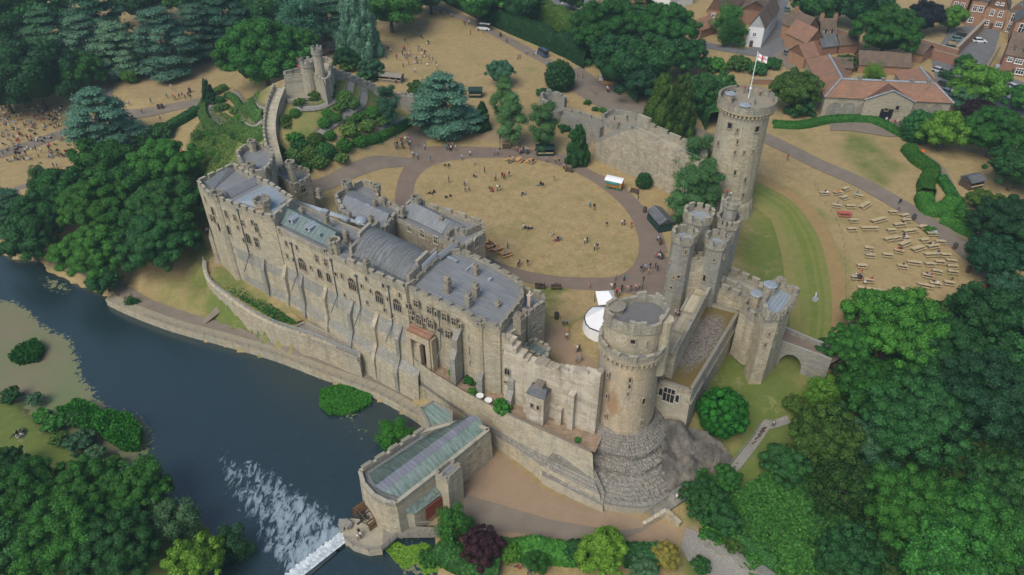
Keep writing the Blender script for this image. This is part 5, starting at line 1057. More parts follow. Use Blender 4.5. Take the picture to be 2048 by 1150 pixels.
for s in (a, a.lerp(b, .5), b):
    mb = MB()
    for i in range(nb): t0, t1 = i*2*math.pi/nb, (i+1)*2*math.pi/nb; mb.tube(s+(u*math.cos(t0)+v*math.sin(t0))*2.35, s+(u*math.cos(t1)+v*math.sin(t1))*2.35, .1, n=5)
    mb.build('rim', M['wood_dark'], WH)
mb = MB()
for i in range(nb):
    t0 = i*2*math.pi/nb; d_ = u*math.cos(t0)+v*math.sin(t0); q4 = [a+d_*1.9, b+d_*1.9, b+d_*2.5, a+d_*2.5]; mb.add(q4+[p+v.cross(ax)*.0+ (d_.cross(ax))*.06 for p in q4], [(0, 1, 2, 3), (7, 6, 5, 4), (0, 3, 7, 4), (1, 5, 6, 2), (2, 6, 7, 3)])
mb.build('paddles', flat('wet_brown_timber', (.16, .09, .05), .7, var=.4, sc=3), WH); mb = MB(); mb.tube(a-ax*.8, b+ax*.8, .22, n=8)
for s in (a, b):
    for i in range(6): t0 = i*math.pi/3; mb.tube(s, s+(u*math.cos(t0)+v*math.sin(t0))*2.3, .07, n=4)
mb.build('axle', M['iron'], WH)
mb = MB()
for i in range(9): c = P(686+R.uniform(0, 16), 1045+R.uniform(-8, 14), -11); mb.box(c, R.uniform(.7, 1.5), R.uniform(.6, 1.2), R.uniform(.7, 1.3), R.uniform(0, 3))
o = mb.build('boulders', M['stone_grey'], WW)
# ================= stables =================
SB = empty('stable_block', P(1760,240,0), 0, 'long pale stone stable block with red tiled roofs and blind arches', 'building')
A, B, C2 = P(1651.5,192.6,6), P(1903.6,204.7,6), P(1625,120,6); e1 = (B-A); e1.z = 0; L1 = e1.length; e1 /= L1; e2 = Vector((-e1.y, e1.x, 0)); L2 = (C2-A).length; Wd = 9.0
D4 = P(1844,126,9); L3 = (D4-B).dot(e2)
mb = MB(); rf = MB()
def v2(a, b): p = A+e1*a+e2*b; return Vector((p.x, p.y))
fps = [[v2(0, 0), v2(L1, 0), v2(L1, Wd), v2(0, Wd)], [v2(0, Wd), v2(Wd, Wd), v2(Wd, L2), v2(0, L2)], [v2(L1-Wd, Wd), v2(L1, Wd), v2(L1, L3), v2(L1-Wd, L3)]]
for f in fps: mb.prism(f, -.5, 6)
mb.build('wall', M['stone_plain'], SB)
def hipq(a, b, c, d_, z0, zr, h0, h1):
    m1 = (a+d_)/2; m2 = (b+c)/2; u = (m2-m1); L = u.length; u /= L; m1 = m1+u*h0; m2 = m2-u*h1; return rf.add([(*a, z0), (*b, z0), (*c, z0), (*d_, z0), (*m1, zr), (*m2, zr)], [(0, 1, 5, 4), (2, 3, 4, 5), (1, 2, 5), (3, 0, 4)]), m1, m2
o = .5
_, m1, m2 = hipq(v2(-o, -o), v2(L1+o, -o), v2(L1+o, Wd+o), v2(-o, Wd+o), 5.95, 9.2, Wd/2, Wd/2)
_, m3, m4 = hipq(v2(-o, L2+o), v2(-o, -o), v2(Wd+o, -o), v2(Wd+o, L2+o), 5.96, 9.21, Wd/2, Wd/2)
_, m5, m6 = hipq(v2(L1+o, L3+o), v2(L1+o, -o), v2(L1-Wd-o, -o), v2(L1-Wd-o, L3+o), 5.97, 9.22, Wd/2, Wd/2)
rf.build('roof', M['tile_red'], SB); rb = MB()
for a, b in ((m1, m2), (m3, m4), (m5, m6)): rb.tube((*a, 9.25), (*b, 9.25), .3, n=6)
for c, m_ in ((v2(-o, -o), m1), (v2(L1+o, -o), m2)): rb.tube((*c, 6), (*m_, 9.25), .22, n=6)
pc1 = 12.2+ (P(1779,200,6)-A).dot(e1)-12.2; pm = v2(pc1, -.5); pw = 6.2
mb = MB(); mb.add([(*v2(pc1-pw, -.8), 6), (*v2(pc1+pw, -.8), 6), (*v2(pc1, -.8), 8.7), (*v2(pc1-pw, 4), 6), (*v2(pc1+pw, 4), 6), (*v2(pc1, 4.5), 8.7)], [(0, 1, 2)]); mb.wallseg(v2(pc1-pw, -.55), v2(pc1+pw, -.55), .5, -.5, 6); mb.build('pediment', M['stone_plain'], SB)
mb = MB(); mb.add([(*v2(pc1-pw-.3, -1), 5.9), (*v2(pc1, -1), 8.85), (*v2(pc1, 4.5), 8.85), (*v2(pc1-pw-.3, 2.5), 5.9), (*v2(pc1+pw+.3, -1), 5.9), (*v2(pc1+pw+.3, 2.5), 5.9)], [(0, 1, 2, 3), (3, 2, 1, 0), (1, 4, 5, 2), (2, 5, 4, 1)]); mb.build('pediment_roof', M['tile_red'], SB)
for s in (-1, 1): rb.tube((*v2(pc1+s*(pw+.3), -1), 6), (*v2(pc1, -1), 8.95), .2, n=6)
rb.build('ridge_lead', M['lead_small'], SB)
for px in (1667, 1695, 1725, 1812, 1840, 1868):
    p = onwall(px, 222+(px-1667)*.02, A, B); wd = window(SB, p, A, B, 3.4, 5.0, 'arch', 'frame_dark'); wd.name = 'blind_arch'; wd.children[0].data.materials[0] = M['stone_grey']; wd.children[0].name = 'infill'
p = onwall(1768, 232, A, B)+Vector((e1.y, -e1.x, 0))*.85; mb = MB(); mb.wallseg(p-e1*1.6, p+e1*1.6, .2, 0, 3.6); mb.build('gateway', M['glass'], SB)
for x, y in ((1771,216), (1793,213)): p = onwall(x, y, A, B)+Vector((e1.y, -e1.x, 0))*.82; window(SB, p, A, B, .8, .6 if x < 1780 else 1.1, 'rect')
for x, y in ((1816,148),(1823,157),(1829,167)): p = onwall(x, y, A+e1*(L1-Wd), A+e1*(L1-Wd)+e2*10); mb = MB(); mb.wallseg((p.x-.05, p.y-.5), (p.x-.05, p.y+.5), .3, 2.5, 4.3); mb.build('window', M['glass'], SB)
for k in (.2, .45, .75, .93): q_ = m1.lerp(m2, k); mb = MB(); mb.box((*q_, 9), .9, .9, 1.0); mb.box((*q_, 9.9), 1.1, 1.1, .15); mb.build('chimney', M['chimney'], SB)
# ================= town =================
def house(label, fl, fr, depth, eave, ridge, wm, rm, axis='along', wins=None, chim=0, dorm=0, door=None, hip=0, name='house', over=.35, shear=0, z0=0):
    a, b = P(*fl, z0), P(*fr, z0); u = (b-a).normalized(); n = Vector((-u.y, u.x, 0)); n = n if n.y > 0 else -n; L = (b-a).length; t = empty(name, (a+b)/2, 0, label, 'house')
    n2 = (n+u*shear); q = [a, b, b+n2*depth, a+n2*depth]; f2 = [Vector((p.x, p.y)) for p in q]; mb = MB(); mb.prism(f2, z0-.5, z0+eave)
    if axis != 'along':
        for p, r_ in ((q[0], q[1]), (q[3], q[2])): m_ = (p+r_)/2; mb.add([(p.x, p.y, z0+eave), (r_.x, r_.y, z0+eave), (m_.x, m_.y, z0+ridge-.08)], [(0, 1, 2), (2, 1, 0)])
        g = [f2[3], f2[0], f2[1], f2[2]]; g = [f2[0], f2[3], f2[2], f2[1]]
    else:
        g = f2
        for p, r_ in ((q[0], q[3]), (q[1], q[2])): m_ = (p+r_)/2; mb.add([(p.x, p.y, z0+eave), (r_.x, r_.y, z0+eave), (m_.x, m_.y, z0+ridge-.08)], [(0, 1, 2), (2, 1, 0)])
    mb.build('wall', M[wm], t); c0 = sum(g, Vector((0, 0)))/4; d1 = (g[1]-g[0]).normalized(); d2 = (g[3]-g[0]).normalized()
    g2 = [g[0]-d1*over*.6-d2*over, g[1]+d1*over*.6-d2*over, g[2]+d1*over*.6+d2*over, g[3]-d1*over*.6+d2*over]; k = (ridge-eave)*over/((g[3]-g[0]).length/2)
    mb = MB(); gable(mb, g2, z0+eave-k, z0+ridge, hip); gable(mb, g2, z0+eave-k+.14, z0+ridge+.14, hip); rf = mb.build('roof', M[rm], t)
    if hip == 0:
        bm_ = bmesh.new(); bm_.from_mesh(rf.data); bmesh.ops.delete(bm_, geom=[f for f in bm_.faces if len(f.verts) == 3], context='FACES'); bm_.to_mesh(rf.data); bm_.free()
    md = rf.modifiers.new('s', 'SOLIDIFY') if False else None
    for (s, z, w_, h) in (wins or []):
        p = a+u*(L*s)+Vector((0, 0, z)); wd = window(t, p, a, b, w_, h, 'grid' if w_ > 1.3 else 'two', 'wframe')
    for s in range(dorm):
        p = a+u*(L*(s+.7)/(dorm+.4))+n*(depth*.18); mb = MB(); mb.box((p.x, p.y, z0+eave+.3), 1.2, 1.6, 1.3, math.atan2(u.y, u.x)); dm = mb.build('dormer', M['wframe'], t); mb = MB(); pf = p-n*.83; mb.box((pf.x, pf.y, z0+eave+.7), .8, .05, .75, math.atan2(u.y, u.x)); mb.build('pane', M['glass'], dm).matrix_parent_inverse = Matrix(); mb = MB(); gable(mb, [Vector((p.x, p.y))+Vector((u.x*x+n.x*y, u.y*x+n.y*y)) for x, y in ((.8, -1), (.8, 1.2), (-.8, 1.2), (-.8, -1))], z0+eave+1.6, z0+eave+2.3); mb.build('dormer_roof', M[rm], t)
    for s in range(chim):
        m_ = a+n*(depth*.5)+u*(L*(.05 if s == 0 else .95)) if axis == 'along' else (a+b)/2+n*(depth*(.85-.6*s)); mb = MB(); mb.box((m_.x, m_.y, z0+ridge-1), 1.2, .7, 2.4); mb.tube((m_.x-.3, m_.y, z0+ridge+1.4), (m_.x-.3, m_.y, z0+ridge+1.9), .16); mb.tube((m_.x+.3, m_.y, z0+ridge+1.4), (m_.x+.3, m_.y, z0+ridge+1.9), .16); mb.build('chimney', M['brick_orange'], t)
    if door is not None: p = a+u*(L*door); mb = MB(); nn = Vector((u.y, -u.x, 0)); p = p+nn*.04; mb.wallseg(p-u*.55, p+u*.55, .12, z0, z0+2.1); mb.build('door', M['wood_dark'], t)
    return t
house('white gabled house at the street corner', (1490,93), (1521,95.5), 22, 6.5, 10.5, 'white', 'tile_brown', 'gable', [(.45, 4.2, 1.0, 1.0)], 1, door=.35, shear=.25)
house('long brown-roofed brick house behind the weeping tree', (1411,46), (1437,49), 26, 4.5, 9, 'brick_orange', 'tile_brown', 'gable', [(.5, 3, 1, 1.2)], 1, shear=.45)
house('low brick cottage left of the weeping tree', (1400,78), (1432,66), 7, 3, 5.2, 'brick', 'tile_red', 'along')
house('brown-roofed terrace house beside the top of the street', (1530,52), (1541,30), 9, 5, 8, 'brick', 'tile_brown', 'along', shear=-.2)
house('brick house with brown roof at the top of the street', (1536,24), (1548,-4), 10, 5.5, 9, 'brick', 'tile_brown', 'along', [(.5, 3, 1, 1)], 1)
house('brick house with slate roof left of the street end', (1475,22), (1505,2), 10, 5, 9, 'brick', 'slate', 'along', None, 1)
house('brick cottage with its white end wall beside the silver car', (1603,92), (1632,83), 9, 5, 8.5, 'brick_orange', 'tile_brown', 'gable', None, 1)
house('cream cottage with two white dormers', (1637,90), (1667,90), 7, 3.2, 7.5, 'cream', 'tile_brown', 'along', [(.5, 1.8, .6, .6)], 2, 2)
house('brick house with crossed gables left of the stable block', (1608,112), (1640,106), 10, 4.5, 8, 'brick_orange', 'tile_red', 'gable', None, 0)
house('red-tiled lean house against the stable block end', (1604,138), (1632,132), 7, 3.5, 6.5, 'brick_orange', 'tile_red', 'along')
house('dark-roofed outhouse behind the cream cottage', (1640,112), (1672,108), 6, 3, 5.5, 'brick', 'slate', 'along')
house('brown-roofed outhouse with a satellite dish', (1676,108), (1712,106), 6, 3, 5.2, 'brick', 'tile_brown', 'along')
house('low tiled garden shed behind the stable yard', (1660,150), (1700,152), 5, 2.6, 4.6, 'brick', 'tile_brown', 'along')
house('long low mossy-roofed building behind the stable yard', (1714,146), (1816,152), 8, 2.8, 5.5, 'brick_orange', 'tile_brown', 'along', name='outbuilding')
house('small brick pent building between the yard walls', (1818,122), (1840,128), 8, 3, 5, 'brick_orange', 'tile_brown', 'along')
house('tall red brick town house at the far right top, leftmost of its row', (1890,42), (1922,48), 10, 9, 12, 'brick', 'slate', 'along', [(.3, 2, 1.1, 1.6), (.7, 2, 1.1, 1.6), (.3, 6, 1.1, 1.6), (.7, 6, 1.1, 1.6)], 1)
house('red brick town house with sash windows and a porch roof', (1928,50), (1958,54), 10, 9, 12.5, 'brick_orange', 'slate', 'along', [(.3, 2, 1.2, 1.6), (.7, 6, 1.1, 1.8), (.3, 6, 1.1, 1.8)], 1)
house('orange brick house with a curved gable, porch and small windows', (1958,55), (2002,62), 11, 7, 12.5, 'brick_orange', 'tile_brown', 'gable', [(.2, 2, 1.6, 1.4), (.8, 2, 1.8, 1.3), (.32, 5.4, 1.0, 1.7), (.7, 5.4, 1.0, 1.7), (.4, 8.6, .7, .7), (.62, 8.6, .7, .7)], 0, 0, .5)
house('orange brick wing with tall white stair windows', (2003,64), (2030,70), 9, 7.5, 10, 'brick_orange', 'slate', 'gable', [(.5, 5.2, 1.8, 2.6), (.45, 1.8, 1.5, 2.4)], hip=.2)
house('orange brick gabled house with large white grid windows', (2016,86), (2056,92), 10, 7, 11, 'brick_orange', 'slate', 'gable', [(.45, 5, 2.6, 3.2)])
house('red brick house with two dormers and a dark carriage arch', (1996,146), (2075,160), 11, 6, 11, 'brick', 'tile_brown', 'along', [(.15, 4.6, 1.1, 1.1), (.38, 4.4, 1.8, 1.2), (.65, 4.4, 1.2, 1.2), (.5, 1.6, 2, 1.6)], 0, 4, .35)
house('white modern house with balconies at the top edge', (1122,8), (1168,24), 9, 6.5, 8, 'white', 'slate', 'along', [(.2, 4, 1.6, 1.6), (.5, 4, 1.6, 1.6), (.75, 1.8, 2.4, 2)], shear=-.2)
house('brick house half hidden behind trees at the top centre', (1238,8), (1290,16), 9, 5, 8.5, 'brick_orange', 'tile_brown', 'along', [(.5, 3, 1.4, 1.2)], 1)
house('grey-roofed house glimpsed between the trees at the top', (1338,22), (1385,8), 9, 4.5, 8, 'white', 'slate', 'along')
def gwall(label, pts, h, t=.4, m='brick_orange', name='garden_wall', z=0, cop=True):
    w_ = PP(pts, z); mb = MB(); cp = MB()
    for a, b in zip(w_[:-1], w_[1:]): mb.wallseg(a, b, t, min(TZ(a.x, a.y), z)-.6, z+h); cp.wallseg(a, b, t+.14, z+h, z+h+.1)
    o = mb.build(name, M[m]); tag(o, label, 'wall'); cp.build('coping', M['stone_top'], o) if cop else None; return o
gwall('tall orange brick wall running diagonally between the two car yards', [(1908,114),(1962,60)], 3.4, .8)
gwall('red brick wall around the small garden left of the yards', [(1838,94),(1912,116)], 2.6, .5, 'brick')
gwall('brick wall below the garages beside the round bush', [(1862,118),(1918,134)], 3.0, .5, 'brick')
gwall('brick wall along the lane by the houses at right', [(1972,140),(1998,96)], 1.2, .4, 'brick')
gwall('brown garden wall on the bend beside the street', [(1577,62),(1590,50),(1640,66),(1715,90)], 3.0, .5, 'brick')
gwall('boundary wall behind the lawn below the street', [(1500,168),(1560,170)], 1.5, .4, 'brick')
gwall('grey stone garden wall in the lower right corner', [(1412,1082,-10.5),(1470,1112,-10.5),(1545,1168,-10.5)], 1.6, .8, 'stone_grey', z=-10.5) if False else None
w_ = PP([(1412,1080),(1470,1110),(1548,1166)], -9.8); mb = MB()
for a, b in zip(w_[:-1], w_[1:]): mb.wallseg(a, b, 1.3, -13, -8.6)
o = mb.build('garden_wall', M['stone_grey']); tag(o, 'broad pale stone wall running into the bottom edge at right', 'wall')
# stairs and walls beside the plinth
ST_ = empty('stone_steps', P(1330,1010,-10), 0, 'long flight of stone steps climbing right from the mill yard', 'steps'); mb = MB(); a, b = P(1290,1040,-10.6), P(1365,985,-8.6)
for i in range(22): q_ = a.lerp(b, i/21); mb.box((q_.x, q_.y, q_.z-.6), .55, 2.2, .65, math.atan2((b-a).y, (b-a).x))
mb.build('treads', M['stone_grey'], ST_); mb = MB(); p0, p1, p2 = P(1286,1046,-9.8), P(1333,1020,-8.6), P(1362,1042,-8.8); mb.wallseg(p0, p1, .6, -11.5, -9.9, z1b=-8.4, z0b=-11.5); mb.wallseg(p1, p2, .6, -11.5, -8.4, z1b=-9.2, z0b=-11.5); mb.build('side_wall', M['stone'], ST_)
rl = MB()
for i in range(8): q_ = P(1290,1028,-10).lerp(P(1372,972,-8), i/7); rl.tube(q_, q_+Vector((0, 0, 1)), .04, n=4)
rl.tube(P(1290,1028,-10)+Vector((0, 0, 1)), P(1372,972,-8)+Vector((0, 0, 1)), .04, n=4); rl.build('railing', M['rail'], ST_)
sl_ = gl([(1578,842),(1545,850),(1530,855),(1510,885),(1470,935),(1440,960)]); strip('path', sl_, 1.5, M['gravelpath'], dz=.1)
SP_ = empty('hillside_steps', G(1500,890), 0, 'gravel steps with timber risers and a handrail below the yew tree', 'steps'); mb = MB(); rl = MB(); cc_ = catmull(gl([(1530,855),(1510,885),(1470,935),(1440,960)]), 4)
for i, p in enumerate(cc_): mb.box((p.x, p.y, p.z), 1.7, .25, .22, .6); rl.tube(p+Vector((-.9, .2, 0)), p+Vector((-.9, .2, 1)), .04, n=4)
for a, b in zip(cc_[:-1], cc_[1:]): rl.tube(a+Vector((-.9, .2, 1)), b+Vector((-.9, .2, 1)), .04, n=4)
mb.build('risers', M['wood_dark'], SP_); rl.build('handrail', M['rail'], SP_)
# rock face right of the plinth
m, t, bs = mat('bare_rock', .95, .15); g = geo(t); n1 = noise(t, mapscale(t, g.outputs['Position'], (1, 1, .5)), .35, 8, .75); n2 = noise(t, g.outputs['Position'], 2.2, 6, .75)
t.links.new(mix(t, mth(t, 'MULTIPLY', ramp(t, n2, [(.5, (0,)*3), (.62, (1,)*3)]), .5), ramp(t, n1, [(.3, (.055, .052, .05)), (.48, (.15, .14, .13)), (.66, (.31, .275, .23))]), (.13, .12, .055)), bs.inputs['Base Color']); bump(t, bs, mth(t, 'ADD', n1, mth(t, 'MULTIPLY', n2, .4)), .9, .8); M['rock'] = m
top = catmull(PP([(1322,838,-3),(1372,850,-4),(1400,860,-4.6),(1440,890,-5.6),(1470,915,-7)]), 6); bot = catmull(PP([(1322,1000,-9.8),(1345,985,-9.4),(1380,972,-9.2),(1420,956,-8.8),(1445,945,-8.6)]), 6); mb = MB(); rows = []
from mathutils import noise as mno
for a, b in zip(top, bot):
    row = []
    for j in range(19):
        t_ = j/18; p = a.lerp(b, t_); p.z = a.z+(b.z-a.z)*(t_*.55+.45*t_**2.2); p.z += 2.4*mno.ridged_multi_fractal(p*.22, .9, 2.1, 5, .9, 1.6)*.55-.9+1.2*mno.fractal(p*.5, .6, 2.2, 5)*math.sin(math.pi*min(1, t_*1.05)); p.z = max(p.z, TZ(p.x, p.y)-.6 if j < 2 else -30); row.append(p)
    rows.append(row)
mb.add([p for r_ in rows for p in r_], [(i*19+j, i*19+j+1, (i+1)*19+j+1, (i+1)*19+j) for i in range(len(rows)-1) for j in range(18)]); o = mb.build('rock_face', M['rock'], smooth=True)
if sum(p.normal.z for p in o.data.polygons) < 0: o.data.flip_normals()
tag(o, kind='structure')
# ================= vehicles =================
CARM = {k: flat('car_paint_'+k, c, .28, .6, var=.02) for k, c in dict(white=(.68,.7,.72), silver=(.42,.45,.48), grey=(.17,.19,.21), black=(.025,.027,.03), blue=(.05,.08,.15), teal=(.13,.23,.25)).items()}
def loft(sections, mi=0):         # sections: list of rings of equal length
    mb = MB(); k = len(sections[0]); mb.v = [tuple(p) for s in sections for p in s]
    for i in range(len(sections)-1):
        for j in range(k): mb.f.append((i*k+j, i*k+(j+1) % k, (i+1)*k+(j+1) % k, (i+1)*k+j)); mb.m.append(mi)
    mb.f += [tuple(range(k-1, -1, -1)), tuple(range((len(sections)-1)*k, len(sections)*k))]; mb.m += [mi]*2
    return mb
def make_car(van=False):
    t = empty('parked_car' if not van else 'parked_van', (0, 0, 0)); L = 4.3 if not van else 4.9; hb = .92 if not van else 1.25
    prof_ = [(-.5, .35, .55), (-.47, .3, .8), (-.3, .28, hb), (0, .27, hb+.02), (.25, .28, hb-.02), (.44, .32, .72), (.5, .38, .5)]
    secs = []
    for x, z0, z1 in prof_:
        w_ = .86 if abs(x) < .48 else .74; X = x*L; secs.append([(X, -w_, z0), (X, w_, z0), (X, w_, (z0+z1)/2), (X, w_*.93, z1), (X, -w_*.93, z1), (X, -w_, (z0+z1)/2)])
    loft(secs).build('body', CARM['silver'], t)
    top = [(-.44, hb, hb), (-.34, hb-.05, 1.42), (-.1, hb-.05, 1.5), (.08, hb-.05, 1.45), (.24, hb, hb)] if not van else [(-.49, hb, hb+.1), (-.485, hb-.05, 2.15), (0, hb-.05, 2.25), (.28, hb-.05, 2.1), (.40, hb, hb)]
    loft([[(x*L, -.78, a), (x*L, .78, a), (x*L, .64, b), (x*L, -.64, b)] for x, a, b in top]).build('glasshouse', M['glass'], t)
    rs = top[1:4]; loft([[(x*L, -.65, b-.02), (x*L, .65, b-.02), (x*L, .6, b+.045), (x*L, -.6, b+.045)] for x, a, b in rs]).build('roof', CARM['silver'], t)
    for x in (-.31, .31):
        for y in (-.8, .8): mb = MB(); mb.tube((x*L, y-.1, .32), (x*L, y+.1, .32), .32, n=12); mb.build('wheel', M['iron'], t)
    for y in (-.58, .58): mb = MB(); mb.box((.485*L, y, .52), .12, .3, .14); mb.build('headlight', M['white'], t)
    return t
def paint(t, m):
    for c in t.children:
        if c.name.split('.')[0] in ('body', 'roof'): c.material_slots[0].link = 'OBJECT'; c.material_slots[0].material = m
carp = make_car(); firstcar = [True]
def car(px, py, ang, col, label, van=None, sc=1.0, group='cars parked in the town streets and yards'):
    p = G(px, py+3); src = van or carp
    if src.get('label') is None: t = src; t.location = p; t.rotation_euler = (0, 0, math.radians(ang))
    else: t = dup_tree(src, p, math.radians(ang))
    p.z += .07; t.location = p; t.scale = (sc,)*3; tag(t, label, 'van' if van else 'car', group); paint(t, CARM[col]); return t
for a in [(1588,76,30,'silver','silver car on the forecourt beside the white end wall'),(1578,107,-5,'grey','dark grey car at the kerb below the forecourt'),(1574,18,80,'teal','dark teal car at the top of the street'),
 (1915,79,-12,'teal','pale teal saloon left of the diagonal brick wall'),(1903,95,-14,'grey','dark grey car nose-in below the teal saloon'),(1925,70,-28,'black','black car tucked against the brick wall'),(1958,82,-10,'white','white saloon in the upper yard'),
 (1877,142,-50,'silver','silver car behind the right stable wing'),(1912,145,-25,'blue','dark blue car beside the round clipped bush'),(1887,170,-62,'black','black car behind the stable roof corner'),(1910,190,-40,'white','white estate car right of the stable corner'),
 (1894,186,-70,'teal','teal car touching the stable corner'),(1993,136,60,'silver','silver car under the dark carriage arch'),(2020,142,-8,'black','black car outside the red brick house'),(2026,176,-75,'silver','silver hatchback right of the lime tree'),(2041,184,-50,'black','black car beside the silver hatchback at right edge'),(2003,196,-5,'teal','teal car under the lime tree'),(2040,212,-60,'black','dark car at the right edge below the others')]: car(*a)
vanp = make_car(True); car(967, 57, 165, 'white', 'white van parked on the far park path', vanp, 1.0, 'vehicles on the park path')
vt = car(1085, 108, 120, 'blue', 'dark green food truck beside the tall hedge', vanp, 1.05, 'vehicles on the park path'); vt.name = 'food_truck'
# ================= kiosks, tents =================
green = flat('dark_green_boards', (.018, .05, .042), .7, var=.2); orange = flat('varnished_orange_boards', (.50, .25, .06), .6, var=.2); canvas = flat('white_canvas', (.78, .80, .83), .7, var=.04, sc=.5)
def stall(label, px, py, w_, d_, h, ang, wm, rm, name='kiosk', cat='kiosk', rh=.9, open_=True):
    c = G(px, py); t = empty(name, c, math.radians(ang), label, cat); a = math.radians(ang)
    def T(x, y, z=0): return Vector((c.x+x*math.cos(a)-y*math.sin(a), c.y+x*math.sin(a)+y*math.cos(a), c.z+z))
    mb = MB(); th = .12
    for x0, y0, x1, y1 in ((-w_/2, d_/2, w_/2, d_/2), (-w_/2, -d_/2, -w_/2, d_/2), (w_/2, -d_/2, w_/2, d_/2)): mb.wallseg(T(x0, y0), T(x1, y1), th, c.z, c.z+h)
    mb.wallseg(T(-w_/2, -d_/2), T(w_/2, -d_/2), th, c.z, c.z+(1.0 if open_ else h)); mb.build('wall', wm, t); mb = MB()
    gable(mb, [T(-w_/2-.25, -d_/2-.4), T(w_/2+.25, -d_/2-.4), T(w_/2+.25, d_/2+.3), T(-w_/2-.25, d_/2+.3)], c.z+h-.05, c.z+h+rh); gable(mb, [T(-w_/2-.25, -d_/2-.4), T(w_/2+.25, -d_/2-.4), T(w_/2+.25, d_/2+.3), T(-w_/2-.25, d_/2+.3)], c.z+h-.15, c.z+h+rh-.1); mb.build('roof', rm, t)
    mb = MB(); mb.wallseg(T(-w_/2+.2, -d_/2-.2), T(w_/2-.2, -d_/2-.2), .4, c.z+.95, c.z+1.05); mb.build('counter', M['wood'], t)
    mb = MB(); mb.wallseg(T(-w_/2+.2, d_/2-.6), T(w_/2-.2, d_/2-.6), .35, c.z+.6, c.z+1.6); mb.build('shelf', M['wood_dark'], t); return t
stall('dark green kiosk with slate roof beside the courtyard drive near the gatehouse', 1318, 450, 5.6, 3.0, 2.4, 108, green, M['slate'])
stall('green flat kiosk behind the queue at the back of the courtyard', 1090, 308, 4.2, 2.4, 2.1, 2, green, green, rh=.25)
stall('small dark green hut on the back lawn beside the cedar', 951, 192, 3.6, 2.6, 2.2, 0, green, green, 'hut', 'hut', .3, False)
stall('orange timber hut beneath the big trees by the park path', 1218, 166, 3.4, 2.2, 2.2, -20, orange, M['tile_brown'], 'hut', 'hut')
stall('long timber shelter with a shingle roof right of the stepped wall', 783, 162, 7.0, 2.6, 2.0, -14, M['wood_grey'], M['wood_grey'], 'shelter', 'shelter', .7)
stall('small dark timber shelter among the trees at the right', 1940, 372, 4, 3, 2.2, 20, M['wood_dark'], M['slate'], 'shelter', 'shelter')
stall('stone garden house between the trees at the upper left', 95, 122, 7, 5, 3, -20, M['stone_warm'], M['tile_brown'], 'garden_house', 'hut', 1.5, False)
# wagon stall
c = G(1228, 376); WG = empty('wagon_stall', c, math.radians(-25), 'showman wagon stall with white bowed roof and teal awning on the drive', 'wagon'); a = math.radians(-25)
def TW_(x, y, z=0): return Vector((c.x+x*math.cos(a)-y*math.sin(a), c.y+x*math.sin(a)+y*math.cos(a), c.z+z))
mb = MB(); mb.box(TW_(0, 0, .7), 3.8, 2.0, 1.6, a); mb.build('body', orange, WG); secs = []
for x in (-2.1, 2.1): secs.append([TW_(x, 1.2*math.cos(t_), 2.25+.55*math.sin(t_)) for t_ in [i*math.pi/8 for i in range(9)]])
loft(secs).build('bowed_roof', canvas, WG); mb = MB(); mb.add([TW_(-1.8, -1.05, 2.3), TW_(1.4, -1.05, 2.3), TW_(1.4, -1.7, 1.9), TW_(-1.8, -1.7, 1.9)], [(0, 1, 2, 3), (3, 2, 1, 0)]); mb.build('awning', flat('teal_awning', (.05, .28, .27), .7, var=.1), WG)
for x in (-1.3, 1.3):
    for y in (-.95, .95): mb = MB(); mb.tube(TW_(x, y-.06, .5), TW_(x, y+.06, .5), .5, n=12); mb.build('wheel', flat('green_wheel', (.06, .16, .08), .6), WG)
# marquee
c = P(1204, 655, .3); MQ = empty('marquee', c, 0, 'white round marquee on the grass behind the great round tower', 'tent'); mb = MB(); n = 18; r = 3.3
ap, rim, ft = (c.x+.3, c.y, 5.0), [(c.x+r*math.cos(i*2*math.pi/n), c.y+r*1.1*math.sin(i*2*math.pi/n), 2.2+.25*(i%3==0)) for i in range(n)], [(c.x+r*1.08*math.cos(i*2*math.pi/n), c.y+r*1.18*math.sin(i*2*math.pi/n), 0) for i in range(n)]
mb.add([ap]+rim, [(0, 1+i, 1+(i+1) % n) for i in range(n)]); mb.build('canopy', canvas, MQ); mb = MB(); mb.add(rim+ft, [(i, n+i, n+(i+1) % n, (i+1) % n) for i in range(n)]); mb.build('side_curtain', canvas, MQ)
mb = MB()
for i in range(n): mb.tube(Vector(rim[i])*1.0, Vector(rim[(i+1) % n]), .12, n=5)
mb.build('trim', flat('navy_trim', (.04, .05, .10), .7), MQ)
c = P(1208, 612, 0); M2 = empty('pavilion_tent', c, 0, 'small white pointed pavilion tent behind the marquee', 'tent'); mb = MB(); q_ = [(c.x-1.4, c.y-2.2, 2.0), (c.x+1.8, c.y-2.0, 2.2), (c.x+1.8, c.y+1.8, 2.4), (c.x-1.7, c.y+1.2, 2.6)]; mb.add([(c.x+.6, c.y, 3.6)]+q_, [(0, 1, 2), (0, 2, 3), (0, 3, 4), (0, 4, 1)]); mb.build('canopy', canvas, M2); mb = MB()
for x, y, z in q_: mb.tube((x, y, 0), (x, y, z), .06, n=5)
mb.build('poles', M['iron'], M2)
mb = MB(); c = P(1188, 640, 0); mb.box(c, 1.6, 1.0, 1.6, .2); mb.box(c+Vector((0, 0, 1.6)), 1.8, 1.2, .12, .2); o = mb.build('timber_booth', M['wood']); tag(o, 'small timber booth left of the pointed tent', 'booth')
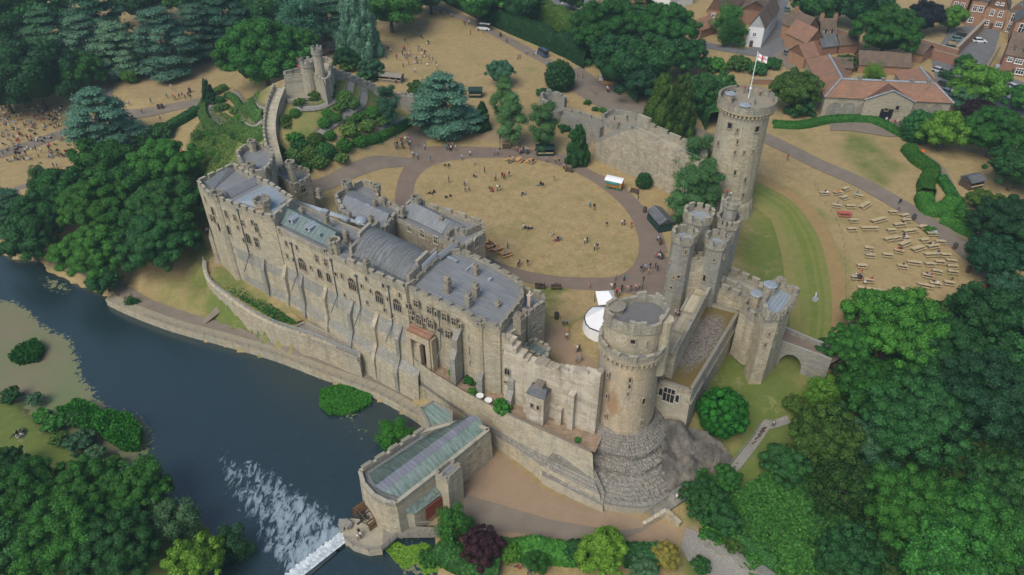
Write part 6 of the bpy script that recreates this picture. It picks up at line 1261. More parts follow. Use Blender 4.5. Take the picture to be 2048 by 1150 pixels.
c = G(664, 106); GZ = empty('gazebo', c, 0, 'black pointed gazebo at the edge of the back lawn behind the mound tower', 'tent'); mb = MB(); r = 2.9; n = 8; rim = [(c.x+r*math.cos(i*math.pi/4), c.y+r*math.sin(i*math.pi/4), c.z+2.2) for i in range(8)]; mb.add([(c.x, c.y, c.z+4.0)]+rim, [(0, 1+i, 1+(i+1) % 8) for i in range(8)]+[(0, 1+(i+1) % 8, 1+i) for i in range(8)]); mb.build('canopy', M['iron'], GZ); mb = MB()
for x, y, z in rim: mb.tube((x, y, c.z), (x, y, z), .06, n=4)
mb.build('poles', M['iron'], GZ)
# sign board, play thing
c = G(1203, 165); mb = MB(); mb.box(c+Vector((0, 0, .6)), 1.6, .1, 1.8, .1); mb.box(c, .1, .1, .7); o = mb.build('notice_board', M['white']); tag(o, 'white notice board under the big trees by the park path', 'sign')
c = G(1836, 308); mb = MB()
for i in range(6): mb.box(c+Vector((R.uniform(-1.6, 1.6), R.uniform(-1.4, 1.4), 0)), R.uniform(.5, 1.3), .4, R.uniform(.6, 1.4), R.uniform(0, 3))
o = mb.build('play_sculpture', flat('bright_orange_paint', (.75, .16, .04), .6)); tag(o, 'bright orange play sculpture beside the dark tree at right', 'sculpture')
# ================= benches & picnic tables =================
def make_table(L=1.9):
    t = empty('picnic_table', (0, 0, 0)); mb = MB()
    for k in range(4): mb.box((0, -.3+k*.2, .72), L, .18, .05)
    mb.build('table_top', M['wood'], t)
    for s in (-1, 1): mb = MB(); mb.box((0, s*.72, .43), L, .26, .05); mb.build('bench', M['wood'], t)
    for x in (-.38, .38):
        mb = MB(); mb.box((x*L, 0, .36), .08, 1.6, .08); mb.tube((x*L, -.25, .72), (x*L, -.6, 0), .05, n=4); mb.tube((x*L, .25, .72), (x*L, .6, 0), .05, n=4); mb.build('leg', M['wood_grey'], t)
    return t
tpro = make_table()
def table(px, py, ang, sc=(1.25, 1.25, 1.1), label=None, group='picnic tables on the outer lawn', colr=None):
    p = G(px, py); p.z += .03
    t = tpro if tpro.get('label') is None else dup_tree(tpro, p)
    t.location = p; t.rotation_euler = (0, 0, math.radians(ang)); t.scale = sc; tag(t, label or 'pale wooden picnic table standing on the parched outer lawn', 'picnic table', group)
    if colr:
        for c in t.children: c.material_slots[0].link = 'OBJECT'; c.material_slots[0].material = colr
    return t
TB = [(222,180,0,1.4),(342,175,10,1.3),(415,140,28,1.3),(400,220,25,1.2),(530,205,-30,1.3),(330,295,-25,1.3),(455,300,-5,1.3),(590,290,35,2.4),(485,430,-5,1.3),(715,425,18,2.6),(845,355,0,1.2),(950,385,15,1.2),(965,428,-3,1.3),(905,468,5,1.8),(630,500,-5,2.4),(470,510,0,1.3),(830,520,0,1.3),(1000,525,8,2.2),(1115,488,22,1.2),(1200,550,-5,1.4),(800,600,18,1.2),(870,590,20,1.2),(950,590,0,1.4),(955,640,25,2.0),(1130,610,12,1.2),(1275,625,-10,1.3),(1070,685,20,2.1),(1210,665,10,1.7),(625,685,-18,1.2),(635,750,-12,1.3),(795,745,-15,1.3),(900,710,-25,1.2),(1200,740,0,2.2),(1325,745,-8,1.3),(560,845,-10,1.3),(930,850,-18,1.3),(1035,815,-18,1.8),(1180,830,-8,1.3),(1270,810,-12,1.3),(1375,800,-18,1.3),(1385,850,-10,1.3),(1390,900,-18,1.3),(1245,895,-25,1.2),(1160,935,-28,1.4),(1230,1010,-20,1.4),(1355,1000,-18,1.3),(1140,1025,-25,2.0),(520,950,-12,1.6),(610,975,-15,1.5),(565,1050,-20,1.3),(740,1080,-20,3.6),(895,1055,-18,1.3),(520,1130,-22,1.3),(760,1145,-20,1.3),(1080,1120,-18,1.3)]
for x, y, a_, s in TB: table(1600+x/4.562, 350+y/4.562, a_+4, (.80*s, .95, .95))
for i, (x, y) in enumerate([(1712,620),(1711,634),(1709,648),(1712,660),(1704,675),(1700,688),(1745,612)]): table(x, y, -14, (1.15, .95, .95))
table(1600+400/4.562, 350+372/4.562, -8, (1.5, 1.25, 1.1), 'red-covered picnic table on the outer lawn beside the ditch fence', 'red picnic tables', flat('red_cover', (.45, .10, .09), .8)); table(1600+680/4.562, 350+1125/4.562, -20, (1.6, 1.25, 1.1), 'faded red picnic table at the lower end of the outer lawn', 'red picnic tables', flat('faded_red', (.38, .14, .10), .8))
owood = flat('orange_pine', (.55, .31, .13), .7)
for x, y, a_ in [(1020,323,40),(1038,323,60),(1061,326,55)]: table(x, y, a_, (1.2, 1.2, 1.1), 'orange picnic table at the far rim of the oval lawn', 'picnic tables on the oval lawn', owood)
for x, y, a_ in [(973,489,35),(983,497,30),(996,503,30),(1011,511,30)]: table(x, y, a_, (1.25, 1.25, 1.1), 'orange picnic table on the oval lawn beside the range', 'picnic tables beside the range', owood)
def make_bench():
    t = empty('park_bench', (0, 0, 0)); mb = MB(); mb.box((0, 0, .42), 1.7, .45, .06); mb.build('seat', M['wood_dark'], t); mb = MB(); mb.box((0, .24, .48), 1.7, .06, .5); mb.build('backrest', M['wood_dark'], t)
    for x in (-.75, .75): mb = MB(); mb.box((x, 0, 0), .08, .45, .6); mb.build('leg', M['wood_dark'], t)
    return t
bpro = make_bench()
for x, y, a_, lb in [(1268,387,-30,'dark bench on the drive beside the wagon stall'),(1318,486,-80,'dark bench at the right edge of the drive below the kiosk'),(1320,515,-75,'dark bench right of the drive, nearest the gatehouse'),(1080,578,-5,'dark bench on the grass beside the square corner tower'),(1112,580,0,'dark bench at the top of the small green lawn'),(1012,298,0,'dark bench behind the courtyard drive at the far side'),(1138,345,-20,'brown bench at the drive junction under the conifer')]:
    p = G(x, y); p.z += .1; t = bpro if bpro.get('label') is None else dup_tree(bpro, p); t.location = p; t.rotation_euler = (0, 0, math.radians(a_)); t.scale = (1.15,)*3; tag(t, lb, 'bench', 'dark benches around the courtyard')
def make_lamp():
    t = empty('street_lamp', (0, 0, 0)); mb = MB(); mb.tube((0, 0, 0), (0, 0, .8), .12, .08, 8); mb.tube((0, 0, .8), (0, 0, 3.2), .06, .05, 8); mb.tube((-.3, 0, 2.9), (.3, 0, 2.9), .03, n=5); mb.build('post', M['iron'], t); mb = MB(); mb.tube((0, 0, 3.2), (0, 0, 3.65), .12, .22, 6); mb.tube((0, 0, 3.65), (0, 0, 3.9), .25, .04, 6); mb.build('lantern', M['iron'], t); return t
lpro = make_lamp()
for x, y, lb in [(1276,398,'black lamp post between the wagon stall and the kiosk'),(1000,300,'black lamp post behind the far side of the drive'),(1283,588,'black lamp post by the drive behind the great round tower'),(1503,45,'black lamp post beside the white gabled house'),(1590,62,'black lamp post by the garden wall on the street bend')]:
    p = G(x, y); t = lpro if lpro.get('label') is None else dup_tree(lpro, p); t.location = p; t.scale = (1.1,)*3; tag(t, lb, 'lamp post', 'black lamp posts')
def make_bin():
    t = empty('litter_bin', (0, 0, 0)); mb = MB(); mb.tube((0, 0, 0), (0, 0, .95), .32, .34, 10); mb.build('bin_body', M['wood_dark'], t); mb = MB(); mb.tube((0, 0, .95), (0, 0, 1.15), .38, .2, 10); mb.build('lid', M['iron'], t); return t
binp = make_bin()
for x, y, lb in [(1113,637,'dark litter bin on the edge of the small lawn near the corner tower'),(1289,425,'dark litter bin left of the green kiosk'),(1826,440,'dark litter bin beside the outer path, upper one'),(1908,498,'dark litter bin beside the outer path, middle one'),(1935,544,'brown litter bin beside the outer path, lowest one'),(1001,74,'litter bin on the verge of the park path near the white van'),(318,218,'left of two black bins on the west park path'),(325,217,'right of two black bins on the west park path'),(457,723,'lone bin on the river path'),(380,185,'green bin beside the crowd on the west path'),(266,240,'green bin at the fork of the west park paths')]:
    p = G(x, y); t = binp if binp.get('label') is None else dup_tree(binp, p); t.location = p; t.scale = (1.3,)*3; tag(t, lb, 'litter bin', 'litter bins')
# small bell-like fitting in the ditch, guessed to be a cannon; gives no light
c = G(1630, 600); mb = MB(); mb.tube(c, c+Vector((0, 0, .5)), .7, .6, 12); mb.tube(c+Vector((0, 0, .5)), c+Vector((.2, .7, 1.3)), .25, .2, 8); o = mb.build('ditch_fitting', M['rail']); tag(o, 'grey floodlight on a round base in the grassy ditch', 'fitting')
# rope fence along the ditch, garden tables on the terrace
FN = empty('rope_fence', G(1690,560), 0, 'thin post and rope fence between the ditch and the picnic tables', 'fence'); mb = MB(); fp = catmull(gl([(1628,365),(1640,395),(1672,440),(1685,480),(1690,520),(1692,560),(1692,600),(1688,650),(1684,690)]), 3)
for p in fp: mb.tube(p, p+Vector((0, 0, 1.1)), .05, n=4)
mb.build('posts', M['wood_grey'], FN); mb = MB()
for a, b in zip(fp[:-1], fp[1:]): mb.tube(a+Vector((0, 0, 1)), b+Vector((0, 0, 1)), .025, n=4)
mb.build('rope', M['wood'], FN)
for x, y, lb in ((960,797,'left of the two round white tables on the terrace'), (977,806,'right of the two round white tables on the terrace')):
    c = P(x, y, -3.2); t = empty('garden_table', c, 0, lb, 'table', 'round white terrace tables'); mb = MB(); mb.tube(c+Vector((0, 0, .7)), c+Vector((0, 0, .75)), .65, .65, 16); mb.build('table_top', M['white'], t); mb = MB(); mb.tube(c, c+Vector((0, 0, .7)), .05); mb.tube(c, c+Vector((0, 0, .05)), .3, .3, 10); mb.build('leg', M['white'], t)
# mound path railings
def mpath(pts, label):
    w_ = catmull(gl(pts), 5); strip('path', gl(pts), 1.5, M['gravelpath'], dz=.12)
    t = empty('path_railing', w_[0], 0, label, 'railing'); mb = MB(); off = .8
    for s in (-1, 1):
        L, Rr = ribbon(w_, 1.8); ln = L if s < 0 else Rr
        for i, (a, b) in enumerate(zip(ln[:-1], ln[1:])):
            za, zb_ = TZ(a.x, a.y), TZ(b.x, b.y)
            for h in (.5, .95): mb.tube((a.x, a.y, za+h), (b.x, b.y, zb_+h), .05, n=4)
            mb.tube((a.x, a.y, za-.2), (a.x, a.y, za+1.0), .06, n=4)
    mb.build('rails', M['wood_grey'], t)
mpath([(590,220),(640,216),(680,196),(700,178),(712,165)], 'railed path across the upper mound face'); mpath([(712,165),(728,190),(700,225),(665,250),(628,280)], 'railed path zigzagging down the mound face'); mpath([(760,262),(790,250),(812,238)], 'railed path at the right foot of the mound')
mpath([(430,195),(420,215),(425,238),(450,252),(490,254),(525,245)], 'railed path curling round the left shoulder of the mound'); mpath([(462,184),(480,200),(505,208),(532,222)], 'railed path on the upper left of the mound')
# ================= vegetation =================
def leafmat(name, c, c2=None, hue=.25):
    m, t, b = mat(name, .65, .25); c2 = c2 or tuple(x*1.7 for x in c); oi = N(t, 'ShaderNodeObjectInfo'); g = geo(t)
    tc = N(t, 'ShaderNodeTexCoord'); n1 = noise(t, tc.outputs['Object'], 2.4, 4, .6)
    f = mth(t, 'ADD', mth(t, 'MULTIPLY', g.outputs['Random Per Island'], .45), mth(t, 'MULTIPLY', n1, .65)); f = mth(t, 'ADD', f, mth(t, 'MULTIPLY', mth(t, 'SUBTRACT', oi.outputs['Random'], .5), .3))
    col = ramp(t, f, [(.22, tuple(x*.5 for x in c)), (.55, c), (.9, tuple(x*1.15 for x in c2))])
    wn = N(t, 'ShaderNodeMath', operation='FRACT'); t.links.new(mth(t, 'MULTIPLY', oi.outputs['Random'], 7.31), wn.inputs[0]); col = mix(t, mth(t, 'MULTIPLY', wn.outputs[0], .5), col, mix(t, 1.0, col, (1.9, 1.25, .75), 'MULTIPLY'))
    t.links.new(col, b.inputs['Base Color'])
    tr = N(t, 'ShaderNodeBsdfTranslucent'); t.links.new(col, tr.inputs[0]); mx = N(t, 'ShaderNodeMixShader'); mx.inputs[0].default_value = .25; o_ = t.nodes['Material Output']; t.links.new(b.outputs[0], mx.inputs[1]); t.links.new(tr.outputs[0], mx.inputs[2]); t.links.new(mx.outputs[0], o_.inputs[0]); return m
def sat(c): return (c[0]*.85, c[1]*1.35, c[2]*1.15)
LM = {k: leafmat('leaves_'+k, *([sat(c) for c in v] if k not in ('purple', 'navy', 'gold') else v)) for k, v in dict(
  mid=((.035,.105,.022), (.075,.19,.035)), dark=((.026,.075,.025), (.055,.135,.04)), deep=((.019,.058,.028), (.04,.10,.045)), cedar=((.075,.125,.098), (.16,.225,.18)), bluedk=((.042,.098,.068),(.085,.16,.11)),
  olive=((.05,.085,.018), (.10,.14,.03)), lime=((.10,.18,.025), (.21,.29,.05)), pine=((.055,.11,.045), (.11,.175,.075)), yew=((.018,.055,.016), (.045,.09,.025)), gold=((.20,.20,.04), (.38,.33,.07)),
  purple=((.028,.014,.024), (.06,.03,.05)), navy=((.012,.018,.03),(.025,.035,.05)), bright=((.04,.15,.02), (.09,.26,.035)), ivy=((.035,.10,.025),(.075,.17,.04)), hedge=((.045,.12,.02),(.09,.19,.035)), sage=((.07,.12,.07),(.13,.19,.12)), reed=((.02,.10,.012),(.05,.18,.025)), moundg=((.07,.115,.03),(.14,.18,.055))).items()}
BARK = flat('bark', (.10, .08, .065), .95, var=.4, sc=2)
def leafmesh(name, pos, nrm, size, aspect=.8, core=None):
    n = len(pos); nrm = nrm/np.maximum(1e-6, np.linalg.norm(nrm, axis=1, keepdims=True)); r_ = NR.normal(size=(n, 3)); u = np.cross(nrm, r_); u /= np.maximum(1e-6, np.linalg.norm(u, axis=1, keepdims=True)); v = np.cross(nrm, u)
    s = (size*NR.uniform(.6, 1.3, n))[:, None]*.5
    V = np.stack([pos-u*s-v*s*aspect, pos+u*s-v*s*aspect*.6, pos+u*s*.9+v*s*aspect, pos-u*s*.7+v*s*aspect*.9], 1).reshape(-1, 3); nf = n; F = np.arange(n*4)
    if core is not None:
        cv, cf = core; F = np.concatenate([F, (cf+len(V)).ravel()]); V = np.concatenate([V, cv]); nf = n+len(cf)
    me = bpy.data.meshes.new(name); me.vertices.add(len(V)); me.vertices.foreach_set('co', V.astype(np.float32).ravel()); me.loops.add(nf*4); me.loops.foreach_set('vertex_index', F.astype(np.int32)); me.polygons.add(nf); me.polygons.foreach_set('loop_start', np.arange(0, nf*4, 4, dtype=np.int32)); me.update(calc_edges=True); me.validate(); return me
def sph(n): v = NR.normal(size=(n, 3)); return v/np.linalg.norm(v, axis=1, keepdims=True)
def blobs(cents, rads, sq, nseg=8, nring=5):       # coarse quads filling clump cores so crowns are not see-through everywhere
    vs = []; fs = []; 
    for c, r in zip(cents, rads):
        b = len(vs)
        for j in range(nring+1):
            ph = -math.pi/2+math.pi*j/nring
            for i in range(nseg): t = 2*math.pi*i/nseg; k = r*(.82+.2*R.random()); vs.append((c[0]+k*math.cos(ph)*math.cos(t), c[1]+k*math.cos(ph)*math.sin(t), c[2]+k*sq*math.sin(ph)))
        for j in range(nring):
            for i in range(nseg): fs.append((b+j*nseg+i, b+j*nseg+(i+1) % nseg, b+(j+1)*nseg+(i+1) % nseg, b+(j+1)*nseg+i))
    return np.array(vs), np.array(fs)
def crown(kind, n, leaf):
    if kind == 'broad':
        K = 75; d_ = sph(K); d_[:, 2] = np.where(d_[:, 2] < -.35, -d_[:, 2], d_[:, 2]); rad = NR.uniform(.45, 1.0, K); C_ = d_*rad[:, None]; C_[:, 2] *= .85; cr = NR.uniform(.13, .30, K)*(1.25-rad*.4); sq = .85; lay = .15
    elif kind == 'big':
        K = 170; d_ = sph(K); d_[:, 2] = np.where(d_[:, 2] < -.3, -d_[:, 2], d_[:, 2]); rad = NR.uniform(.5, 1.0, K); C_ = d_*rad[:, None]; C_[:, 2] *= .8; cr = NR.uniform(.08, .21, K)*(1.25-rad*.4); sq = .85; lay = .15
    elif kind == 'cone':
        K = 150; z = NR.uniform(-.9, .95, K); t = NR.uniform(0, 6.283, K); r_ = ((1-(z+1)/2)**.6*.78+.05)*NR.uniform(.6, 1, K); C_ = np.stack([r_*np.cos(t), r_*np.sin(t), z*.95], 1); cr = NR.uniform(.14, .26, K)*(1.15-(z+1)*.3); sq = 1.1; lay = .2
    elif kind == 'round':
        K = 110; ii = np.arange(K)+.5; ph_ = np.arccos(1-2*ii/K); th_ = math.pi*(1+5**.5)*ii; d_ = np.stack([np.cos(th_)*np.sin(ph_), np.sin(th_)*np.sin(ph_), np.cos(ph_)], 1); C_ = d_*NR.uniform(.68, .84, K)[:, None]; cr = NR.uniform(.15, .24, K); sq = 1; lay = .1
    elif kind == 'cedar':
        C_ = []; cr = []
        for L in range(9):
            z = -.75+L*.2; rr_ = .95*(1-max(0, (z+.35))**1.5*.55) if z < .95 else .3; m_ = int(9-L*.45)
            for i in range(m_): t = i*6.283/m_+R.uniform(0, 1); q_ = rr_*R.uniform(.4, .85); C_.append((q_*math.cos(t), q_*math.sin(t), z+R.uniform(-.06, .06))); cr.append(R.uniform(.2, .36)*(1.1-L*.045))
        C_ = np.array(C_); cr = np.array(cr); K = len(cr); sq = .28; lay = .5
    elif kind == 'pine':
        K = 60; d_ = sph(K); d_[:, 2] = d_[:, 2]*1.25; C_ = d_*NR.uniform(.3, .8, K)[:, None]; cr = NR.uniform(.18, .34, K); sq = .55; lay = .35
    elif kind == 'loose':
        K = 60; d_ = sph(K); C_ = d_*NR.uniform(.3, .85, K)[:, None]; cr = NR.uniform(.13, .3, K); sq = 1; lay = .3
    w_ = cr**2; idx_ = NR.choice(K, n, p=w_/w_.sum()); dd = sph(n); out = C_[idx_]/np.maximum(.05, np.linalg.norm(C_[idx_], axis=1, keepdims=True)); dd = dd+out*.55; dd[:, 2] += .25; dd /= np.linalg.norm(dd, axis=1, keepdims=True)
    rr2 = cr[idx_]*NR.uniform(.72, 1.08, n)+NR.exponential(.03, n)*(kind in ('loose', 'pine', 'cedar')); pos = C_[idx_]+dd*rr2[:, None]*np.array([1, 1, sq]); nrm = dd+sph(n)*.55
    if lay > .3: nrm[:, 2] = np.abs(nrm[:, 2])+.8
    core = blobs(C_, cr*.78, sq) if kind not in ('loose',) else blobs(C_*.8, cr*.6, sq)
    if kind == 'cone': cb = blobs([(0, 0, z*.22-.55) for z in range(6)], [.62, .58, .5, .4, .28, .16], .9, 10, 6); core = (np.concatenate([core[0], cb[0]]), np.concatenate([core[1], cb[1]+len(core[0])]))
    if kind in ('broad', 'big', 'round'): cb = blobs([(0, 0, 0)], [.62], .8, 12, 8); core = (np.concatenate([core[0], cb[0]]), np.concatenate([core[1], cb[1]+len(core[0])]))
    return leafmesh('crown', pos, nrm, leaf, core=core)
CM = {'broad': [crown('broad', 15000, .052) for _ in range(3)], 'big': [crown('big', 42000, .03) for _ in range(2)], 'cone': [crown('cone', 14000, .045) for _ in range(2)], 'round': [crown('round', 8000, .05)], 'cedar': [crown('cedar', 16000, .045) for _ in range(3)], 'pine': [crown('pine', 11000, .042) for _ in range(2)], 'loose': [crown('loose', 10000, .045) for _ in range(2)], 'bush': [crown('broad', 1600, .16), crown('broad', 1800, .14)], 'topi': [crown('round', 1500, .13)]}
def trunkmesh(h, r, limbs, seed):
    rr_ = random.Random(seed); mb = MB(); p = Vector((0, 0, -.15)); pr = r; pts = [(p, r*1.5)]
    for i in range(4): q_ = p+Vector((rr_.uniform(-.04, .04), rr_.uniform(-.04, .04), h/4)); mb.tube(p, q_, pr*(1.35 if i == 0 else 1), pr*.85, 8, cap=False); pr *= .85; p = q_; pts.append((p, pr))
    for i in range(limbs): b, br = pts[2+i % 3]; t = rr_.uniform(0, 6.28); e = b+Vector((math.cos(t)*.6, math.sin(t)*.6, rr_.uniform(.25, .6))); m_ = b.lerp(e, .5)+Vector((0, 0, -.05)); mb.tube(b, m_, br*.55, br*.4, 6, cap=False); mb.tube(m_, e, br*.4, br*.12, 6, cap=False)
    me = bpy.data.meshes.new('trunk'); me.from_pydata(mb.v, [], mb.f); me.materials.append(BARK); return me
TM = {'std': trunkmesh(1.5, .07, 6, 1), 'tall': trunkmesh(1.9, .05, 7, 2)}
def setmat(o, m):
    if not o.data.materials: o.data.materials.append(m)
    o.material_slots[0].link = 'OBJECT'; o.material_slots[0].material = m
def tree(px, py, wpx, kind, col, label, zs=1.0, lift=None, name=None, group=None, gz=None):
    lift = lift if lift is not None else {'broad': .84, 'big': .82, 'cone': .92, 'round': .78, 'cedar': 1.05, 'pine': 1.15, 'loose': .9}[kind]
    Rr = 5.0; p = P(px, py, 4)
    for _ in range(8):
        g_ = TZ(p.x, p.y) if gz is None else gz; zc = g_+lift*Rr*zs; p = P(px, py, min(zc, 60)); Rr = wpx/2*mpp(p)
    base = Vector((p.x, p.y, p.z-lift*Rr*zs)); nm = name or {'broad': 'broadleaf_tree', 'big': 'broadleaf_tree', 'cone': 'conifer_tree', 'round': 'yew_tree', 'cedar': 'cedar_tree', 'pine': 'pine_tree', 'loose': 'willow_tree'}[kind]
    t = empty(nm, base, R.uniform(0, 6.28), label, 'tree', group); t.scale = (Rr*1.04, Rr*1.04, Rr*zs)
    cr = bpy.data.objects.new('crown', R.choice(CM[kind])); COL.objects.link(cr); cr.parent = t; cr.location = (0, 0, lift); setmat(cr, LM[col])
    tk = bpy.data.objects.new('trunk', TM['tall' if kind in ('cedar', 'pine') else 'std']); COL.objects.link(tk); tk.parent = t; tk.scale = (1, 1, lift/1.35); return t
def bush(px, py, wpx, col, label, zs=.8, kind='bush', group=None, gz=None, name='bush', cat='bush'):
    if gz is None: p = G(px, py+wpx*.22); Rr = wpx/2*mpp(p); p.z += .5*Rr*zs
    else:
        Rr = 1.5; p = P(px, py, gz+.8)
        for _ in range(3): Rr = wpx/2*mpp(p); p = P(px, py, gz+.6*Rr*zs)
    o = bpy.data.objects.new(name, R.choice(CM[kind])); COL.objects.link(o); o.location = p; o.rotation_euler = (0, 0, R.uniform(0, 6.28)); o.scale = (Rr, Rr, Rr*zs); setmat(o, LM[col]); return tag(o, label, cat, group)
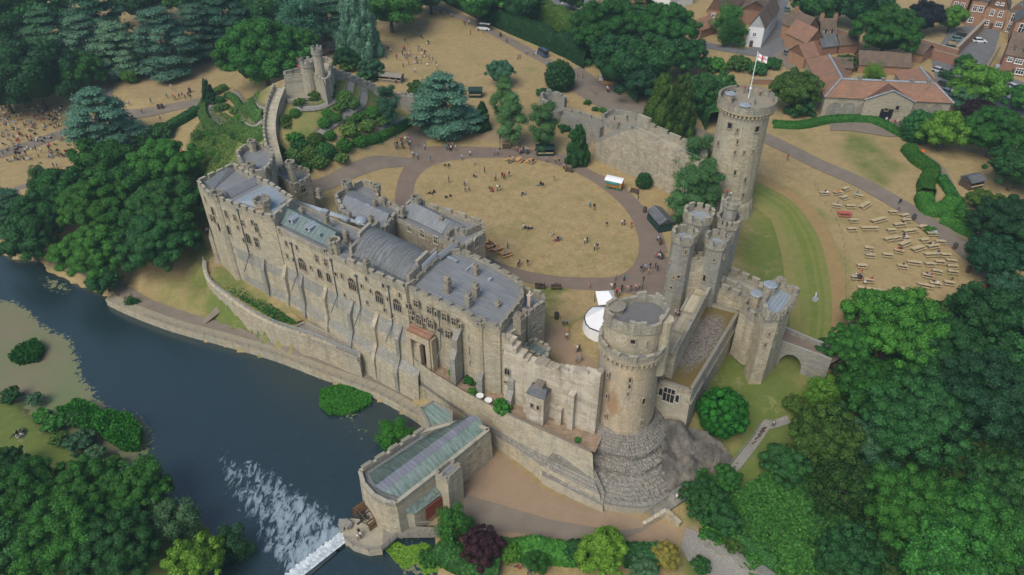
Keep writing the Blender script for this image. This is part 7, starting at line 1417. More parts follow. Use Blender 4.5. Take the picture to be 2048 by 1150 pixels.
T_ = '''30 40 190 broad dark|dark tree filling the top left corner
65 155 165 broad dark|broad dark tree at the left edge above the picnic crowd
5 180 120 broad deep|shadowy tree cut by the left edge above the picnic crowd
160 150 100 broad mid|round mid-green tree beside the big blue cedar of the west park
95 75 130 cedar bluedk|spreading dark cedar near the top left corner
190 45 150 cedar bluedk|tall cedar at the top edge, left of the path gap
235 95 110 cedar cedar|small blue cedar behind the round mid-green tree
170 85 120 cedar cedar|grey-blue cedar with bare branches in the west park
322 78 135 cedar cedar|pale blue cedar with a tall bare trunk on the parched slope
390 60 110 cedar cedar|blue-green cedar right of the tall-trunked cedar
445 35 120 cedar bluedk|dark cedar behind the big green tree, left one
500 5 130 cedar bluedk|dark cedar cut by the top edge left of centre
560 10 130 broad dark|dark tree at the top edge behind the mound
600 48 110 loose bluedk|drooping feathery tree behind the mound tower
650 15 110 cedar bluedk|dark feathery cedar at the top edge behind the black gazebo
712 38 105 cone cedar|layered blue cedar standing alone beside the back lawn
780 10 130 broad mid|bright broad tree at the top of the back lawn
400 -20 200 broad dark|dark canopy along the top edge, left of centre
270 -5 140 broad dark|dark canopy at the top edge above the pale blue cedar
525 118 180 big mid|huge green tree rising behind the left of the mound
600 95 80 broad hedge|lighter green tree touching the mound tower
198 235 135 cedar cedar|big blue cedar standing beside the picnic crowd
257 152 32 loose lime|young lime-green tree on the parched slope
415 183 34 cone deep|small dark upright conifer at the west path bend
205 330 120 broad hedge|green tree of the riverside clump, topmost left
255 380 130 broad mid|green tree of the riverside clump below the topmost
330 335 140 big mid|large tree of the riverside clump nearest the mound
340 420 150 big dark|large dark tree of the clump against the castle corner
190 420 140 big hedge|large tree in the middle of the riverside clump
285 440 120 broad mid|tree at the heart of the riverside clump
185 510 140 big hedge|large tree hanging over the river bend
320 490 150 big dark|large dark tree at the foot of the riverside clump, nearest the castle lawn
75 430 110 broad mid|tree of the left riverside clump, second from the edge
55 480 110 broad dark|dark tree hanging over the water at the left edge
125 380 100 broad mid|tree left of the riverside clump's top
20 420 100 cedar bluedk|dark cedar at the left edge above the river
82 352 50 loose dark|small dark tree at the lower corner of the picnic field
210 560 70 broad dark|small tree leaning over the water below the river bend
265 606 34 loose mid|round shrub-like tree growing from the river wall
775 205 58 pine bluedk|slim dark pine on the right slope of the mound
692 118 52 broad dark|dark holly-like tree behind the stepped mound wall
742 138 50 broad bluedk|small dark tree above the stepped mound wall
885 205 135 cedar cedar|big pale blue-green cedar at the back of the courtyard
964 232 40 cone yew|dense dark columnar yew right of the big cedar
999 148 62 broad bluedk|round dark tree alone on the back lawn
1008 200 62 pine pine|upper pine of the trio behind the courtyard
1022 240 70 pine pine|middle pine of the trio behind the courtyard
1084 250 72 pine pine|right pine of the trio behind the courtyard
1156 290 56 cone dark|dark conifer at the left end of the rampart
1119 153 64 round yew|clipped round yew tree on the back lawn
955 5 110 broad mid|broad tree at the top edge behind the tall hedge, left one
1035 10 100 broad dark|broad tree at the top edge behind the tall hedge, right one
1215 65 150 big mid|very large tree beside the orange timber hut
1235 130 130 broad dark|large tree overhanging the orange timber hut
1330 60 130 big mid|very large tree left of the weeping birch
1310 125 120 broad dark|dark tree behind the twin conifers, upper left
1370 115 90 broad dark|dark tree behind the twin conifers, upper right
1275 15 90 cedar dark|dark layered tree at the top edge between two large trees
1160 40 50 broad mid|small tree beside the white modern house
1400 190 90 broad dark|dark tree between the conifers and the tall tower
1275 165 90 broad deep|deep green tree under the very large trees
1322 215 88 cone olive|left of the twin conifers beside the rampart
1362 210 82 cone olive|right of the twin conifers beside the rampart
1455 42 70 loose mid|weeping birch beside the white gabled house
1470 65 62 loose mid|drooping lower birch in front of the white gabled house
1590 185 98 broad olive|broad olive-green tree beside the stable block
1393 325 96 pine pine|tall pine between the rampart and gatehouse, top
1368 388 84 pine pine|spreading pine left of the gatehouse towers
1412 385 80 pine pine|pine touching the tall round tower
1288 362 34 round dark|small round conifer in front of the rampart
1775 68 130 big mid|large green tree behind the stable yard
1848 38 78 broad navy|almost black copper tree at the top right
1902 40 62 broad lime|yellow-green tree right of the copper tree
1720 15 110 broad dark|dark tree at the top edge right of the street
1630 5 110 broad mid|green tree at the top edge beside the street
1665 22 60 broad dark|small dark tree behind the brown garden wall
1748 152 52 loose lime|lime-green tree in the stable yard
1692 125 40 broad olive|small autumn-tinted tree between the outhouses
1929 125 36 broad mid|small green tree below the upper car yard
1958 172 108 broad lime|wide yellow-green tree beside the parked cars
1935 205 60 broad bluedk|dark blue-green tree under the yellow-green tree
1955 225 62 broad purple|low purple tree right of the stable block
1838 255 70 round dark|dark rounded tree at the end of the clipped hedge
1890 265 96 broad lime|mottled yellow tree beside the dark rounded tree
1995 270 130 big mid|large green tree at the right edge below the car park
2040 200 60 broad mid|tree at the right edge beside the dark car
2035 340 110 broad dark|dark tree at the right edge above the hedge garden
2015 450 140 big deep|large deep-green tree at the right edge beside the path
1990 520 110 broad deep|overhanging dark tree at the lower end of the outer path
1960 400 50 broad olive|olive shrub-tree beside the garden path
1790 660 200 big mid|huge tree hiding the end of the moat bridge path
1880 720 190 big dark|huge tree right of the bridge, second from the lawn
1980 640 150 broad dark|dark tree at the right edge below the picnic lawn
2020 590 90 broad bluedk|blue-green tree at the right edge below the path
1700 690 90 broad mid|dark tree touching the right end of the moat bridge
1740 770 140 broad hedge|dark tree below the bridge, behind the light green one
1820 840 200 big dark|huge deep-green tree in the right-hand wood, centre
1960 800 220 big deep|huge deep-green tree at the right edge of the wood
2040 730 150 broad dark|dark tree cut by the right edge of the wood
1642 785 74 loose lime|light yellow-green tree below the moat bridge
1590 812 50 broad olive|small round tree left of the light yellow-green tree
1445 825 106 round reed|large round yew on the grass below the hall
1650 880 140 broad olive|olive-dark tree beside the hillside steps
1570 930 90 broad dark|dark tree below the hillside steps
1720 880 100 broad bluedk|blue-green tree amid the right-hand wood
1760 960 90 loose bluedk|small feathery tree in front of the right-hand wood
1680 980 130 loose olive|dark tree with a dead branch in the lower wood
1820 1020 190 big hedge|huge bright green tree in the lower right
1930 1060 200 big mid|huge green tree in the lower right corner, left one
2030 1000 180 big dark|huge dark tree in the lower right corner, right edge
1700 1110 120 broad dark|dark tree at the bottom edge right of the ivy slope
1405 1000 90 broad dark|dark tree at the foot of the rock face
1450 960 60 broad mid|light tree beside the rock face
1440 1040 80 broad dark|dark tree between the steps and the ivy slope
1900 1130 200 broad mid|green tree at the bottom edge of the lower right wood
965 1095 84 broad purple|dark purple tree beside the mill yard
904 1048 84 loose mid|light feathery tree in front of the mill door
1208 1112 106 broad lime|yellow-green tree at the bottom centre
1160 1105 60 broad dark|dark shrub-tree left of the yellow-green tree
1334 1112 60 broad gold|golden yellow tree at the bottom edge
1072 1122 56 loose mid|small airy tree rising from the hedge below the mill yard
1022 1108 46 broad lime|small yellow-green tree at the left end of the mill yard hedge
1652 706 60 broad dark|dark tree leaning over the right end of the moat bridge parapet
1285 1140 60 broad sage|grey-green tree at the bottom edge
50 1000 170 big mid|large tree filling the left of the lower left wood
170 985 150 big mid|large tree at the top of the lower left wood
130 1080 190 big mid|large tree in the middle of the lower left wood
270 1000 140 big mid|large tree in the lower left wood beside the reeds
230 1100 170 big dark|dark tree at the bottom of the lower left wood
285 960 110 loose mid|loose green tree overhanging the river at lower left
345 1040 110 loose sage|grey-green willow on the lower left bank
460 1090 90 loose pine|willow standing in the water at the bottom left
385 1130 120 broad lime|yellow-green tree at the bottom edge beside the willow
20 930 80 broad dark|dark tree at the left edge above the lower left wood
30 1110 150 broad dark|dark tree in the bottom left corner
2130 640 170 broad dark|dark tree of the eastern wood beyond the right edge, upper
2150 780 200 broad mid|green tree of the eastern wood beyond the right edge, middle
2170 930 200 broad dark|dark tree of the eastern wood beyond the right edge, lower
2120 480 140 broad deep|deep green tree beyond the right edge beside the path
2120 320 130 broad mid|green tree beyond the right edge near the garden
1145 -5 60 broad dark|dark tree at the top edge behind the white modern house
860 -10 90 broad dark|dark tree at the very end of the back lawn'''
for ln in T_.split('\n'):
    a, lb = ln.split('|'); x, y, w_, k, c = a.split(); tree(float(x), float(y), float(w_), k, c, lb, zs={'cone': 1.6, 'cedar': .95, 'pine': 1.45, 'loose': 1.1, 'broad': 1.0, 'big': .95, 'round': 1.05}[k])
tree(786, 868, 84, 'loose', 'bright', 'bright green leafy tree against the mill wall above the water', .6, .6, gz=-12.8)
# bushes
def bushes(s, group, cat='bush', name='bush', **k):
    for ln in s.strip().split('\n'):
        a, lb = ln.split('|'); x, y, w_, c = a.split(); bush(float(x), float(y), float(w_), c, lb, group=group, cat=cat, name=name, **k)
bushes('''1085 185 26 dark|dark round bush above the broken tower stub
1108 192 30 mid|green bush left of the walled garden
1120 200 24 mid|small green bush inside the walled garden, left
1175 205 16 mid|small bush in the walled garden, middle
1190 218 14 dark|small dark bush in the walled garden, right
1205 220 16 mid|green bush beside the ruined tower
1130 255 30 mid|bush under the worn curtain wall, left
1150 268 26 mid|bush under the worn curtain wall, right
860 1112 44 mid|rounded bush on the mill pond
1362 860 22 olive|scrubby bush at the top of the rock face
740 995 22 bright|tuft of green against the mill's river wall
290 278 50 dark|dark bush beside the western path, left
330 262 46 dark|dark bush beside the western path, right
1890 150 28 dark|round clipped bush by the garages
1430 130 44 mid|bush in the row above the lawn, leftmost
1475 128 50 olive|bush in the row above the lawn, second
1515 138 40 dark|bush in the row above the lawn, third
1545 128 36 mid|bush in the row above the lawn, fourth
1440 165 60 dark|dark bush mass behind the tall round tower
1600 215 60 dark|low shrubs at the foot of the olive-green tree
700 128 50 olive|spreading shrub behind the stepped wall, left
735 150 42 dark|spreading shrub behind the stepped wall, right
835 175 40 olive|shrub right of the shingle shelter
320 260 40 olive|shrub on the western slope
1860 460 24 hedge|small clipped bush at the outer path
1960 240 40 mid|low shrub beside the mottled yellow tree
1930 440 60 hedge|mixed shrubs between the garden paths
1975 405 60 olive|olive shrubs right of the garden path
1425 1062 56 mid|shrub at the head of the grey gravel path
1468 1084 46 olive|olive shrub against the broad pale wall
1400 1128 40 dark|dark shrub on the gravel path's left edge
1510 1112 50 mid|shrub growing over the broad pale wall
1345 905 18 olive|tuft growing in a crack of the rock face, left
1378 925 20 moundg|tuft growing in a crack of the rock face, right
1352 880 14 mid|tiny tuft below the hall on the rock face
1395 940 40 mid|shrub clinging to the rock face foot
1420 640 0.5 mid|tiny weed on the hall roof'''.replace('\n1420 640 0.5 mid|tiny weed on the hall roof', ''), 'bushes in the castle grounds')
ms = random.Random(3)
MBS = [(440,200,22),(452,213,20),(468,222,22),(440,215,24),(477,235,20),(432,285,18),(428,305,16),(400,270,26),(402,300,18),(420,268,20),(436,318,18),(392,328,16),(590,275,32),(600,290,34),(632,278,36),(620,305,40),(590,310,44),(652,300,44),(690,290,36),(700,262,44),(720,280,34),(650,245,30),(672,235,26),(655,225,24),(690,195,40),(705,205,34),(680,215,30),(660,190,24),(630,192,26),(600,205,26),(590,225,24),(570,238,26),(655,160,26),(670,150,28),(660,172,24),(720,235,30),(735,250,36),(745,225,34),(760,240,30),(700,240,24),(660,270,26),(640,320,40),(680,315,34),(610,335,30),(575,250,20),(560,300,26),(750,275,26),(780,262,22),(470,270,20),(445,258,24),(495,265,22)]
for i, (x, y, w_) in enumerate(MBS): bush(x, y, w_, ms.choice(['moundg', 'mid', 'olive', 'hedge', 'moundg']) if y < 280 or x < 520 else ms.choice(['mid', 'dark', 'moundg']), 'rounded shrub growing on the slope of the mound', .8, ms.choice(['bush', 'topi']), 'shrubs on the mound')
bushes('''25 790 40 dark|shrub on the far river bank, leftmost
70 800 34 sage|grey-green shrub on the far bank
110 850 50 mid|green shrub on the far bank, middle
160 885 60 bluedk|bluish shrub on the far bank
190 915 52 sage|pale bluish willow shrub on the far bank
120 880 40 olive|olive shrub on the far bank
150 840 40 dark|dark shrub at the reed edge
225 930 44 olive|olive shrub near the reeds
85 830 36 mid|low shrub on the far bank, left of middle''', 'shrubs on the far bank', gz=-12.4)
# reeds and watercress islands, ivy slopes: ground cover nobody could count
def cover(name, label, cat, poly, z, n, size, h, col, kind='stuff', up=.6, tz=False, lump=0):
    w_ = PP(poly, z); xs_ = [p.x for p in w_]; ys_ = [p.y for p in w_]; X = NR.uniform(min(xs_), max(xs_), n*3); Y = NR.uniform(min(ys_), max(ys_), n*3); k = inpoly(X, Y, w_); X, Y = X[k][:n], Y[k][:n]
    Z0 = np.array([TZ(a, b) for a, b in zip(X, Y)]) if tz else np.full(len(X), z)
    lumpz = np.array([max(0, mno.noise(Vector((a*.35, b*.35, 3)))+.4) for a, b in zip(X, Y)])*lump
    pos = np.stack([X, Y, Z0+NR.uniform(0, 1, len(X))*h+lumpz], 1); nrm = sph(len(X)); nrm[:, 2] = np.abs(nrm[:, 2])*up+.2
    me = leafmesh(name, pos, nrm, size); me.materials.append(LM[col]); o = bpy.data.objects.new(name, me); COL.objects.link(o); return tag(o, label, cat, kind=kind)
cover('reeds', 'tall green reeds on the duckweed at the left', 'reeds', [(20,722),(40,700),(75,685),(92,700),(80,725),(40,732)], WZ, 5000, .35, 1.6, 'reed', up=.2)
cover('reeds', 'dark green reed bed by the far bank', 'reeds', [(120,832),(150,815),(180,815),(215,835),(265,838),(290,870),(285,905),(250,905),(225,895),(190,870),(130,850)], WZ, 16000, .4, 1.9, 'reed', up=.25, lump=1.2)
cover('watercress', 'bright green watercress island near the river wall', 'water plants', [(640,785),(680,772),(740,785),(744,808),(705,830),(660,832),(640,815)], WZ, 16000, .3, .6, 'bright', up=1.5, lump=.5)
cover('duckweed', 'yellow-green floating weed in the mill pond', 'water plants', [(770,1098),(790,1082),(812,1094),(850,1086),(880,1104),(862,1120),(885,1140),(850,1150),(835,1125),(808,1140),(790,1120)], WZ+1.33, 3500, .3, .08, 'lime', up=4)
cover('ivy_ground_cover', 'rough ivy and bramble slope below the wood', 'undergrowth', [(1440,1010),(1520,960),(1640,960),(1700,1060),(1640,1180),(1540,1180),(1480,1100),(1440,1060)], -8.5, 26000, .42, .5, 'ivy', up=1.0, tz=True, lump=1.6)
cover('undergrowth', 'dark undergrowth beneath the right-hand wood', 'undergrowth', [(1640,760),(1760,700),(2000,600),(2130,700),(2150,900),(2100,1180),(1640,1180),(1600,960)], -7, 22000, .7, .8, 'dark', up=1.0, tz=True, lump=1.5)
cover('undergrowth', 'scrubby plants on the left slope of the mound', 'undergrowth', [(372,245),(420,200),(540,262),(535,300),(470,345),(400,400),(380,330)], -1, 15000, .3, .35, 'moundg', up=1.2, tz=True, lump=.5)
cover('rough_grass', 'rough green growth on the terrace below the west facade', 'grass', [(430,545),(470,560),(600,650),(550,642),(460,585)], -6.2, 5000, .3, .35, 'ivy', up=1.2)
# hedges
def hedge(label, pts, wd, h, col='hedge', group=None, z=None, dens=34, leaf=.28, name='hedge', wild=.0):
    w_ = catmull(gl(pts), 5); L, Rr = ribbon(w_, wd); mb = MB(); n = len(w_); pos = []; nrm = []
    prof_ = [(0, 0), (.02, h*.6), (.10, h*.95), (.3, h*1.03), (.7, h*1.03), (.9, h*.95), (.98, h*.6), (1, 0)]
    rows = []
    for i, (l, r_) in enumerate(zip(L, Rr)):
        row = []; k_ = 1+wild*mno.noise(Vector((l.x*.25, l.y*.25, 0)))
        for f, z_ in prof_: q_ = l.lerp(r_, f); row.append(Vector((q_.x, q_.y, TZ(q_.x, q_.y)+z_*k_-.1)))
        rows.append(row)
    core_v = np.array([tuple(p) for r_ in rows for p in r_]); k = len(prof_); cf = np.array([(i*k+j, i*k+j+1, (i+1)*k+j+1, (i+1)*k+j) for i in range(n-1) for j in range(k-1)])
    for i in range(n-1):
        for j in range(k-1):
            a, b, c, d_ = rows[i][j], rows[i][j+1], rows[i+1][j+1], rows[i+1][j]; ar = ((b-a).cross(d_-a)).length; m_ = int(ar*dens)+1; nn = (b-a).cross(d_-a).normalized(); nn = nn if nn.z > -.01 else -nn
            for _ in range(m_): s, t = R.random(), R.random(); p = a.lerp(b, s).lerp(d_.lerp(c, s), t); pos.append(tuple(p+nn*(R.uniform(-.05, .16)+.22*max(0, mno.noise(p*1.3))))); nrm.append(tuple(nn))
    nrm = np.array(nrm)+sph(len(nrm))*.5; me = leafmesh(name, np.array(pos), nrm, leaf, core=(core_v, cf)); me.materials.append(LM[col]); o = bpy.data.objects.new(name, me); COL.objects.link(o); return tag(o, label, 'hedge', group)
hedge('long clipped green hedge in front of the stable block', [(1545,252),(1600,254),(1660,243),(1730,242),(1765,252),(1800,270),(1830,276)], 2.6, 1.5)
hedge('tall dark yew hedge along the park path', [(885,-6),(950,26),(1022,60),(1098,92),(1150,116),(1182,135)], 5.5, 5.5, 'yew', dens=9, leaf=.5, wild=.35)
hedge('rough olive hedge behind the tall yew hedge', [(1060,35),(1110,56),(1160,80),(1195,104)], 6, 6.5, 'olive', dens=7, leaf=.5, wild=.6)
hedge('dark hedge below the white modern house', [(1080,28),(1130,50),(1185,55)], 4, 3.5, 'dark', dens=12, leaf=.45, wild=.5)
hedge('dark hedge edging the path past the tall tower', [(1245,160),(1270,185),(1290,205)], 5, 5.5, 'bluedk', dens=9, leaf=.45, wild=.4)
hedge('dark shrubby belt from the conifers to the tall tower', [(1405,215),(1420,240),(1430,262)], 5, 4.5, 'dark', dens=9, leaf=.45, wild=.5)
hedge('curling clipped hedge in the garden beside the outer path, upper loop', [(1815,302),(1835,325),(1862,345),(1850,372),(1852,392)], 3.6, 2.0, 'hedge', wild=.2)
hedge('curling clipped hedge in the garden beside the outer path, middle loop', [(1845,400),(1858,425),(1890,422),(1902,410)], 3.8, 2.2, 'mid', wild=.2)
hedge('curling clipped hedge in the garden beside the outer path, lowest lobe', [(1885,440),(1910,450),(1930,462),(1948,468)], 4.2, 2.0, 'hedge', wild=.2)
hedge('clipped hedge along the inside of the garden path', [(1880,360),(1905,395),(1925,430),(1945,455)], 2.2, 1.4, 'mid', wild=.3)
hedge('dark clipped hedge on the slope west of the mound', [(320,270),(350,252),(375,238),(395,225)], 3.0, 2.0, 'dark')
hedge('low hedge along the foot of the mound beside the crowd', [(718,288),(760,278),(800,258),(818,246)], 1.4, 1.2, 'hedge')
hedge('outer clipped hedge ring around the left shoulder of the mound', [(452,178),(420,195),(405,220),(415,248),(445,268),(490,272),(535,262)], 2.6, 1.5, 'moundg', wild=.3)
hedge('inner clipped hedge curl on the left shoulder of the mound', [(455,192),(478,212),(505,222),(525,232)], 2.0, 1.3, 'moundg', wild=.3)
hedge('dense green hedge along the bottom of the mill yard', [(1000,1098),(1050,1106),(1100,1110),(1150,1116)], 3.2, 2.2, 'mid', wild=.9, dens=14, leaf=.35)
hedge('dark hedge behind the golden tree at the bottom edge', [(1245,1118),(1290,1118),(1320,1122)], 3, 2.5, 'dark', wild=.4, dens=14, leaf=.35)
hedge('leafy border between the mill yard and the purple tree', [(880,1100),(930,1130),(1000,1140)], 4, 2.0, 'ivy', wild=.7, dens=14, leaf=.35)
hedge('flower border beneath the broad wall at bottom right', [(1445,1075),(1490,1105),(1540,1150)], 3, 1.4, 'ivy', wild=.7, dens=14, leaf=.3)

bushes('''912 745 30 bright|upright green bush on the terrace, left of two
940 762 28 mid|round bush on the terrace, right of two
945 785 22 mid|low bush below the terrace pair
1002 815 40 bright|spreading green bush at the terrace edge
1156 880 14 mid|tiny bush near the sloping plinth''', 'bushes on the terrace', gz=-3.3, kind='bush')
# ================= people =================
def body(pose):
    bm_ = bmesh.new(); V = {}; sk = bm_.verts.layers.skin.verify(); rad = {}
    def v(n, co, r): x = bm_.verts.new(co); x[sk].radius = (r, r*.85); V[n] = x; rad[n] = r
    def e(*c):
        for a, b in zip(c[:-1], c[1:]): bm_.edges.new((V[a], V[b]))
    if pose == 'sit': hz = .18; legs = [((.12, -.02, .2), (.16, -.42, .42), (.15, -.75, .06), (.15, -.92, .1)), ((-.12, -.02, .2), (-.2, -.4, .3), (-.05, -.62, .08), (.05, -.75, .08))]; lean = .06
    elif pose == 'bench': hz = .48; legs = [((.1, 0, .48), (.12, -.42, .5), (.12, -.42, .08), (.12, -.58, .05)), ((-.1, 0, .48), (-.12, -.42, .5), (-.12, -.4, .08), (-.12, -.56, .05))]; lean = -.08
    elif pose == 'walk': hz = .92; legs = [((.1, 0, .9), (.11, -.16, .5), (.11, -.08, .1), (.11, -.24, .05)), ((-.1, 0, .9), (-.11, .08, .5), (-.11, .32, .14), (-.11, .2, .06))]; lean = -.04
    else: hz = .92; legs = [((.1, 0, .9), (.12, -.02, .5), (.12, 0, .08), (.12, -.16, .05)), ((-.1, 0, .9), (-.12, -.02, .5), (-.12, 0, .08), (-.12, -.16, .05))]; lean = 0
    v('hip', (0, 0, hz), .15); v('waist', (0, lean*.4, hz+.2), .135); v('chest', (0, lean, hz+.4), .165); v('neck', (0, lean*1.1, hz+.56), .06); v('head', (0, lean*1.2-.02, hz+.69), .10); v('crown', (0, lean*1.2-.01, hz+.78), .085); e('hip', 'waist', 'chest', 'neck', 'head', 'crown')
    for i, (a, b, c, d_) in enumerate(legs): v(f't{i}', a, .1); v(f'k{i}', b, .068); v(f'a{i}', c, .045); v(f'f{i}', d_, .04); e('hip', f't{i}', f'k{i}', f'a{i}', f'f{i}')
    for i, s in enumerate((1, -1)):
        sw = (.18 if i else -.16) if pose == 'walk' else (-.24 if pose in ('sit', 'bench') else -.03); zz = hz+.46
        v(f's{i}', (s*.19, lean, zz), .06); v(f'e{i}', (s*.25, lean+sw*.4+.02, zz-.28), .045); v(f'w{i}', (s*.24, lean+sw-.03, zz-.5+(.12 if pose in ('sit', 'bench') else 0)), .033); v(f'h{i}', (s*.23, lean+sw-.05, zz-.6+(.14 if pose in ('sit', 'bench') else 0)), .04); e('chest', f's{i}', f'e{i}', f'w{i}', f'h{i}')
    for x in bm_.verts: x[sk].use_root = False
    V['hip'][sk].use_root = True
    me = bpy.data.meshes.new('tmp'); bm_.to_mesh(me); bm_.free(); o = bpy.data.objects.new('tmp', me); COL.objects.link(o); o.modifiers.new('sk', 'SKIN').use_smooth_shade = True; sb = o.modifiers.new('ss', 'SUBSURF'); sb.levels = 1
    dg = bpy.context.evaluated_depsgraph_get(); ev = o.evaluated_get(dg); m2 = bpy.data.meshes.new_from_object(ev); bpy.data.objects.remove(o); bpy.data.meshes.remove(me)
    m2.name = 'person'; m2.materials.clear()
    for q in range(4): m2.materials.append(None)
    for p in m2.polygons:
        c = p.center
        if c.z > hz+.60: p.material_index = 3 if (c.z > hz+.73 or c.y > lean*1.2+.03) else 2
        elif c.z > hz+.53: p.material_index = 2
        elif abs(c.x) > .19 and c.z > hz-.3 and c.z < hz+.24 and pose in ('stand', 'walk'): p.material_index = 2
        elif c.z > hz+.08 and not (pose in ('sit',) and c.y < -.25): p.material_index = 0
        elif pose in ('sit', 'bench') and abs(c.x) > .18 and c.z > hz+.02 and c.y > -.3: p.material_index = 2
        else: p.material_index = 1
    return m2
BM = {k: body(k) for k in ('stand', 'walk', 'sit', 'bench')}
TOPS = {k: flat('top_'+k, c, .85, .2, var=.1) for k, c in dict(black=(.015,.015,.02), navy=(.02,.03,.08), white=(.65,.66,.68), grey=(.25,.26,.28), red=(.42,.03,.03), pink=(.5,.25,.28), teal=(.05,.25,.28), pale_blue=(.25,.38,.52), cream=(.5,.44,.33), orange=(.55,.2,.05)).items()}
TR = [flat('trousers_'+k, c, .85, .2, var=.1) for k, c in dict(black=(.012,.012,.016), denim=(.04,.06,.12), grey=(.12,.12,.13), tan=(.28,.22,.15)).items()]
SK = [flat('skin_light', (.48, .30, .22), .6), flat('skin_dark', (.16, .09, .06), .6)]; HR = [flat('hair_brown', (.06, .04, .025), .8), flat('hair_black', (.012, .01, .01), .8), flat('hair_fair', (.32, .23, .12), .8)]
pr_ = random.Random(11); ALLP = []
TW8 = ['black']*7+['navy']*4+['white']*5+['grey']*3+['red']*2+['pink']*2+['teal', 'pale_blue', 'pale_blue', 'cream', 'orange']
def person(px, py, pose, where, z=None, top=None, ang=None, sc=1.12):
    p = G(px, py) if z is None else P(px, py, z); o = bpy.data.objects.new('person', BM[pose]); COL.objects.link(o)
    if z is None: p.z += .08
    o.location = p; o.rotation_euler = (0, 0, pr_.uniform(0, 6.28) if ang is None else ang); s = sc*pr_.uniform(.88, 1.06); o.scale = (s, s, s); tp = top or pr_.choice(TW8)
    for i, m in enumerate((TOPS[tp], pr_.choice(TR), SK[0] if pr_.random() < .85 else SK[1], pr_.choice(HR))): o.material_slots[i].link = 'OBJECT'; o.material_slots[i].material = m
    act = {'stand': 'standing', 'walk': 'walking', 'sit': 'sitting', 'bench': 'sitting'}[pose]
    tag(o, f"person in {'an' if tp == 'orange' else 'a'} {tp.replace('_', ' ')} top {act} {where}", 'person', f"people in {tp.replace('_', ' ')} tops {act} {where}"); ALLP.append(o); return o
def many(pts, ox, oy, s, pose, where, **k):
    for x, y in pts: person(ox+x/s, oy+y/s, pose if pose != 'mix' else pr_.choice(['stand', 'walk']), where, **k)
W0 = 'on the oval lawn'
many([(615,262),(690,315),(770,375),(820,355),(835,365),(870,345),(545,415),(550,455),(578,450),(783,447),(800,448),(1197,375),(1460,570),(1490,590),(1580,715),(1692,700),(1710,700),(1760,720),(1420,835),(1440,825),(1493,880),(1510,880),(858+0,868),(430,388)], 780, 260, 3.65, 'mix', W0)
many([(400,268),(430,268),(295,470),(322,462),(410,503),(440,492),(728,438),(745,440),(750,458),(1085,412),(1100,400),(1115,412),(968,475),(985,478),(975,712),(990,725),(1010,730),(1035,728),(1168,775),(1190,770),(1195,815),(1215,818),(1225,803),(1240,800),(612,346)], 780, 260, 3.65, 'sit', W0)
W1_ = 'on the courtyard drive'
many([(255,148),(295,238),(170,205),(205,218),(525,225),(585,193),(1205,245),(1233,258),(1268,292),(1285,295),(1140,238),(190,120),(1830,1045),(1858,1030),(1885,1060),(1950,1035),(1645,1100),(1708,1105),(1605,430),(1590,395),(760,190),(785,185),(950,180),(1000,178),(1005,1000-2),(948,990),(935,1010)], 780, 260, 3.65, 'mix', W1_)
many([(4.0+900/5.11*0, 0)], 1180, 572, 1, 'stand', W1_) if False else None
for x, y in [(1179,578),(1222,580),(1229,578),(1243,583),(1254,585),(1262,583),(1271,583),(1278,580),(1233,592),(1238,594),(1285,545),(1299,540),(1310,538)]: person(x, y, pr_.choice(['stand', 'walk']), W1_)
for x, y in [(1126,652),(1133,652),(1132,672),(1133,680),(1154,704),(1158,704),(1153,727),(1163,722)]: person(x, y, 'walk', 'on the yard below the corner tower', z=.06)
for x, y in [(1316,482),(1318,516),(1313,517),(1081,576),(1088,577),(1112,577)]: person(x, y, 'bench', 'on a courtyard bench')
for _ in range(13): person(pr_.uniform(1033, 1056), pr_.uniform(303, 311), 'stand', 'in the courtyard queue')
for _ in range(6): person(pr_.uniform(1064, 1080), pr_.uniform(306, 312), 'stand', 'in the courtyard queue')
for _ in range(14): person(pr_.uniform(791, 822), pr_.uniform(281, 300), 'stand', 'between the mound and the drive')
for _ in range(8): person(pr_.uniform(892, 912), pr_.uniform(296, 303), 'stand', 'in the cluster beneath the big cedar')
for x, y in [(973,489),(983,497),(996,503),(1011,511),(1020,323),(1038,323),(1061,326)]:
    for k in range(3): person(x+pr_.uniform(-7, 7), y+pr_.uniform(-3, 4), 'bench', 'at an orange picnic table')
# back lawn
for x, y in [(868,33),(872,36),(884,30),(887,32),(902,34),(904,36),(926,48),(930,52),(938,50),(955,64),(966,68),(941,70),(1036,120),(1040,118),(1053,110),(1066,112),(1072,114),(1092,135),(1147,148),(1155,156),(1165,158),(1014,86)]: person(x, y, 'walk' if x < 960 else 'stand', 'beside the tall yew hedge')
for _ in range(34): x = pr_.gauss(833, 26); person(x, 118+pr_.gauss(0, 16)+(x-833)*.1, pr_.choice(['stand', 'stand', 'walk', 'sit']), 'in the crowd on the back lawn')
for _ in range(12): person(pr_.uniform(720, 860), pr_.uniform(65, 110), pr_.choice(['stand', 'sit', 'sit']), 'spread out on the back lawn')
for x, y in [(1190,190),(1214,184),(1216,186)]: person(x, y, 'walk', 'on the path near the orange hut')
for x, y in [(772,160),(780,165),(792,168),(805,165)]: person(x, y, 'walk', 'beside the shingle shelter')
# west field crowd
for _ in range(230):
    x = pr_.uniform(-5, 172) ; y = pr_.uniform(215, 330); y = min(y, 325-(x/172)*15) if True else y
    person(x, y, pr_.choice(['sit', 'sit', 'sit', 'stand']), 'on the west field')
for x, y in [(303,208),(348,200),(352,201),(360,198),(366,196),(372,200),(378,196),(344,180),(335,197),(383,200),(260,212),(322,242),(285,228),(110,338),(116,336)]: person(x, y, 'walk', 'on the west park path')
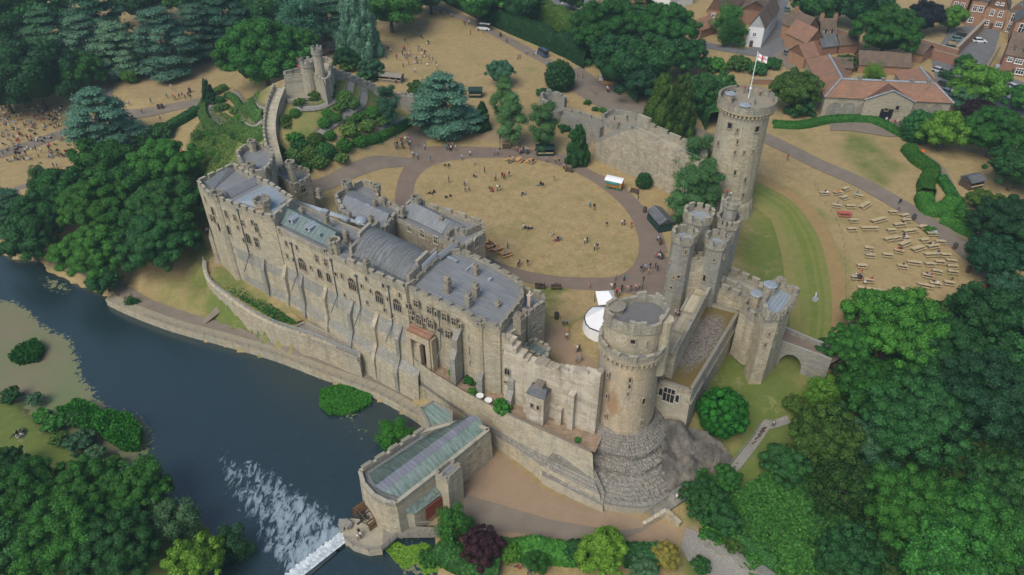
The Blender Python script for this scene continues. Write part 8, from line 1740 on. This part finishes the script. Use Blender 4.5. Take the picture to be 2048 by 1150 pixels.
# towers and walls
for x, y, t_ in [(1455,190,'black'),(1468,191,'black'),(1488,183,'red'),(1497,182,'navy'),(1519,188,'pink'),(1537,192,'black'),(1509,206,'grey'),(1464,207,'navy'),(1497,218,'black')]: person(x, y+4, 'stand', 'on the tall round tower', z=23.46, top=t_)
for x, y, t_ in [(1272,258,'red'),(1275,256,'red'),(1284,262,'white'),(1289,263,'pale_blue'),(1283,248,'grey'),(1311,272,'cream')]: person(x, y+5, 'stand', 'on the rampart walk', z=None if False else 9.6, top=t_)
for x, y in [(1229,240),(1254,243),(1238,252)]: person(x, y, 'stand', 'on the ruined tower platform', z=4.2)
for x, y, t_ in [(1349,628,'white'),(1353,632,'pink'),(1357,630,'black')]: person(x, y+4, 'walk', 'on the curtain wall walk', z=7.2, top=t_)
for x, y, t_ in [(1453,393,'red'),(1460,396,'white')]: person(x, y, 'stand', 'beside the tall round tower', z=6.3, top=t_)
for x, y in [(560,140),(564,142)]: person(x+38, y+2, 'stand', 'on the mound tower wall', z=18.1, top='red')
person(1351, 1000, 'walk', 'on the long stone steps', z=-9, top='white'); person(1545, 855, 'walk', 'on the hillside steps', top='white')
for x, y, t_ in [(716,1078,'white'),(722,1074,'white'),(719,1068,'black'),(795,1062,'white')]: person(x, y+2, 'stand', 'on the mill platform', z=-10.45, top=t_)
for x, y in [(36,868),(42,864),(45,872),(37,876),(48,866),(33,872)]: person(x, y, 'sit', 'on the grass of the far bank')
for x, y in [(415,463),(408,461)]: person(x, y, 'sit', 'by the castle west corner')
# outer lawn
for x, y in [(222,175),(205,185),(240,185),(342,175),(330,180),(515,190),(330,280),(345,285),(925,455),(935,460),(1190,548),(1210,552),(1225,545),(935,575),(955,575),(930,595),(965,590),(1180,655),(1200,650),(1225,655),(890,700),(910,705),(905,720),(1235,735),(1250,730),(610,745),(600,735),(930,840),(1145,925),(1160,930),(1190,940),(1215,1000),(1240,1015),(1385,975),(500,940),(520,950),(545,955),(480,950),(535,940),(560,970),(640,970),(650,975),(580,1005),(585,1070)]: person(1600+x/4.562, 350+y/4.562, 'bench', 'at an outer lawn picnic table')
for x, y in [(900,270),(905,290),(895,330),(1610,410),(1675,470),(1600,570),(550,920),(1660,1060),(1720,1040),(1590,1100),(1560,1095),(1730,1110),(1750,1120),(1690,1115),(1780,1115)]: person(1600+x/4.562, 350+y/4.562, 'walk', 'on the outer path')
for x, y in [(1574,322),(1560,672),(1564,668)]: person(x, y, 'walk', 'on the bridge or drive near the castle') if x > 9999 else person(x, y, 'walk', 'beside the tall tower drive' if x > 1570 else 'on the moat bridge', z=None if x > 1570 else .05)
for x, y in [(1770,247),(1777,250),(1787,252),(1792,250),(1797,253),(1812,248)]: person(x, y, 'stand', 'outside the stable block')
for x, y in [(1550,10),(1552,14),(1549,18),(1555,24),(1540,20)]: person(x, y, 'walk', 'in the town street')
for x, y in [(1040,1138),(1050,1136),(1062,1143)]: person(x, y, 'sit', 'at the bottom edge')

ALLP.sort(key=lambda o: mpp(o.location)*(1.6 if 'sitting' in o['label'] else 1)); rest = ALLP[290:]
keys = list(TOPS)+['t%d' % i for i in range(4)]+['s0', 's1', 'h0', 'h1', 'h2']; mats_ = list(TOPS.values())+TR+SK+HR; mi_ = {m.name: i for i, m in enumerate(mats_)}; V, F, MI = [], [], []
for o in rest:
    b = len(V); mw = Matrix.LocRotScale(o.location, o.rotation_euler, o.scale); V += [tuple(mw @ v.co) for v in o.data.vertices]; ml = [mi_[sl_.material.name] for sl_ in o.material_slots]
    for p in o.data.polygons: F.append(tuple(b+i for i in p.vertices)); MI.append(ml[p.material_index])
for o in rest: bpy.data.objects.remove(o)
me = bpy.data.meshes.new('crowd'); me.from_pydata(V, [], F); [me.materials.append(m) for m in mats_]; me.polygons.foreach_set('material_index', MI); o = bpy.data.objects.new('crowd', me); COL.objects.link(o); tag(o, 'far-off crowds of people picnicking and walking on the parched park lawns', 'crowd', kind='stuff')

# ================= haze =================
mb = MB(); mb.box((0, 0, -17), 6400, 6400, 115); m = bpy.data.materials.new('thin_haze'); m.use_nodes = True; t = m.node_tree; t.nodes.clear(); o_ = t.nodes.new('ShaderNodeOutputMaterial'); v_ = t.nodes.new('ShaderNodeVolumePrincipled')
v_.inputs['Density'].default_value = .0003; v_.inputs['Color'].default_value = (.6, .85, .95, 1); v_.inputs['Anisotropy'].default_value = .2; t.links.new(v_.outputs[0], o_.inputs['Volume'])
o = mb.build('haze', m); tag(o, 'thin bluish summer haze over the whole scene', 'haze', kind='stuff')
